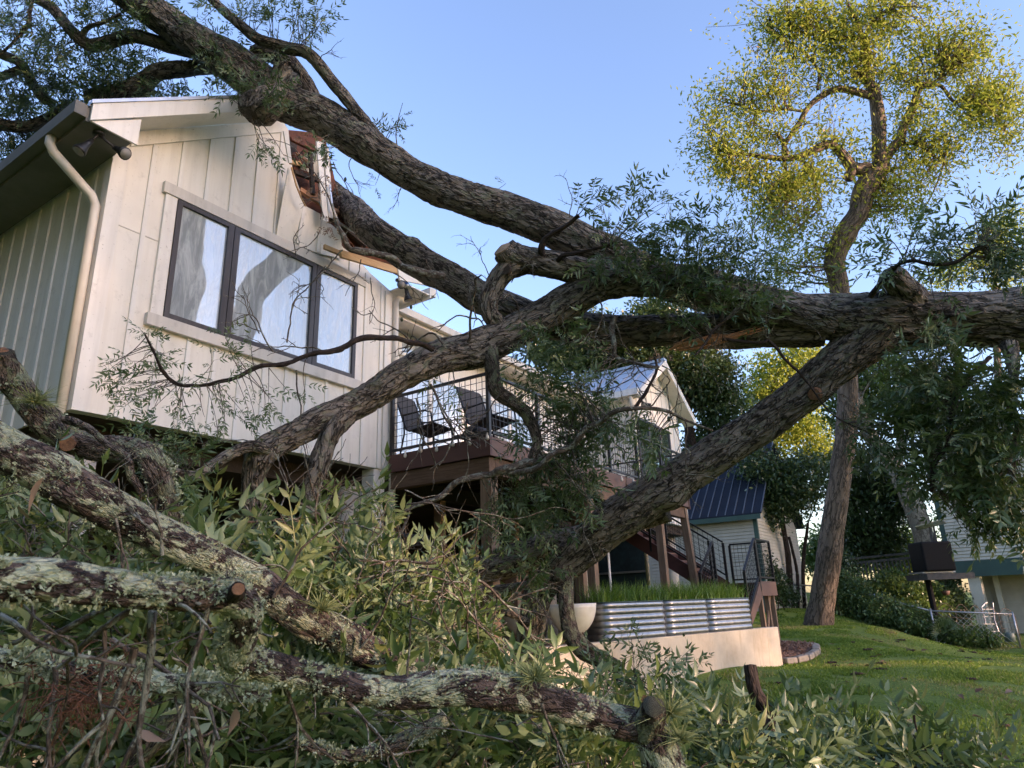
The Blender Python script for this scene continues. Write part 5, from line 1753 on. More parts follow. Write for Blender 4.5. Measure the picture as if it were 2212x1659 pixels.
# decorative low wire panels with metal leaves, lounger, watering can by the neighbour's pillar
wfence = thing('garden_edging', tuple(P(2150, 1385, 21.8)), 'arched rusty wire garden edging with little metal leaves below the neighbouring house', 'edging')
pan = [(2035 + 0, 1372), (2075, 1374), (2106, 1377), (2136, 1380), (2170, 1383), (2206, 1386)]
for (xa, ya_), (xb, yb_) in zip(pan[:-1], pan[1:]):
    a, b = P(xa, ya_, 21.7), P(xb, yb_, 21.7)
    pm = MB()
    up = np.array([0, 0, 1.0])
    pts = [a, a + up * 0.75] + [a + (b - a) * t + up * (0.75 + 0.22 * math.sin(math.pi * t)) for t in (0.15, 0.35, 0.5, 0.65, 0.85)] + [b + up * 0.75, b]
    pm.tube(pts, 0.010, 5)
    for t in (0.2, 0.4, 0.6, 0.8):
        pm.bar(a + (b - a) * t, a + (b - a) * t + up * 0.8, 0.007, 0.007, (1, 0, 0))
    for z in (0.15, 0.35, 0.55, 0.75):
        pm.bar(a + up * z, b + up * z, 0.007, 0.007)
    po = pm.build('wire_panel', 'rusty_wire', wfence)
    for t in (0.35, 0.62):
        q = a + (b - a) * t + up * 0.72
        q = q - FW * 0.03
        lx = np.array([0.05, 0, 0.03])
        MB().hexa([q, q + (b - a) * 0.06 + up * 0.04, q + (b - a) * 0.1 + up * 0.12, q + (b - a) * 0.0 + up * 0.07] + [p + np.array([0.012, 0, 0]) for p in (q, q + (b - a) * 0.06 + up * 0.04, q + (b - a) * 0.1 + up * 0.12, q + up * 0.07)]).build('metal_leaf', 'rusty_wire', po)
ld = thing('folding_lounger', tuple(P(2160, 1385, 22.6)), 'folded tubular lounger leaning against the neighbouring wall', 'lounger')
for s in (0, 1):
    off = 34 * s
    MB().tube([P(2133 + off * 0.9, 1384, 22.3), P(2128 + off * 0.6, 1340, 22.8), P(2120 + off * 0.75, 1312, 23.2), P(2128 + off * 0.5, 1303, 23.3), P(2133 + off * 0.3, 1301, 23.3)], 0.02, 8).build('frame', 'galv_pipe', ld, True)
for t in range(4):
    MB().bar(P(2121 + t, 1316 + 16 * t, 23.0), P(2146 + 3 * t, 1316 + 16 * t, 23.0), 0.02, 0.02).build('crossbar', 'galv_pipe', ld)
wc = thing('watering_can', tuple(P(2182, 1388, 21.2)), 'small grey-green watering can on the ground at the far right', 'watering can')
cc_ = P(2183, 1386, 21.2)
MB().lathe([(0.0, 0), (0.15, 0.0), (0.15, 0.24), (0.13, 0.26), (0.06, 0.27)], cc_, 18).build('body', 'can_green', wc, True)
MB().tube([P(2175, 1379, 21.2), P(2164, 1371, 21.2), P(2159, 1366, 21.2)], [0.03, 0.02, 0.035], 8).build('spout', 'can_green', wc, True)
MB().tube([P(2192, 1384, 21.2), P(2200, 1376, 21.2), P(2196, 1366, 21.2), P(2184, 1367, 21.2)], 0.012, 6).build('handle', 'can_green', wc, True)
pot = thing('hanging_pot', tuple(P(2042, 1277, 23.5)), 'dark hanging plant pot beside the neighbouring pillar', 'pot')
MB().lathe([(0.03, -0.14), (0.10, -0.12), (0.14, 0.0), (0.13, 0.01)], P(2042, 1277, 23.5), 14).build('pot', 'pot_brown', pot, True)
MB().tube([P(2042, 1277, 23.5), P(2043, 1252, 23.5)], 0.008, 5).build('hanger', 'black_metal', pot)

# ------------------------------------------------------------------ trees and shrubs behind
b_r = np.random.default_rng(41)
TD = 20.0
def td(L):
    return [(x, y, TD, r) for x, y, r in L]
tall_limbs = [td([(1876, 366, 15), (1842, 362, 13), (1818, 331, 10), (1791, 311, 9), (1757, 325, 8), (1709, 342, 7), (1647, 338, 5), (1576, 328, 3), (1540, 322, 2)]),
              td([(1887, 210, 9), (1849, 198, 8), (1808, 193, 7), (1774, 208, 7), (1746, 232, 6), (1726, 267, 6), (1702, 301, 5), (1692, 325, 4), (1700, 380, 3), (1712, 420, 2)]),
              td([(1906, 345, 13), (1930, 318, 11), (1945, 300, 10), (1950, 277, 9), (1969, 239, 8), (1982, 198, 7), (1986, 183, 5), (2016, 178, 4), (2060, 150, 2)]),
              td([(1984, 190, 4), (2030, 185, 4), (2061, 219, 4), (2095, 212, 4), (2140, 236, 3), (2163, 273, 2.5), (2191, 297, 2)]),
              td([(1871, 96, 5), (1856, 79, 4), (1798, 82, 4), (1774, 63, 4), (1750, 75, 3), (1702, 55, 2)]),
              td([(1766, 194, 3), (1768, 155, 3), (1742, 118, 3), (1706, 95, 2), (1670, 80, 1.5)]),
              td([(1735, 240, 3), (1690, 236, 3), (1640, 240, 2.5), (1590, 225, 2)]),
              td([(1950, 310, 4), (1985, 312, 4), (2005, 330, 3), (2040, 350, 2)]),
              td([(1735, 345, 4), (1752, 375, 3), (1765, 410, 2.5), (1775, 450, 2)]),
              td([(1700, 335, 6), (1690, 305, 5), (1678, 288, 5)]),
              td([(1872, 172, 11), (1858, 158, 10), (1846, 165, 8)]),
              td([(1842, 362, 12), (1836, 378, 11), (1832, 390, 8)]),
              td([(1865, 84, 4), (1890, 40, 3), (1930, 10, 2), (1945, -20, 1.5)])]
bg_tree('pecan_tree', 'tall crooked pecan tree with sunlit yellow-green crown standing at the lawn edge',
        [(1768, 1356, TD, 31), (1776, 1300, TD, 26), (1790, 1200, TD, 25), (1808, 1080, TD, 23), (1826, 950, TD, 22), (1832, 850, TD, 21), (1826, 740, TD, 20), (1812, 620, TD, 20), (1803, 560, TD, 21), (1830, 498, TD, 23),
         (1855, 460, TD, 22), (1866, 412, TD, 22), (1885, 385, TD, 22), (1902, 360, TD, 18), (1899, 308, TD, 15), (1897, 256, TD, 14), (1890, 205, TD, 13), (1876, 174, TD, 10), (1871, 147, TD, 7), (1871, 96, TD, 6), (1860, 70, TD, 5), (1849, 41, TD, 4), (1830, 5, TD, 3), (1825, -40, TD, 2)],
        [(1690, 60, 90, 50), (1640, 60, 60, 50), (1780, 50, 80, 50), (1860, 40, 60, 40), (1960, 50, 100, 55), (2060, 80, 90, 60), (2120, 140, 75, 60), (2150, 200, 60, 45), (1600, 190, 80, 45), (1530, 260, 45, 60), (1560, 320, 70, 40), (1640, 290, 60, 50), (1690, 160, 80, 60),
         (1960, 150, 90, 60), (1980, 240, 60, 55), (1770, 290, 50, 40), (1740, 390, 80, 50), (1640, 420, 70, 50), (2010, 320, 70, 40), (1950, 390, 80, 45), (2175, 290, 45, 45), (1700, 480, 90, 45), (1590, 370, 70, 40), (1830, 320, 30, 40), (2100, 250, 60, 40), (1940, 440, 80, 40), (1790, 530, 60, 40), (1690, 570, 80, 40), (2190, 220, 40, 40), (2060, 300, 60, 30), (1860, 130, 60, 50), (1800, 130, 60, 50)],
        TD, 3000, 0.27, 0.15, 'leaf_sunny', 'bark_far', b_r, per=13, nb=420, limbs=tall_limbs, shell=0.15, along=True)
bg_tree('oak_tree', 'dark evergreen oak rising behind the far gabled wing', [(1500, 1240, 30, 14), (1495, 1000, 30, 12), (1480, 860, 30, 9)],
        [(1480, 800, 90, 80), (1380, 760, 110, 70), (1270, 740, 90, 60), (1560, 890, 60, 60), (1540, 820, 60, 60), (1200, 760, 60, 50), (1420, 700, 70, 50), (1530, 980, 60, 60)], 31, 2600, 0.35, 0.22, 'leaf_evergreen', 'bark_dark', b_r, per=16, nb=30)
bg_tree('evergreen_tree', 'dense dark evergreen tree with several thin stems beside the big pecan trunk', [(1712, 1316, 25, 6), (1702, 1200, 25, 6), (1690, 1120, 25, 5), (1688, 1040, 25, 4)],
        [(1700, 1060, 70, 60), (1660, 1100, 40, 40), (1740, 1030, 70, 50), (1640, 1010, 50, 40)], 25, 700, 0.25, 0.16, 'leaf_evergreen', 'bark_dark', b_r, per=16, nb=20,
        limbs=[[(1724, 1316, 25.2, 4), (1722, 1240, 25.2, 3.5), (1712, 1190, 25.2, 3), (1704, 1160, 25.2, 3)], [(1738, 1320, 25.6, 4), (1735, 1220, 25.6, 4), (1745, 1130, 25.6, 3)]])
bg_tree('evergreen_tree', 'broad dark evergreen tree standing to the right of the big pecan trunk', [(1850, 1250, 29, 9), (1845, 1150, 29, 8), (1850, 1050, 29, 6)],
        [(1880, 1100, 80, 80), (1920, 1060, 60, 60), (1850, 1020, 70, 60), (1900, 1180, 60, 40), (1840, 1160, 40, 50)], 29, 1500, 0.3, 0.18, 'leaf_evergreen', 'bark_dark', b_r, per=16, nb=20)
bg_tree('leafy_tree', 'bright green tree glimpsed in the gap under the main limb', [(1660, 1280, 36, 8), (1655, 1000, 36, 7), (1660, 850, 36, 5)],
        [(1680, 820, 70, 70), (1640, 880, 50, 60), (1740, 780, 60, 60), (1720, 900, 70, 60), (1660, 960, 60, 50), (1760, 960, 60, 60)], 36, 1100, 0.35, 0.22, 'leaf_sunny', 'bark_far', b_r, per=14, nb=30, shell=0.3)
bg_tree('leafy_tree', 'yellow-green treetop at the right edge above the trunk', [(2180, 1240, 38, 9), (2160, 900, 38, 8), (2150, 640, 38, 5), (2150, 520, 38, 3)],
        [(2150, 520, 60, 60), (2090, 560, 60, 40), (2180, 600, 60, 50), (2030, 600, 50, 40), (2190, 460, 30, 40)], 38, 420, 0.4, 0.2, 'leaf_sunny', 'bark_far', b_r, per=12, nb=50, shell=0.2)
bg_tree('sycamore_tree', 'pale smooth leaning trunk rising behind the bird feeder', [(2012, 1240, 26, 22), (1990, 1140, 26, 21), (1960, 1060, 26, 20), (1925, 1000, 26, 18), (1880, 940, 26, 15), (1850, 860, 26, 12)],
        [(1900, 820, 90, 70), (1990, 860, 80, 60), (1830, 880, 60, 60)], 27, 700, 0.3, 0.2, 'leaf_mid', 'bark_pale', b_r, per=14, nb=20, limbs=[[(1958, 1058, 26, 12), (1940, 1000, 26.3, 10), (1948, 940, 26.5, 8)]])
for i, (x, y, rx, ry, d, mat, lab) in enumerate(((2120, 1120, 70, 80, 34, 'leaf_mid', 'pale green tree behind the clapboard wall of the neighbouring house'), (1930, 1190, 60, 45, 36, 'leaf_sunny', 'sunlit yellowish tree far beyond the slatted walkway'), (1800, 1190, 60, 50, 38, 'leaf_mid', 'mid green tree far beyond the big pecan trunk'),
                                                  (1620, 1200, 60, 40, 42, 'leaf_mid', 'mid green tree far behind the clapboard shed'))):
    bg_tree('far_tree', lab, [(x, 1285, d, 6), (x, y + 20, d, 5), (x, y - ry * 0.5, d, 3)], [(x, y, rx, ry), (x + rx * 0.5, y + ry * 0.4, rx * 0.6, ry * 0.6), (x - rx * 0.5, y + 0.3 * ry, rx * 0.6, ry * 0.6)], d, 420, 0.4, 0.26, mat, 'bark_far', b_r, per=14, nb=8)
# creeper over the fence, shrubs, small palm
def shrub(name, label, cat, blobs, d, n, clump, leaf, mat, per=14, stems=5):
    base = P(blobs[0][0], blobs[0][1] + blobs[0][3], d)
    base[2] = gz(base[0], base[1])
    root = thing(name, tuple(base), label, cat)
    bl = []
    for b in blobs:
        dd = b[4] if len(b) > 4 else d
        k = dd / F_D
        bl.append((P(b[0], b[1], dd), b[2] * k, 0.6 * max(b[2], b[3]) * k, b[3] * k))
    V, F, tone, cc = crown_arrays(bl, n, clump, leaf, b_r, per, 0.55)
    V[:, 2] = np.maximum(V[:, 2], ground_z(V[:, 0], V[:, 1]) + 0.01)
    link('foliage', mesh_np('foliage', V, F, mat, False, {'rnd': ('FLOAT', tone)}, LOC[root.name]), root, kind='stuff')
    t = Tubes()
    for i in range(stems):
        e = cc[b_r.integers(len(cc))]
        a = np.array([e[0] + b_r.normal() * 0.1, e[1] + b_r.normal() * 0.1, gz(e[0], e[1]) - 0.05])
        t.add(np.linspace(a, e, 6) + b_r.normal(size=(6, 3)) * 0.03, 0.02, 0.008)
    t.build('stems', 'bark_dark', root, kind='stuff')
    return root
shrub('creeper', 'mound of leafy green creeper swallowing the chain-link fence', 'creeper', [(1900, 1320, 80, 34, 22.6), (1850, 1290, 60, 40, 23.4), (1960, 1340, 60, 34, 21.8), (1830, 1270, 40, 40, 24), (2000, 1350, 40, 26, 21.4)], 22.5, 1500, 0.10, 0.11, 'leaf_ivy', 14)
shrub('shrub', 'bright green bush below the slatted walkway', 'shrub', [(1930, 1265, 50, 30, 24.5), (1970, 1290, 50, 30, 24.0), (1890, 1280, 40, 26, 24.5), (2010, 1300, 40, 40, 24.0)], 24.4, 900, 0.14, 0.13, 'leaf_mid')
shrub('shrub', 'dark shrub at the foot of the evergreen behind the big trunk', 'shrub', [(1825, 1240, 30, 40, 25.5), (1800, 1270, 30, 40, 25.5), (1838, 1300, 26, 30, 24.8)], 25.5, 420, 0.14, 0.12, 'leaf_evergreen')
shrub('shrub', 'dark low shrubs at the shed corner behind the landing', 'shrub', [(1665, 1260, 40, 36, 23.5), (1640, 1230, 30, 40, 23.6), (1690, 1285, 36, 22, 24.2)], 23.6, 420, 0.16, 0.12, 'leaf_evergreen')
shrub('shrub', 'weedy green plants in front of the neighbouring pillar', 'shrub', [(2080, 1375, 40, 18, 20.9), (2130, 1385, 40, 12, 20.9), (2040, 1365, 30, 20, 21.3), (2120, 1370, 26, 16, 21.0)], 21, 420, 0.10, 0.10, 'leaf_mid')
shrub('shrub', 'dark shade planting under the walkway by the neighbouring house', 'shrub', [(2060, 1310, 30, 40, 24.5), (2050, 1270, 30, 30, 25.5)], 24.5, 300, 0.16, 0.13, 'leaf_evergreen')
pl = thing('palm', tuple(P(2040, 1366, 20.8)), 'small fan palm at the edge of the lawn', 'palm')
pc = P(2040, 1368, 20.8)
for i in range(9):
    a = rad(20 + 18 * i + b_r.normal() * 5)
    tip = pc + RT * math.cos(a) * 0.55 + np.array([0, 0, 1]) * math.sin(a) * 0.55 - FW * b_r.uniform(-0.2, 0.3)
    mb = MB()
    dv = (tip - pc)
    for j in range(-4, 5):
        b2 = rad(j * 9)
        side = np.cross(dv, FW)
        t2 = pc + dv * (0.5 + 0.5 * math.cos(b2 * 2)) + side * math.sin(b2) * 0.9
        m = pc + dv * 0.35
        w = np.cross(t2 - m, FW)
        w = w / (np.linalg.norm(w) + 1e-9) * 0.018
        mb.add([m, (m + t2) / 2 + w, t2, (m + t2) / 2 - w, (m + t2) / 2 - FW * 0.015], [(0, 1, 4), (1, 2, 4), (2, 3, 4), (3, 0, 4)])
    mb.tube([pc, pc + dv * 0.36], 0.012, 5)
    o = mb.build('frond', 'leaf_mid', pl)

# ------------------------------------------------------------------ the fallen tree
f_r = np.random.default_rng(77)
tree = thing('fallen_tree', tuple(P(1145, 1420, 8.0)), 'huge fallen pecan tree whose trunk and limbs lie across the house roof', 'tree')
ALLP = []
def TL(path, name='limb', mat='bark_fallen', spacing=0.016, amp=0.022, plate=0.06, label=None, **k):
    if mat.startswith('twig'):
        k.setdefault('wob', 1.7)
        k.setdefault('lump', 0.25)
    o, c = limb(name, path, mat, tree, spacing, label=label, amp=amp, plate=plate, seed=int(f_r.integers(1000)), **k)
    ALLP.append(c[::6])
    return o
# trunk from the right edge to the crotch
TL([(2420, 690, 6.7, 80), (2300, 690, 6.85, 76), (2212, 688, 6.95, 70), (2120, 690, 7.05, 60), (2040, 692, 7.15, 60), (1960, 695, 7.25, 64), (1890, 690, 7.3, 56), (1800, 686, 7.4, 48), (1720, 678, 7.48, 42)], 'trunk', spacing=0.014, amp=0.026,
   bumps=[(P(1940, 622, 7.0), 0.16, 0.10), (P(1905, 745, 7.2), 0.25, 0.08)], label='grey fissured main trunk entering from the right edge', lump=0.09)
# stub on top of the trunk
TL([(1975, 660, 7.15, 40), (1950, 625, 7.1, 34), (1925, 602, 7.02, 26), (1915, 592, 7.0, 20)], 'branch_stub', lump=0.2)
# upper limb, over the ridge of the roof
TL([(90, -130, 9.6, 25), (180, -75, 9.5, 28), (300, 5, 9.3, 31), (430, 90, 9.1, 36), (520, 150, 9.0, 43), (610, 215, 8.9, 43), (700, 255, 8.8, 38), (800, 320, 8.6, 36), (900, 383, 8.5, 37), (1000, 428, 8.3, 38), (1100, 458, 8.2, 40), (1200, 495, 8.0, 42),
    (1300, 545, 7.9, 41), (1400, 590, 7.8, 38), (1520, 632, 7.65, 38), (1650, 660, 7.55, 40), (1760, 680, 7.45, 40)], spacing=0.016, lump=0.10, label='longest limb, lying over the ridge of the roof')
TL([(612, 178, 8.95, 40), (585, 212, 8.7, 40), (562, 234, 8.52, 38), (550, 243, 8.44, 33), (545, 247, 8.41, 27), (543, 249, 8.40, 14)], 'branch_stub', amp=0.035, plate=0.07, lump=0.35, label='thick sawn stub jutting out in front of the roof edge')
TL([(850, 335, 8.6, 15), (810, 292, 8.62, 14), (757, 224, 8.65, 13), (720, 180, 8.7, 13), (668, 118, 8.7, 13), (620, 104, 8.75, 13), (560, 85, 8.8, 12), (520, 55, 8.8, 11), (489, 28, 8.85, 10), (440, -20, 8.9, 9)], spacing=0.012, amp=0.008, plate=0.035)
TL([(545, 118, 9.15, 16), (585, 112, 9.15, 22), (625, 140, 9.15, 22), (655, 180, 9.1, 20), (680, 225, 9.05, 18), (700, 262, 9.0, 14)])
TL([(420, 112, 9.25, 14), (366, 100, 9.35, 14), (290, 78, 9.4, 14), (230, 92, 9.5, 14), (195, 98, 9.5, 14), (158, 70, 9.5, 12), (113, 18, 9.6, 11), (68, -8, 9.7, 10), (20, -40, 9.8, 8)], amp=0.008, plate=0.035, spacing=0.013)
TL([(480, 140, 9.2, 18), (420, 147, 9.3, 17), (342, 156, 9.5, 19), (300, 188, 9.6, 22), (250, 208, 9.75, 24), (200, 216, 9.9, 22)])
TL([(-30, 100, 9.8, 9), (0, 116, 9.8, 10), (44, 137, 9.8, 10), (70, 180, 9.9, 10), (90, 208, 9.9, 10), (118, 226, 10.0, 9)], amp=0.006, plate=0.03, spacing=0.013)
TL([(-40, 268, 10.0, 12), (0, 270, 10.0, 13), (61, 273, 10.0, 12), (113, 250, 10.0, 11), (150, 225, 10.0, 10)], amp=0.006, plate=0.03, spacing=0.013)
TL([(44, 150, 9.8, 9), (0, 165, 9.8, 9), (-40, 160, 9.8, 9)], amp=0.006, plate=0.03, spacing=0.013)
TL([(168, 90, 9.5, 8), (190, 60, 9.4, 5), (225, 48, 9.3, 4), (260, 30, 9.2, 3)], amp=0.003, spacing=0.012)
TL([(70, -5, 9.6, 4), (64, 30, 9.5, 4), (62, 50, 9.5, 4), (30, 90, 9.5, 3), (0, 118, 9.5, 3)], amp=0.002, spacing=0.012)
# limb that smashed the right-hand slope
def dY(x, y, Y):
    return float(np.dot(PY(x, y, Y) - EYE, FW))
TL([(640, 370, dY(640, 370, 8.4), 18), (690, 400, dY(690, 400, 7.95), 24), (745, 440, dY(745, 440, 7.55), 29), (810, 502, 9.5, 33), (870, 545, 9.2, 35), (927, 578, 9.0, 34), (1025, 634, 8.7, 35), (1103, 668, 8.5, 34), (1180, 695, 8.35, 33), (1300, 712, 8.15, 32), (1420, 715, 8.0, 33), (1540, 716, 7.85, 40), (1660, 712, 7.65, 38), (1780, 705, 7.45, 42)], lump=0.1,
   bumps=[(P(900, 500, 9.0), 0.13, 0.13)], label='limb pressed into the broken slope of the roof')
# split side of that limb: bare torn wood
sp_m = MB()
for a, b, w in (((1470, 748), (1580, 722), 0.10), ((1490, 755), (1640, 708), 0.06), ((1460, 758), (1520, 735), 0.07)):
    n = 6
    for i in range(n):
        t = i / (n - 1)
        a2 = P(a[0] + f_r.normal() * 8, a[1] + f_r.normal() * 3, 7.45)
        b2 = P(b[0] + f_r.normal() * 18, b[1] + f_r.normal() * 3, 7.42)
        sp_m.tube([a2, (a2 + b2) / 2 + f_r.normal(size=3) * 0.015, b2], [w * 0.12, w * 0.2, 0.003], 5)
sp_m.build('torn_wood', 'split_wood', tree)['label'] = 'pale reddish torn wood along the split limb'
# near limb with the ring and the sawn stub
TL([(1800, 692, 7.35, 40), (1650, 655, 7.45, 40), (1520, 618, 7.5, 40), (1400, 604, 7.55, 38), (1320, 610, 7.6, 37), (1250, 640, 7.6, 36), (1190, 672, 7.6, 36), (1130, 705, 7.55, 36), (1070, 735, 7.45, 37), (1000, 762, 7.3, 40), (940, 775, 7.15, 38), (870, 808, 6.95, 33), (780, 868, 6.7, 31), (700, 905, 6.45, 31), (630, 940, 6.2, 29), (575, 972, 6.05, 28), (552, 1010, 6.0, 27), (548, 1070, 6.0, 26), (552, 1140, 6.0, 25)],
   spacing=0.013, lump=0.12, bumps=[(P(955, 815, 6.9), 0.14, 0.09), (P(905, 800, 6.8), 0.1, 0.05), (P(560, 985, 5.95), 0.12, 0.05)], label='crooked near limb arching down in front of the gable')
TL([(1360, 602, 7.6, 34), (1290, 592, 7.6, 33), (1230, 578, 7.6, 32), (1175, 568, 7.6, 31), (1130, 562, 7.6, 30), (1102, 552, 7.58, 28), (1088, 538, 7.55, 24)], lump=0.16, bumps=[(P(1085, 548, 7.45), 0.07, 0.03)])
TL([(1125, 566, 7.6, 26), (1090, 588, 7.58, 23), (1068, 622, 7.55, 21), (1055, 655, 7.5, 20), (1058, 680, 7.48, 19), (1075, 702, 7.48, 20), (1095, 720, 7.48, 22)], lump=0.15)
MB().tube([P(1094, 549, 7.56), P(1086, 536, 7.53), P(1082, 531, 7.52)], [0.118, 0.112, 0.02], 11).build('cut_face', 'cut_pale', tree, label='weathered sawn face of the hooked stub')
MB().tube([P(1098, 585, 7.42), P(1094, 583, 7.40)], [0.055, 0.05], 14).build('knot_hole', 'soil', tree)
TL([(745, 895, 6.55, 26), (722, 925, 6.4, 24), (704, 965, 6.3, 23), (690, 1005, 6.2, 22), (675, 1060, 6.15, 21), (668, 1120, 6.1, 20)], spacing=0.013, lump=0.12)
TL([(575, 972, 5.95, 15), (533, 965, 5.8, 13), (478, 992, 5.6, 12), (427, 1026, 5.4, 12), (376, 1022, 5.2, 11), (340, 1010, 5.0, 9)], amp=0.007, plate=0.03, spacing=0.011)
# burl of the near limb
# long straight limb to the patio
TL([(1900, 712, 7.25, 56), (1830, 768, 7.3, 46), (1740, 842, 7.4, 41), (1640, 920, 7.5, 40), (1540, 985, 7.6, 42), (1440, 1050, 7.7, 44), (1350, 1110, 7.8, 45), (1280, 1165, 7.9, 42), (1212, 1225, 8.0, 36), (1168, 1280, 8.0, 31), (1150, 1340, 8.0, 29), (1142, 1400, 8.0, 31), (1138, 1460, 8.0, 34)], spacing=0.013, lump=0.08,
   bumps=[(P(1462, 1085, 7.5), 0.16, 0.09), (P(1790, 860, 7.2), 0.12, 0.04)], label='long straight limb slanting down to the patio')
MB().tube([P(1762, 850, 7.21), P(1758, 852, 7.16)], [0.07, 0.06], 16).build('branch_scar', 'cut_wood', tree)
TL([(1218, 1225, 7.85, 22), (1222, 1270, 7.75, 18), (1224, 1320, 7.6, 17), (1232, 1365, 7.5, 18), (1258, 1400, 7.4, 19), (1300, 1425, 7.3, 17), (1345, 1448, 7.2, 15)], mat='bark_mossy', spacing=0.011, amp=0.012, plate=0.035, lump=0.15, label='mossy crooked side limb hooking down by the bowl planter')
TL([(1440, 1100, 8.5, 26), (1300, 1148, 8.8, 27), (1180, 1182, 8.9, 32), (1080, 1220, 9.0, 31), (980, 1242, 9.0, 24), (890, 1252, 9.0, 16), (820, 1258, 9.0, 10)], lump=0.1)
TL([(1150, 1262, 8.3, 9), (1080, 1272, 8.3, 9), (980, 1282, 8.3, 9), (910, 1290, 8.3, 7)], amp=0.006, plate=0.03, spacing=0.012)
TL([(1150, 1350, 7.9, 8), (1110, 1330, 7.7, 7), (1060, 1318, 7.5, 6), (960, 1318, 7.3, 5)], amp=0.004, plate=0.03, spacing=0.012)
TL([(1060, 745, 7.35, 18), (1062, 780, 7.25, 17), (1072, 840, 7.2, 16), (1110, 870, 7.2, 14), (1140, 900, 7.2, 13), (1160, 950, 7.15, 11), (1150, 990, 7.1, 10)], mat='bark_mossy', spacing=0.011, amp=0.008, plate=0.03, lump=0.15)
TL([(1152, 985, 7.1, 10), (1130, 1000, 7.05, 9), (1085, 1012, 7.0, 9), (1060, 1018, 7.0, 8), (1000, 1040, 6.95, 7), (960, 1060, 6.9, 6), (920, 1090, 6.85, 5), (870, 1105, 6.8, 4)], mat='twig_bark', amp=0.004, plate=0.03, spacing=0.01)
TL([(1070, 1020, 7.0, 6), (1140, 1018, 6.9, 6.5), (1200, 985, 6.8, 6.5), (1260, 935, 6.7, 6), (1310, 900, 6.6, 5.5), (1350, 885, 6.5, 5), (1420, 885, 6.45, 4), (1475, 905, 6.4, 3), (1540, 930, 6.4, 2)], mat='twig_bark', amp=0.004, plate=0.03, spacing=0.01)
TL([(1375, 880, 6.5, 4), (1395, 845, 6.5, 4), (1415, 800, 6.5, 3), (1410, 770, 6.5, 3)], mat='twig_dark', amp=0.002, spacing=0.01)
TL([(1330, 690, 7.4, 7), (1322, 720, 7.3, 6), (1330, 770, 7.2, 5), (1370, 785, 7.1, 4), (1420, 790, 7.0, 3)], mat='twig_bark', amp=0.002, spacing=0.01)
TL([(1180, 565, 7.5, 8), (1172, 540, 7.45, 7), (1185, 520, 7.4, 6), (1225, 490, 7.3, 5), (1250, 470, 7.2, 4)], mat='twig_dark', amp=0.002, spacing=0.01)
TL([(1195, 572, 7.5, 6), (1215, 555, 7.4, 5), (1260, 545, 7.3, 4), (1330, 520, 7.2, 3)], mat='twig_dark', amp=0.002, spacing=0.01)
# slim branch across the gable wall
thin1 = [(925, 752, 6.85, 7), (880, 737, 6.6, 6), (839, 732, 6.45, 6), (770, 735, 6.3, 6), (711, 756, 6.2, 6), (632, 786, 6.1, 5), (547, 800, 6.0, 5), (478, 827, 5.95, 4.5), (410, 832, 5.9, 4), (369, 824, 5.85, 4), (338, 766, 5.8, 3), (310, 720, 5.8, 2)]
TL(thin1, mat='twig_dark', amp=0.002, spacing=0.01, label='slim dark branch reaching across the gable wall')
# branch on the damaged roof corner
TL([(960, 592, 8.4, 8), (900, 590, 8.3, 8), (850, 565, 8.2, 8), (800, 548, 8.1, 8), (770, 545, 8.0, 7), (760, 540, 8.0, 6), (740, 500, 8.0, 5), (728, 470, 8.0, 4)], mat='twig_bark', amp=0.004, spacing=0.01)
TL([(1560, 690, 7.0, 3.5), (1530, 730, 6.85, 3), (1500, 770, 6.7, 2)], mat='twig_dark', amp=0.002, spacing=0.01)
TL([(1560, 735, 7.1, 3.5), (1640, 740, 7.0, 4), (1660, 738, 7.0, 3.5), (1720, 800, 6.9, 3), (1745, 830, 6.9, 2.5), (1790, 890, 6.8, 2), (1860, 930, 6.7, 1.5)], mat='twig_dark', amp=0.002, spacing=0.01)
TL([(1880, 640, 6.9, 6), (1920, 590, 6.7, 5), (1960, 560, 6.5, 4), (2050, 570, 6.3, 4), (2120, 530, 6.2, 3)], mat='twig_dark', amp=0.002, spacing=0.01)
TL([(2060, 740, 6.8, 10), (2080, 800, 6.7, 8), (2060, 880, 6.6, 6), (2040, 960, 6.5, 5), (2010, 1060, 6.4, 4)], mat='twig_dark', amp=0.003, spacing=0.011)
TL([(2180, 745, 6.7, 18), (2190, 800, 6.5, 12), (2180, 860, 6.4, 9), (2200, 930, 6.3, 7), (2180, 1000, 6.2, 5)], mat='bark_fallen', amp=0.008, plate=0.04, spacing=0.011)
TL([(2140, 770, 6.6, 5), (2085, 830, 6.5, 4), (2050, 860, 6.5, 3)], mat='twig_dark', amp=0.002, spacing=0.01)
ANCH = np.vstack(ALLP)

tw = Tubes()
lf = Leaves()
def m(px, d): return px * d / F_D
def cluster(x, y, rx, ry, d, n, dz=None, **k):
    spray(k.pop('lv', lf), k.pop('tw', tw), k.pop('anch', ANCH), P(x, y, d), (m(rx, d), m(ry, d), m((rx + ry) * 0.4, d) if dz is None else dz), n, r_=f_r, **k)
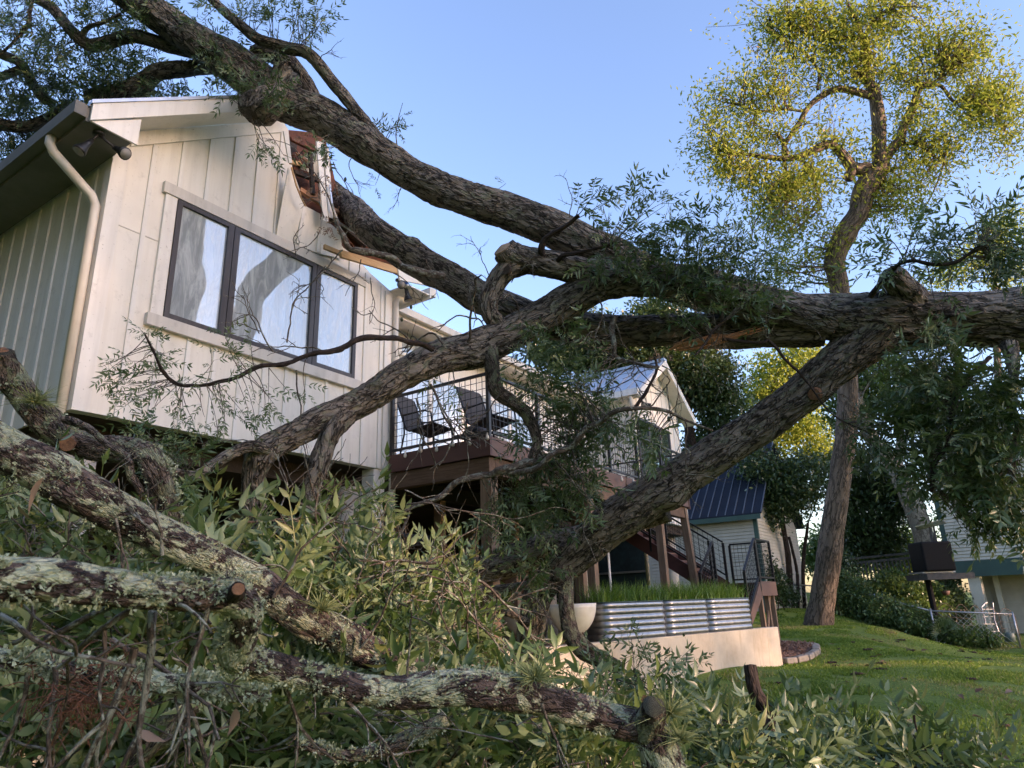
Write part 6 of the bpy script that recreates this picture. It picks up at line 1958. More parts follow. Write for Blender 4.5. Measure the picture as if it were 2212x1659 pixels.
# upper right sprays against the sky
for a in ((1300, 430, 60, 50, 7.2, 5), (1400, 440, 60, 60, 7.2, 8), (1370, 500, 80, 45, 7.2, 9), (1470, 480, 70, 50, 7.1, 12), (1560, 500, 70, 50, 7.1, 12), (1430, 560, 70, 45, 7.1, 14), (1530, 580, 80, 45, 7.0, 18), (1640, 560, 60, 45, 7.0, 12), (1500, 650, 90, 40, 7.0, 14), (1640, 650, 80, 40, 6.9, 13), (1320, 560, 50, 30, 7.2, 7)):
    cluster(*a, scale=0.82)
for a in ((1960, 500, 60, 45, 6.5, 8), (2030, 560, 50, 40, 6.5, 8), (2110, 520, 70, 60, 6.3, 24), (2170, 560, 50, 50, 6.2, 16), (1930, 580, 45, 30, 6.6, 6), (2190, 470, 30, 40, 6.2, 6)):
    cluster(*a, scale=0.8)
# hanging curtain on the right
for a in ((2030, 715, 35, 45, 6.4, 9), (1990, 800, 60, 50, 6.5, 14), (2100, 840, 80, 60, 6.4, 26), (2185, 860, 45, 70, 6.3, 20), (1990, 890, 80, 60, 6.6, 22), (2090, 940, 90, 60, 6.4, 30), (2180, 970, 50, 70, 6.2, 20), (1930, 960, 70, 60, 6.7, 18), (2040, 1010, 80, 50, 6.5, 30), (2140, 1050, 80, 50, 6.3, 34), (2195, 1100, 40, 50, 6.2, 18), (2110, 1120, 50, 30, 6.4, 12), (1890, 900, 50, 50, 6.8, 10), (2080, 860, 120, 100, 7.2, 40), (2120, 980, 100, 90, 7.2, 40), (1990, 850, 80, 60, 7.4, 20)):
    cluster(*a, scale=0.92, maxlen=0.9)
# crown over the roof, upper left
for a in ((60, 60, 70, 50, 9.6, 22), (150, 120, 80, 50, 9.6, 30), (60, 190, 70, 60, 9.8, 38), (150, 200, 70, 40, 9.8, 34), (240, 170, 70, 45, 9.7, 34), (40, 250, 60, 50, 10.2, 38), (30, 310, 60, 40, 10.2, 34), (100, 290, 60, 40, 10.3, 26), (300, 120, 60, 40, 9.5, 17), (250, 60, 70, 40, 9.4, 19), (330, 30, 50, 30, 9.2, 11), (200, 20, 60, 30, 9.4, 15), (30, 20, 50, 30, 9.5, 13), (360, 190, 50, 25, 9.5, 15)):
    cluster(*a, scale=0.8)
for a in ((430, 40, 50, 40, 9.0, 6), (520, 30, 60, 35, 8.8, 8), (600, 30, 60, 40, 8.7, 10), (670, 40, 40, 50, 8.6, 10), (480, 100, 40, 30, 8.8, 6), (470, 160, 50, 40, 8.7, 10), (520, 190, 40, 40, 8.5, 8), (590, 190, 30, 50, 8.3, 8), (600, 330, 35, 25, 8.3, 4), (690, 330, 25, 35, 8.3, 4), (640, 30, 20, 30, 8.5, 3), (570, 120, 50, 30, 8.6, 5)):
    cluster(*a, scale=0.72)
cluster(857, 262, 24, 32, 8.5, 4, scale=0.6)
tw.add([P(858, 318, 8.5), P(855, 290, 8.5), P(862, 250, 8.5), P(870, 222, 8.5)], 0.008, 0.003)
for a in ((805, 395, 12, 14, 8.5, 1), (1095, 400, 18, 12, 8.1, 1)):
    cluster(*a, scale=0.4, fr=(2, 3))
# middle tangle in front of the deck
for a in ((1170, 740, 60, 45, 7.1, 15), (1240, 760, 60, 60, 7.0, 20), (1180, 820, 60, 50, 7.1, 15), (1260, 850, 60, 50, 7.0, 17), (1210, 900, 60, 50, 7.2, 20), (1300, 930, 60, 50, 7.1, 17), (1130, 940, 30, 50, 7.3, 8), (1380, 900, 40, 40, 6.6, 6), (1400, 960, 40, 40, 6.6, 5), (1220, 980, 70, 40, 7.2, 23), (1150, 1050, 70, 40, 7.4, 23), (1260, 1050, 70, 45, 7.3, 23), (1180, 1120, 60, 40, 7.5, 15), (1090, 1090, 50, 40, 7.5, 10), (1060, 1150, 40, 60, 7.3, 9), (1310, 880, 40, 40, 6.9, 8), (1150, 1240, 50, 40, 7.5, 12), (960, 850, 30, 20, 7.0, 3)):
    cluster(*a, scale=0.8, fr=(3, 5))
# sprays on the slim branch over the gable
sl_a = path_np(thin1)
sl_a = catmull(sl_a, 60)
for a in ((310, 720, 40, 40, 5.8, 5), (260, 800, 50, 40, 5.8, 9), (300, 830, 60, 40, 5.8, 9), (330, 770, 50, 40, 5.8, 6), (400, 840, 40, 30, 5.85, 5), (480, 760, 40, 40, 5.95, 5), (490, 850, 50, 40, 5.9, 6), (540, 760, 50, 30, 6.0, 4), (560, 880, 60, 40, 5.95, 6), (440, 900, 60, 40, 5.85, 6), (370, 900, 50, 40, 5.8, 5), (520, 920, 60, 40, 5.9, 5), (620, 850, 40, 40, 6.1, 3), (280, 880, 40, 30, 5.8, 3)):
    cluster(*a, scale=0.5, fr=(2, 4), anch=sl_a, twr=0.004)
for a in ((350, 960, 50, 40, 5.3, 8), (400, 990, 50, 40, 5.3, 8), (300, 940, 40, 40, 5.2, 5), (420, 1040, 40, 30, 5.2, 4)):
    cluster(*a, scale=0.6, twr=0.004)
# bare twigs
def bare(x, y, d, dx, dy, L, r, depth=2, **k):
    tw.bare(P(x, y, d), RT * dx - UP * dy + FW * f_r.normal() * 0.2, L, r, depth, f_r, **k)
for a in ((890, 745, 6.8, -0.4, -1, 0.55, 0.010), (960, 750, 7.0, -0.2, -1, 0.75, 0.013), (1010, 740, 7.1, 0.3, -1, 0.9, 0.016), (985, 760, 7.1, -0.1, 1, 0.7, 0.008), (900, 860, 6.7, 0.3, 1, 0.8, 0.012), (930, 830, 6.8, 0.5, 1, 0.9, 0.014), (950, 870, 6.8, 0.2, 1, 0.7, 0.010), (1030, 690, 7.3, -0.2, -1, 0.5, 0.008), (1060, 600, 7.5, -0.6, -1, 0.5, 0.006),
          (1060, 700, 7.3, 0.2, -0.8, 0.5, 0.009), (1120, 690, 7.3, 0.1, -1, 0.5, 0.008), (640, 560, 7.4, -0.2, -1, 0.4, 0.006), (720, 480, 7.9, 0.3, -1, 0.9, 0.010), (690, 500, 7.8, -0.5, 0.9, 0.5, 0.007), (700, 470, 7.8, -0.3, -0.6, 0.6, 0.008), (740, 540, 7.9, -0.6, 0.5, 0.9, 0.009), (780, 560, 7.9, -0.2, 1, 0.5, 0.007), (800, 600, 7.9, 0.2, 1, 0.6, 0.007),
          (590, 760, 6.0, -0.6, -1, 0.7, 0.008), (620, 740, 6.0, 0.1, -1, 0.8, 0.008), (700, 760, 6.2, -0.6, -0.8, 0.7, 0.008), (560, 720, 6.0, -0.4, -0.8, 0.5, 0.006), (640, 800, 6.1, 0.0, 1, 0.9, 0.008), (560, 960, 5.8, -0.8, -0.4, 0.5, 0.006), (870, 1100, 6.8, 0.2, 1, 0.8, 0.011), (885, 1105, 6.8, 0.35, 1, 1.1, 0.012), (860, 1110, 6.8, -0.2, 1, 0.6, 0.009),
          (1330, 700, 7.2, 0.2, 1, 0.8, 0.011), (1350, 760, 7.1, 0.5, 0.3, 0.7, 0.008), (1430, 790, 6.9, 0.6, 0.5, 0.6, 0.007), (1400, 880, 6.5, 0.8, -0.6, 0.7, 0.008), (1480, 910, 6.4, 0.4, 0.8, 0.7, 0.008), (1250, 1020, 6.9, 0.3, 0.8, 0.7, 0.009), (1200, 990, 6.9, 0.2, 1, 0.7, 0.010), (1820, 890, 6.9, 0.5, 1, 0.7, 0.006), (1700, 840, 6.9, 0.3, 1, 0.8, 0.007), (1760, 850, 6.9, 0.9, -0.1, 0.6, 0.006), (1660, 680, 7.0, 0.8, -0.2, 0.6, 0.006), (1560, 690, 7.2, -0.7, 0.6, 0.8, 0.007),
          (745, 225, 8.6, 0.6, 0.3, 0.4, 0.006), (690, 130, 8.6, 0.7, -0.2, 0.5, 0.006), (870, 390, 8.4, -0.4, 1, 0.4, 0.006), (760, 340, 8.5, -0.6, 0.8, 0.6, 0.006), (720, 350, 8.4, 0.3, 0.9, 0.8, 0.007), (640, 55, 8.7, -0.4, -0.8, 0.5, 0.008), (250, 50, 9.3, 0.5, -0.6, 0.7, 0.010), (120, 60, 9.5, -0.6, 0.3, 0.7, 0.010), (1105, 610, 7.4, 0.3, -0.9, 0.4, 0.006), (1230, 470, 7.3, 0.1, -1, 0.5, 0.006), (920, 560, 8.2, 0.3, 0.9, 0.5, 0.006), (1000, 580, 8.1, 0.4, 0.8, 0.5, 0.006), (850, 590, 8.1, 0.8, 0.5, 0.6, 0.007),
          (1130, 870, 7.0, 0.6, 0.5, 0.8, 0.008), (1180, 930, 7.0, 0.8, 0.2, 0.9, 0.008), (1220, 860, 6.9, 0.5, 0.8, 0.8, 0.008), (1080, 850, 7.0, -0.5, 0.8, 0.7, 0.008), (1010, 870, 7.0, -0.3, 1, 0.8, 0.009), (980, 900, 6.9, 0.5, 0.9, 0.7, 0.008), (1300, 820, 6.9, -0.3, 1, 0.8, 0.008), (1380, 800, 6.8, -0.5, 0.8, 0.8, 0.007), (1440, 830, 6.7, -0.1, 1, 0.7, 0.007), (1330, 960, 6.8, 0.7, 0.5, 0.7, 0.007), (1500, 640, 7.0, 0.1, 1, 0.6, 0.006), (1290, 640, 7.3, 0.2, 1, 0.8, 0.010), (1005, 1200, 7.0, -0.2, -1, 0.7, 0.010), (1080, 1290, 7.0, -0.1, -1, 0.9, 0.012), (1110, 1300, 7.0, 0.4, -1, 0.6, 0.009), (1020, 1300, 6.8, 0.2, -1, 0.7, 0.010), (930, 1180, 6.6, 0.5, 1, 0.9, 0.011)):
    bare(*a)
tw.build('twigs', 'twig_bark', tree, kind='stuff')
build_leaves(lf, 'leaf_fallen', tree, 1, 280, r_=f_r)
# withered leaf bunches
dl = Leaves()
for x, y, rx, ry, d, n in ((1555, 735, 30, 22, 7.1, 26), (690, 400, 20, 30, 7.4, 14), (720, 490, 24, 20, 7.6, 16), (660, 300, 20, 10, 8.0, 10), (1420, 760, 14, 12, 6.8, 8), (1470, 725, 14, 14, 7.0, 6)):
    for i in range(n):
        q = P(x + f_r.normal() * rx * 0.5, y + f_r.normal() * ry * 0.5, d + f_r.normal() * 0.1)
        dl.add(q, f_r.normal(size=3) + [0, 0, -1.0], 0.35 * f_r.uniform(0.6, 1.1), f_r, 0.1)
build_leaves(dl, 'leaf_dead', tree, 1, 0, 'withered_leaves', f_r)
# ripening nuts
for x, y, d in ((868, 690 / 1.0, 7.6), (888, 663, 7.6), (746, 387, 7.9), (1072, 1190, 6.9), (1305, 985, 6.8), (1445, 905, 6.6)):
    MB().lathe([(0.0, -0.028), (0.010, -0.022), (0.016, -0.008), (0.016, 0.006), (0.010, 0.02), (0.0, 0.028)], P(x, y, d), 10).build('nut', 'leaf_evergreen', tree, True)

# ------------------------------------------------------------------ fallen branches close to the camera
def frills(A, n, size, r_, parent, name='lichen', mat='leaf_ivy', side=None, skip=0.0):
    """ruffled lichen scales and frills standing off the bark"""
    C = catmull(A, 200)
    pts, rr = C[:, :3], C[:, 3]
    T = np.gradient(pts, axis=0)
    T /= np.linalg.norm(T, axis=1)[:, None]
    up = np.array([0, 0, 1.0])
    X = np.cross(T, up)
    X /= np.linalg.norm(X, axis=1)[:, None] + 1e-9
    Y = np.cross(X, T)
    Vs, Fs, Ts = [], [], []
    k = 0
    seeds = r_.uniform(0, 199, n)
    th = r_.vonmises(math.pi / 2, 0.7, n)
    s_ = vnoise(np.stack([seeds * 0.11, np.cos(th) * 1.3, np.sin(th) * 1.3], -1))
    for i in range(n):
        if s_[i] < 0.42 + skip:
            continue
        j = int(seeds[i])
        nn = X[j] * math.cos(th[i]) + Y[j] * math.sin(th[i])
        c = pts[j] + nn * rr[j] * 0.97
        tone = r_.random()
        for q in range(r_.integers(5, 10)):
            d = nn * r_.uniform(0.4, 1.2) + r_.normal(size=3) * 0.6
            d /= np.linalg.norm(d)
            sd_ = np.cross(d, r_.normal(size=3))
            sd_ /= np.linalg.norm(sd_) + 1e-9
            L = size * r_.uniform(0.5, 1.4)
            b = c + r_.normal(size=3) * size * 0.5
            w = L * 0.35
            e = b + d * L
            Vs += [b - sd_ * w * 0.5, b + sd_ * w * 0.5, e + sd_ * w + nn * L * 0.2, e - sd_ * w]
            Fs.append((k, k + 1, k + 2, k + 3))
            Ts += [tone] * 4
            k += 4
    if k:
        link(name, mesh_np(name, np.array(Vs), np.array(Fs), mat, False, {'rnd': ('FLOAT', Ts)}, LOC[parent.name]), parent, kind='stuff')

def ball_moss(c, r, parent, r_, n=130):
    Vs, Fs, Ts = [], [], []
    k = 0
    for i in range(n):
        d = r_.normal(size=3)
        d[2] = abs(d[2]) * 0.8 + 0.1
        d /= np.linalg.norm(d)
        L = r * r_.uniform(0.6, 1.25)
        cv = r_.normal(size=3) * 0.35
        sd_ = np.cross(d, r_.normal(size=3))
        sd_ /= np.linalg.norm(sd_)
        for t in (0, 0.35, 0.7, 1.0):
            p = c + d * L * t + cv * L * t * t - np.array([0, 0, 0.25 * L * t * t])
            w = 0.0016 * (1.1 - t) * (r / 0.06)
            Vs += [p - sd_ * w, p + sd_ * w]
        for t in range(3):
            Fs.append((k + 2 * t, k + 2 * t + 1, k + 2 * t + 3, k + 2 * t + 2))
        k += 8
        Ts += [r_.random()] * 8
    o = link('ball_moss', mesh_np('ball_moss', np.array(Vs), np.array(Fs), 'ball_moss', False, {'rnd': ('FLOAT', Ts)}, LOC[parent.name]), parent)
    o['label'] = 'pale green tuft of ball moss'

def near_branch(path, label, mat, spacing, amp=0.006, plate=0.03, fr=0, frs=0.012, extra=(), frmat='lichen_frill'):
    root = thing('fallen_branch', tuple(P(*path[0][:3])), label, 'branch', 'fallen branches near the camera')
    limb('wood', path, mat, root, spacing, amp=amp, plate=plate, lump=0.14, seed=int(f_r.integers(1000)), wob=0.25)
    for e in extra:
        limb('side_branch', e, mat, root, spacing, amp=amp, plate=plate, lump=0.14, seed=int(f_r.integers(1000)))
    if fr:
        frills(path_np(path), fr, frs, f_r, root, mat=frmat)
    return root
n_r = np.random.default_rng(99)
L1 = [(-40, 770, 4.0, 30), (5, 800, 4.0, 30), (51, 855, 4.0, 30), (96, 906, 4.0, 31), (147, 952, 4.0, 29), (205, 971, 4.0, 27), (267, 976, 4.0, 28), (318, 990, 3.95, 30), (345, 1028, 3.9, 29), (357, 1080, 3.9, 27), (365, 1150, 3.9, 25)]
r1 = near_branch(L1, 'stout fallen branch with a broken upright stub beside the side wall', 'bark_mossy', 0.008, 0.008, 0.03, 500, 0.014, [[(12, 835, 3.98, 26), (8, 790, 3.95, 24), (6, 760, 3.92, 20)], [(138, 906, 3.9, 8), (191, 924, 3.85, 8), (232, 961, 3.8, 8), (273, 988, 3.8, 8), (284, 1026, 3.8, 9), (307, 1065, 3.8, 7)]])
MB().tube([P(147, 955, 3.93), P(145, 959, 3.86)], [0.045, 0.04], 14).build('cut_face', 'cut_wood', r1)
MB().tube([P(6, 762, 3.93), P(9, 752, 3.92)], [0.05, 0.012], 9).build('broken_end', 'cut_wood', r1)
ball_moss(P(75, 870, 3.85), 0.13, r1, n_r, 150)
L2 = [(-60, 930, 2.35, 44), (20, 985, 2.4, 47), (100, 1030, 2.45, 47), (190, 1080, 2.5, 44), (300, 1140, 2.6, 42), (400, 1190, 2.65, 40), (480, 1225, 2.7, 38), (560, 1275, 2.75, 38), (640, 1330, 2.8, 37), (720, 1370, 2.9, 36), (800, 1412, 3.0, 34), (880, 1445, 3.1, 30), (960, 1475, 3.15, 24)]
r2 = near_branch(L2, 'thick lichen-covered branch slanting from the left edge down to the centre', 'bark_lichen', 0.006, 0.006, 0.025, 2100, 0.008)
ball_moss(P(695, 1318, 2.8), 0.10, r2, n_r, 160)
ball_moss(P(640, 1262, 2.75), 0.05, r2, n_r, 60)
L3 = [(-80, 1262, 1.12, 56), (0, 1255, 1.16, 50), (80, 1252, 1.2, 46), (170, 1262, 1.25, 42), (300, 1275, 1.32, 38), (420, 1282, 1.4, 35), (490, 1285, 1.45, 36), (522, 1315, 1.5, 36), (515, 1370, 1.55, 36), (500, 1410, 1.58, 36), (540, 1432, 1.65, 33), (640, 1458, 1.75, 30), (740, 1480, 1.82, 30), (830, 1494, 1.9, 34), (930, 1490, 1.95, 37), (1030, 1484, 2.0, 38), (1130, 1502, 2.1, 36), (1230, 1530, 2.15, 33), (1330, 1556, 2.2, 33), (1395, 1575, 2.22, 38), (1420, 1620, 2.2, 44), (1445, 1700, 2.18, 50)]
r3 = near_branch(L3, 'pale lichen-crusted branch nearest the camera, crossing the bottom of the view', 'bark_lichen', 0.0045, 0.004, 0.018, 2600, 0.0065, [[(1395, 1570, 2.2, 34), (1408, 1545, 2.15, 30), (1412, 1525, 2.12, 24)]])
MB().tube([P(512, 1277, 1.41), P(515, 1272, 1.378)], [0.0125, 0.012], 14).build('cut_face', 'cut_wood', r3)
limb('stub', [(503, 1292, 1.47, 22), (508, 1284, 1.43, 20), (513, 1275, 1.395, 18), (514, 1273, 1.388, 15)], 'bark_dark', r3, 0.003, amp=0.003, plate=0.01, lump=0.2)
ball_moss(P(1155, 1470, 2.05), 0.085, r3, n_r, 200)
ball_moss(P(1445, 1545, 2.15), 0.10, r3, n_r, 160)
ball_moss(P(1470, 1600, 2.15), 0.09, r3, n_r, 120)
L4 = [(-60, 1415, 1.85, 20), (0, 1423, 1.85, 21), (68, 1436, 1.87, 22), (170, 1450, 1.9, 22), (273, 1463, 1.92, 23), (360, 1475, 1.95, 23), (444, 1487, 2.0, 22), (520, 1497, 2.05, 18), (580, 1500, 2.1, 12)]
r4 = near_branch(L4, 'grey-green mossy branch low in the left corner with a nest of dead brown twigs', 'bark_lichen', 0.006, 0.004, 0.02, 900, 0.012)
ball_moss(P(500, 1480, 1.98), 0.07, r4, n_r, 110)
L5 = [(255, 1680, 2.3, 24), (320, 1610, 2.35, 23), (370, 1560, 2.4, 22), (420, 1515, 2.45, 18), (450, 1490, 2.5, 14)]
r5 = near_branch(L5, 'short bare branch standing up from the bottom edge at lower left', 'bark_mossy', 0.007, 0.005, 0.022, 200, 0.01)
L6 = [(90, 1600, 2.6, 20), (110, 1550, 2.7, 20), (140, 1490, 2.8, 19), (200, 1410, 2.9, 18), (280, 1370, 3.0, 16)]
r6 = near_branch(L6, 'dark mossy branch crossing behind the brown twigs at lower left', 'bark_mossy', 0.008, 0.005, 0.025, 150, 0.01)
L7 = [(960, 1555, 2.5, 16), (900, 1590, 2.45, 17), (820, 1625, 2.4, 14), (740, 1632, 2.38, 12), (690, 1618, 2.35, 10), (640, 1605, 2.3, 7)]
r7 = near_branch(L7, 'dark curved branch below the lichen branch at bottom centre', 'bark_mossy', 0.007, 0.004, 0.02, 300, 0.009)
L8 = [(1110, 1700, 3.0, 30), (1170, 1640, 3.1, 26), (1230, 1600, 3.3, 20), (1330, 1560, 3.5, 14)]
L9 = [(1560, 1690, 3.4, 26), (1600, 1640, 3.5, 24), (1650, 1590, 3.6, 18), (1660, 1540, 3.7, 16), (1632, 1490, 3.75, 15), (1622, 1435, 3.8, 13)]
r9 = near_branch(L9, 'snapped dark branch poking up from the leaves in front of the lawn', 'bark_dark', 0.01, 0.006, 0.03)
# twigs and brown litter around them
def side_twigs(root, specs, mat='twig_bark'):
    t = Tubes()
    for x, y, d, dx, dy, L, r, dep in specs:
        t.bare(P(x, y, d), RT * dx - UP * dy + FW * n_r.normal() * 0.15, L, r, dep, n_r, 0.28)
    t.build('twigs', mat, root, kind='stuff')
side_twigs(r3, [(310, 1300, 1.3, -0.6, 0.7, 0.35, 0.008, 2), (330, 1320, 1.5, -0.2, 1, 0.4, 0.010, 1), (100, 1380, 1.4, 0.8, -0.5, 0.35, 0.008, 1), (0, 1330, 1.3, 0.8, 0.2, 0.3, 0.006, 1), (290, 1400, 1.45, -0.1, 1, 0.4, 0.009, 1), (610, 1470, 1.75, 0.2, 1, 0.3, 0.006, 2), (720, 1500, 1.8, 0.5, 0.8, 0.3, 0.006, 2), (1170, 1520, 2.0, 0.1, 1, 0.3, 0.005, 2), (880, 1460, 1.9, 0.2, -1, 0.2, 0.004, 2), (450, 1310, 1.4, -0.4, 1, 0.3, 0.006, 2)])
side_twigs(r4, [(120, 1440, 1.85, 0.2, 1, 0.4, 0.008, 2), (200, 1470, 1.9, -0.6, 0.8, 0.5, 0.009, 2), (60, 1450, 1.85, -0.3, 1, 0.4, 0.007, 2), (300, 1480, 1.9, -0.4, 1, 0.4, 0.008, 2), (400, 1490, 1.95, 0.1, 1, 0.4, 0.008, 2), (30, 1390, 1.8, 0.7, -0.4, 0.4, 0.006, 2), (240, 1380, 2.0, 0.7, 0.2, 0.5, 0.008, 2)])
side_twigs(r2, [(350, 1200, 2.5, 0.2, -1, 0.2, 0.008, 1), (360, 1170, 2.5, -0.4, -0.6, 0.3, 0.007, 2), (590, 1290, 2.7, 0.3, -1, 0.4, 0.007, 2), (780, 1400, 2.9, 0.3, -1, 0.5, 0.006, 2), (250, 1120, 2.45, 0.1, 1, 0.3, 0.006, 2)])
def tangle(root, n, xr, yr, dr, L=(0.25, 0.7), r=(0.003, 0.008), mat='twig_bark', name='sticks'):
    t = Tubes()
    for i in range(n):
        x, y = n_r.uniform(*xr), n_r.uniform(*yr)
        a = n_r.uniform(0, 2 * math.pi)
        t.bare(P(x, y, n_r.uniform(*dr)), RT * math.cos(a) + UP * math.sin(a) * 0.7 + FW * n_r.normal() * 0.4, n_r.uniform(*L), n_r.uniform(*r), int(n_r.integers(1, 3)), n_r, 0.25, -0.02)
    t.build(name, mat, root, kind='stuff')
tangle(r1, 46, (380, 900), (1040, 1300), (3.6, 4.8))
tangle(r2, 50, (700, 1040), (1200, 1460), (3.2, 4.6))
tangle(r4, 26, (0, 620), (1330, 1650), (1.9, 2.9), (0.15, 0.5), (0.002, 0.006))
tangle(r7, 34, (620, 1400), (1520, 1655), (2.3, 3.2), (0.15, 0.5), (0.002, 0.005))
tangle(r2, 24, (0, 420), (1060, 1250), (3.0, 3.8), (0.2, 0.5), (0.002, 0.005), name='thin_sticks')
bt = Tubes()
for i in range(150):
    q = P(180 + n_r.normal() * 55, 1500 + n_r.normal() * 34, 1.85 + n_r.normal() * 0.06)
    bt.bare(q, n_r.normal(size=3), n_r.uniform(0.04, 0.13), 0.0016, 1, n_r, 0.5)
M('red_twig', (0.20, 0.085, 0.045), (0.12, 0.05, 0.03), (20, 20, 20), 0.9)
bt.build('dead_twigs', 'red_twig', r4, kind='stuff')
# single dry leaves stuck on the bark
for x, y, d, root, s in ((95, 1030, 2.22, r2, 0.12), (510, 1530, 1.95, r3, 0.07), (300, 1580, 2.2, r5, 0.09), (1390, 1500, 2.2, r3, 0.08), (1180, 1580, 2.4, r3, 0.09), (40, 1090, 2.3, r2, 0.08)):
    tv, tf = leaflet(s, s * 0.42, 0, 0.15, 0.25, n_r)
    R = frames(np.array([-UP * 1.0 + RT * 0.3 + n_r.normal(size=3) * 0.3]), n_r, 0.2)[0]
    link('dry_leaf', mesh_np('dry_leaf', tv @ R.T + P(x, y, d), tf, 'leaf_dead', True, {'rnd': ('FLOAT', [0.9] * len(tv))}, LOC[root.name]), root)

# ------------------------------------------------------------------ leaves of the near branches
def near_leaves(root, specs, singles, mat='leaf_near', lod=1, tmat='twig_bark', scale=1.0, anch=None, up=0.25, fr=(3, 6)):
    lv, t = Leaves(), Tubes()
    for x, y, rx, ry, d, n in specs:
        spray(lv, t, anch, P(x, y, d), (m(rx, d), m(ry, d), m((rx + ry) * 0.9, d)), max(2, int(n * 0.43)), fr, scale, n_r, 0.3, 0.005, up, 0.7)
    t.build('leaf_twigs', tmat, root, kind='stuff')
    build_leaves(lv, mat, root, lod, singles, r_=n_r)
a1 = np.vstack([catmull(path_np(L1), 40), catmull(path_np(L2), 40)])
# left-hand mass behind the lichen branches
near_leaves(r1, [(60, 1130, 100, 50, 3.5, 34), (170, 1140, 90, 50, 3.7, 28), (100, 1210, 120, 50, 3.5, 40), (430, 1100, 60, 30, 4.4, 12), (560, 1170, 80, 35, 4.4, 22), (480, 1190, 80, 35, 4.0, 30), (640, 1215, 90, 40, 4.2, 34), (760, 1150, 45, 60, 4.4, 12), (795, 1060, 22, 50, 4.5, 5), (720, 1240, 90, 40, 4.2, 34), (800, 1250, 60, 40, 4.4, 20), (600, 1110, 50, 25, 4.6, 4), (20, 1060, 40, 40, 3.3, 10), (400, 1140, 60, 50, 3.6, 14)], 200)
near_leaves(r2, [(780, 1290, 110, 60, 3.8, 56), (900, 1290, 100, 70, 4.2, 56), (920, 1370, 110, 50, 3.9, 50), (990, 1340, 60, 55, 4.4, 28), (1000, 1410, 70, 40, 4.2, 28), (860, 1380, 90, 40, 3.6, 30), (640, 1250, 80, 50, 3.4, 26), (960, 1260, 50, 40, 4.6, 14), (1080, 1450, 50, 30, 4.6, 14), (1170, 1460, 50, 25, 4.8, 10)], 180)
near_leaves(r4, [(60, 1370, 110, 60, 2.7, 36), (200, 1350, 120, 50, 2.7, 40), (350, 1340, 100, 50, 2.8, 36), (400, 1400, 100, 50, 2.8, 36), (280, 1410, 120, 50, 2.8, 40), (460, 1300, 50, 60, 2.9, 16), (600, 1390, 100, 40, 3.0, 26), (80, 1540, 90, 60, 2.5, 26), (30, 1620, 60, 50, 2.3, 16), (430, 1560, 90, 60, 2.6, 34), (540, 1580, 100, 60, 2.7, 44), (640, 1600, 110, 60, 2.8, 50), (350, 1640, 90, 40, 2.5, 22), (500, 1640, 90, 40, 2.5, 24), (200, 1620, 80, 50, 2.5, 18)], 220)
near_leaves(r7, [(760, 1550, 120, 50, 2.9, 50), (880, 1560, 120, 50, 3.0, 54), (1000, 1580, 110, 60, 3.0, 60), (1110, 1590, 90, 60, 3.0, 48), (820, 1630, 120, 40, 2.7, 36), (960, 1640, 100, 30, 2.8, 30), (1230, 1600, 90, 50, 3.0, 44), (1330, 1640, 80, 30, 3.0, 26), (700, 1500, 80, 30, 2.9, 20)], 180, up=0.7)
# dark leafy branches at lower right
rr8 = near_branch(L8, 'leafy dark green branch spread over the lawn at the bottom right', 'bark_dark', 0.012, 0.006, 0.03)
near_leaves(rr8, [(1700, 1605, 90, 32, 3.9, 22), (1800, 1622, 110, 32, 3.8, 28), (1600, 1615, 90, 40, 3.6, 30), (1900, 1622, 90, 28, 3.8, 20), (1900, 1640, 120, 35, 3.5, 44), (2020, 1655, 90, 26, 3.6, 24), (2110, 1655, 80, 25, 3.5, 20), (1720, 1650, 110, 35, 3.3, 44), (1560, 1650, 90, 35, 3.3, 30), (2180, 1670, 50, 20, 3.4, 10), (1640, 1560, 40, 25, 3.8, 6), (1520, 1590, 50, 50, 3.4, 18), (2000, 1640, 50, 20, 3.8, 8), (1330, 1640, 80, 40, 3.4, 20), (1430, 1620, 60, 50, 3.4, 20)], 200, 'leaf_fallen', 1, 'twig_dark', 0.85)
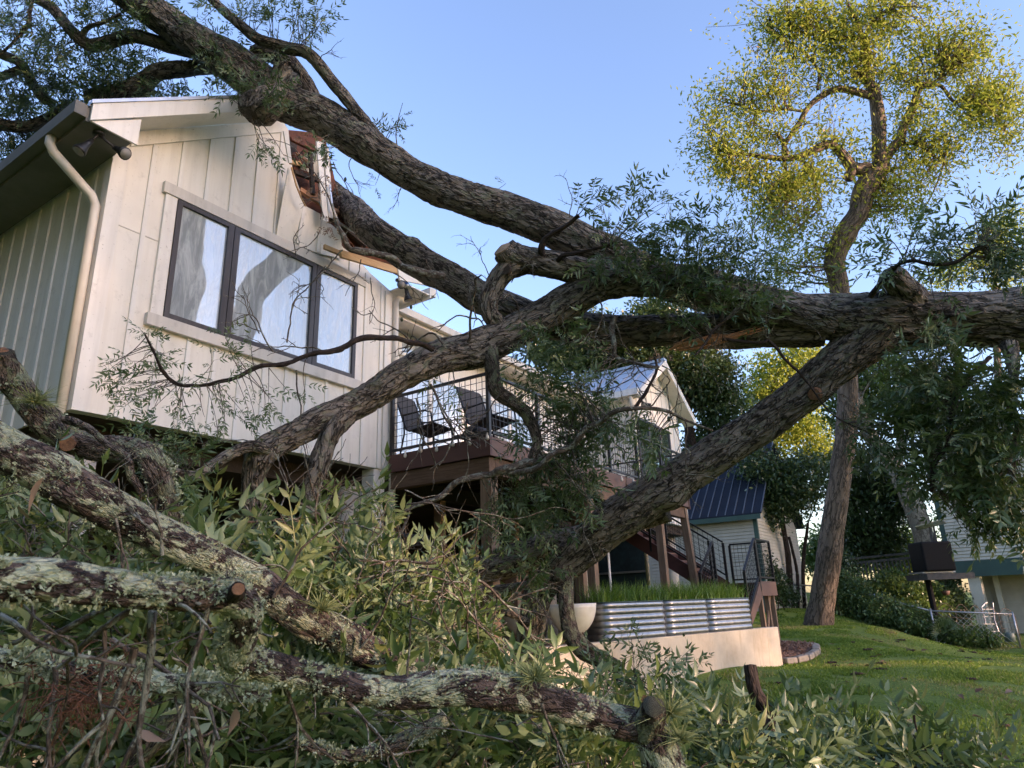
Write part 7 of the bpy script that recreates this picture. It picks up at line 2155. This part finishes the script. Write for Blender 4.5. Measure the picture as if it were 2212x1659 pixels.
near_leaves(r9, [(1300, 1450, 60, 40, 5.6, 18), (1400, 1445, 60, 45, 5.4, 22), (1470, 1430, 40, 40, 5.2, 9), (1380, 1500, 80, 40, 5.0, 26), (1280, 1500, 70, 40, 5.0, 22), (1380, 1370, 30, 20, 5.6, 4), (1500, 1480, 50, 40, 4.8, 12), (1450, 1550, 60, 40, 4.4, 14)], 110, 'leaf_fallen', 1, 'twig_dark', 0.7)

# ------------------------------------------------------------------ unseen woods added beyond the frame to keep garden and side wall in shade
wd_r = np.random.default_rng(123)
def shade_woodland(loc, label, spots, h0, n, leaf, clump, z0=2.0, low=0):
    root = thing('shade_woodland', loc, label, 'trees')
    root['kind'] = 'stuff'
    blobs = []
    for x, y in spots:
        h = h0 + wd_r.normal() * 0.8
        for z in np.arange(z0, h, 2.2):
            blobs.append((np.array([x + wd_r.normal(), y + wd_r.normal(), z]), 3.2, 3.0, 1.8))
    V, F, tone, cc = crown_arrays(blobs, n, clump, leaf, wd_r, 14, 0.15)
    if low:
        lb = [(np.array([x + wd_r.normal() * 1.5, y + wd_r.normal(), z]), 2.6, 2.5, 1.6) for x, y in spots for z in np.arange(2.0, z0, 2.4)]
        V2, F2, t2, _ = crown_arrays(lb, low, clump, leaf, wd_r, 12, 0.15)
        F = np.vstack([F, F2 + len(V)])
        V = np.vstack([V, V2])
        tone = np.concatenate([tone, t2])
    link('crown', mesh_np('crown', V, F, 'leaf_mid', False, {'rnd': ('FLOAT', tone)}, LOC[root.name]), root, kind='stuff')
    t = Tubes()
    for x, y in spots:
        t.add(np.array([[x, y, -2], [x + 0.3, y - 0.2, 5], [x, y, h0 * 0.7]]), 0.35, 0.1, 8)
    t.build('trunks', 'bark_dark', root, kind='stuff')
shade_woodland((10, -90, -0.4), 'unseen line of tall trees added to screen the low sun from the garden', [(x, -90) for x in np.arange(-50, 90, 5.0)], 23.5, 13500, 0.6, 0.55, 16.8, 10500)
shade_woodland((-11, 14, -0.4), 'unseen dense trees added to darken the side wall', [(-8.5, y) for y in np.arange(4, 44, 4.5)], 17, 10000, 0.6, 0.5)
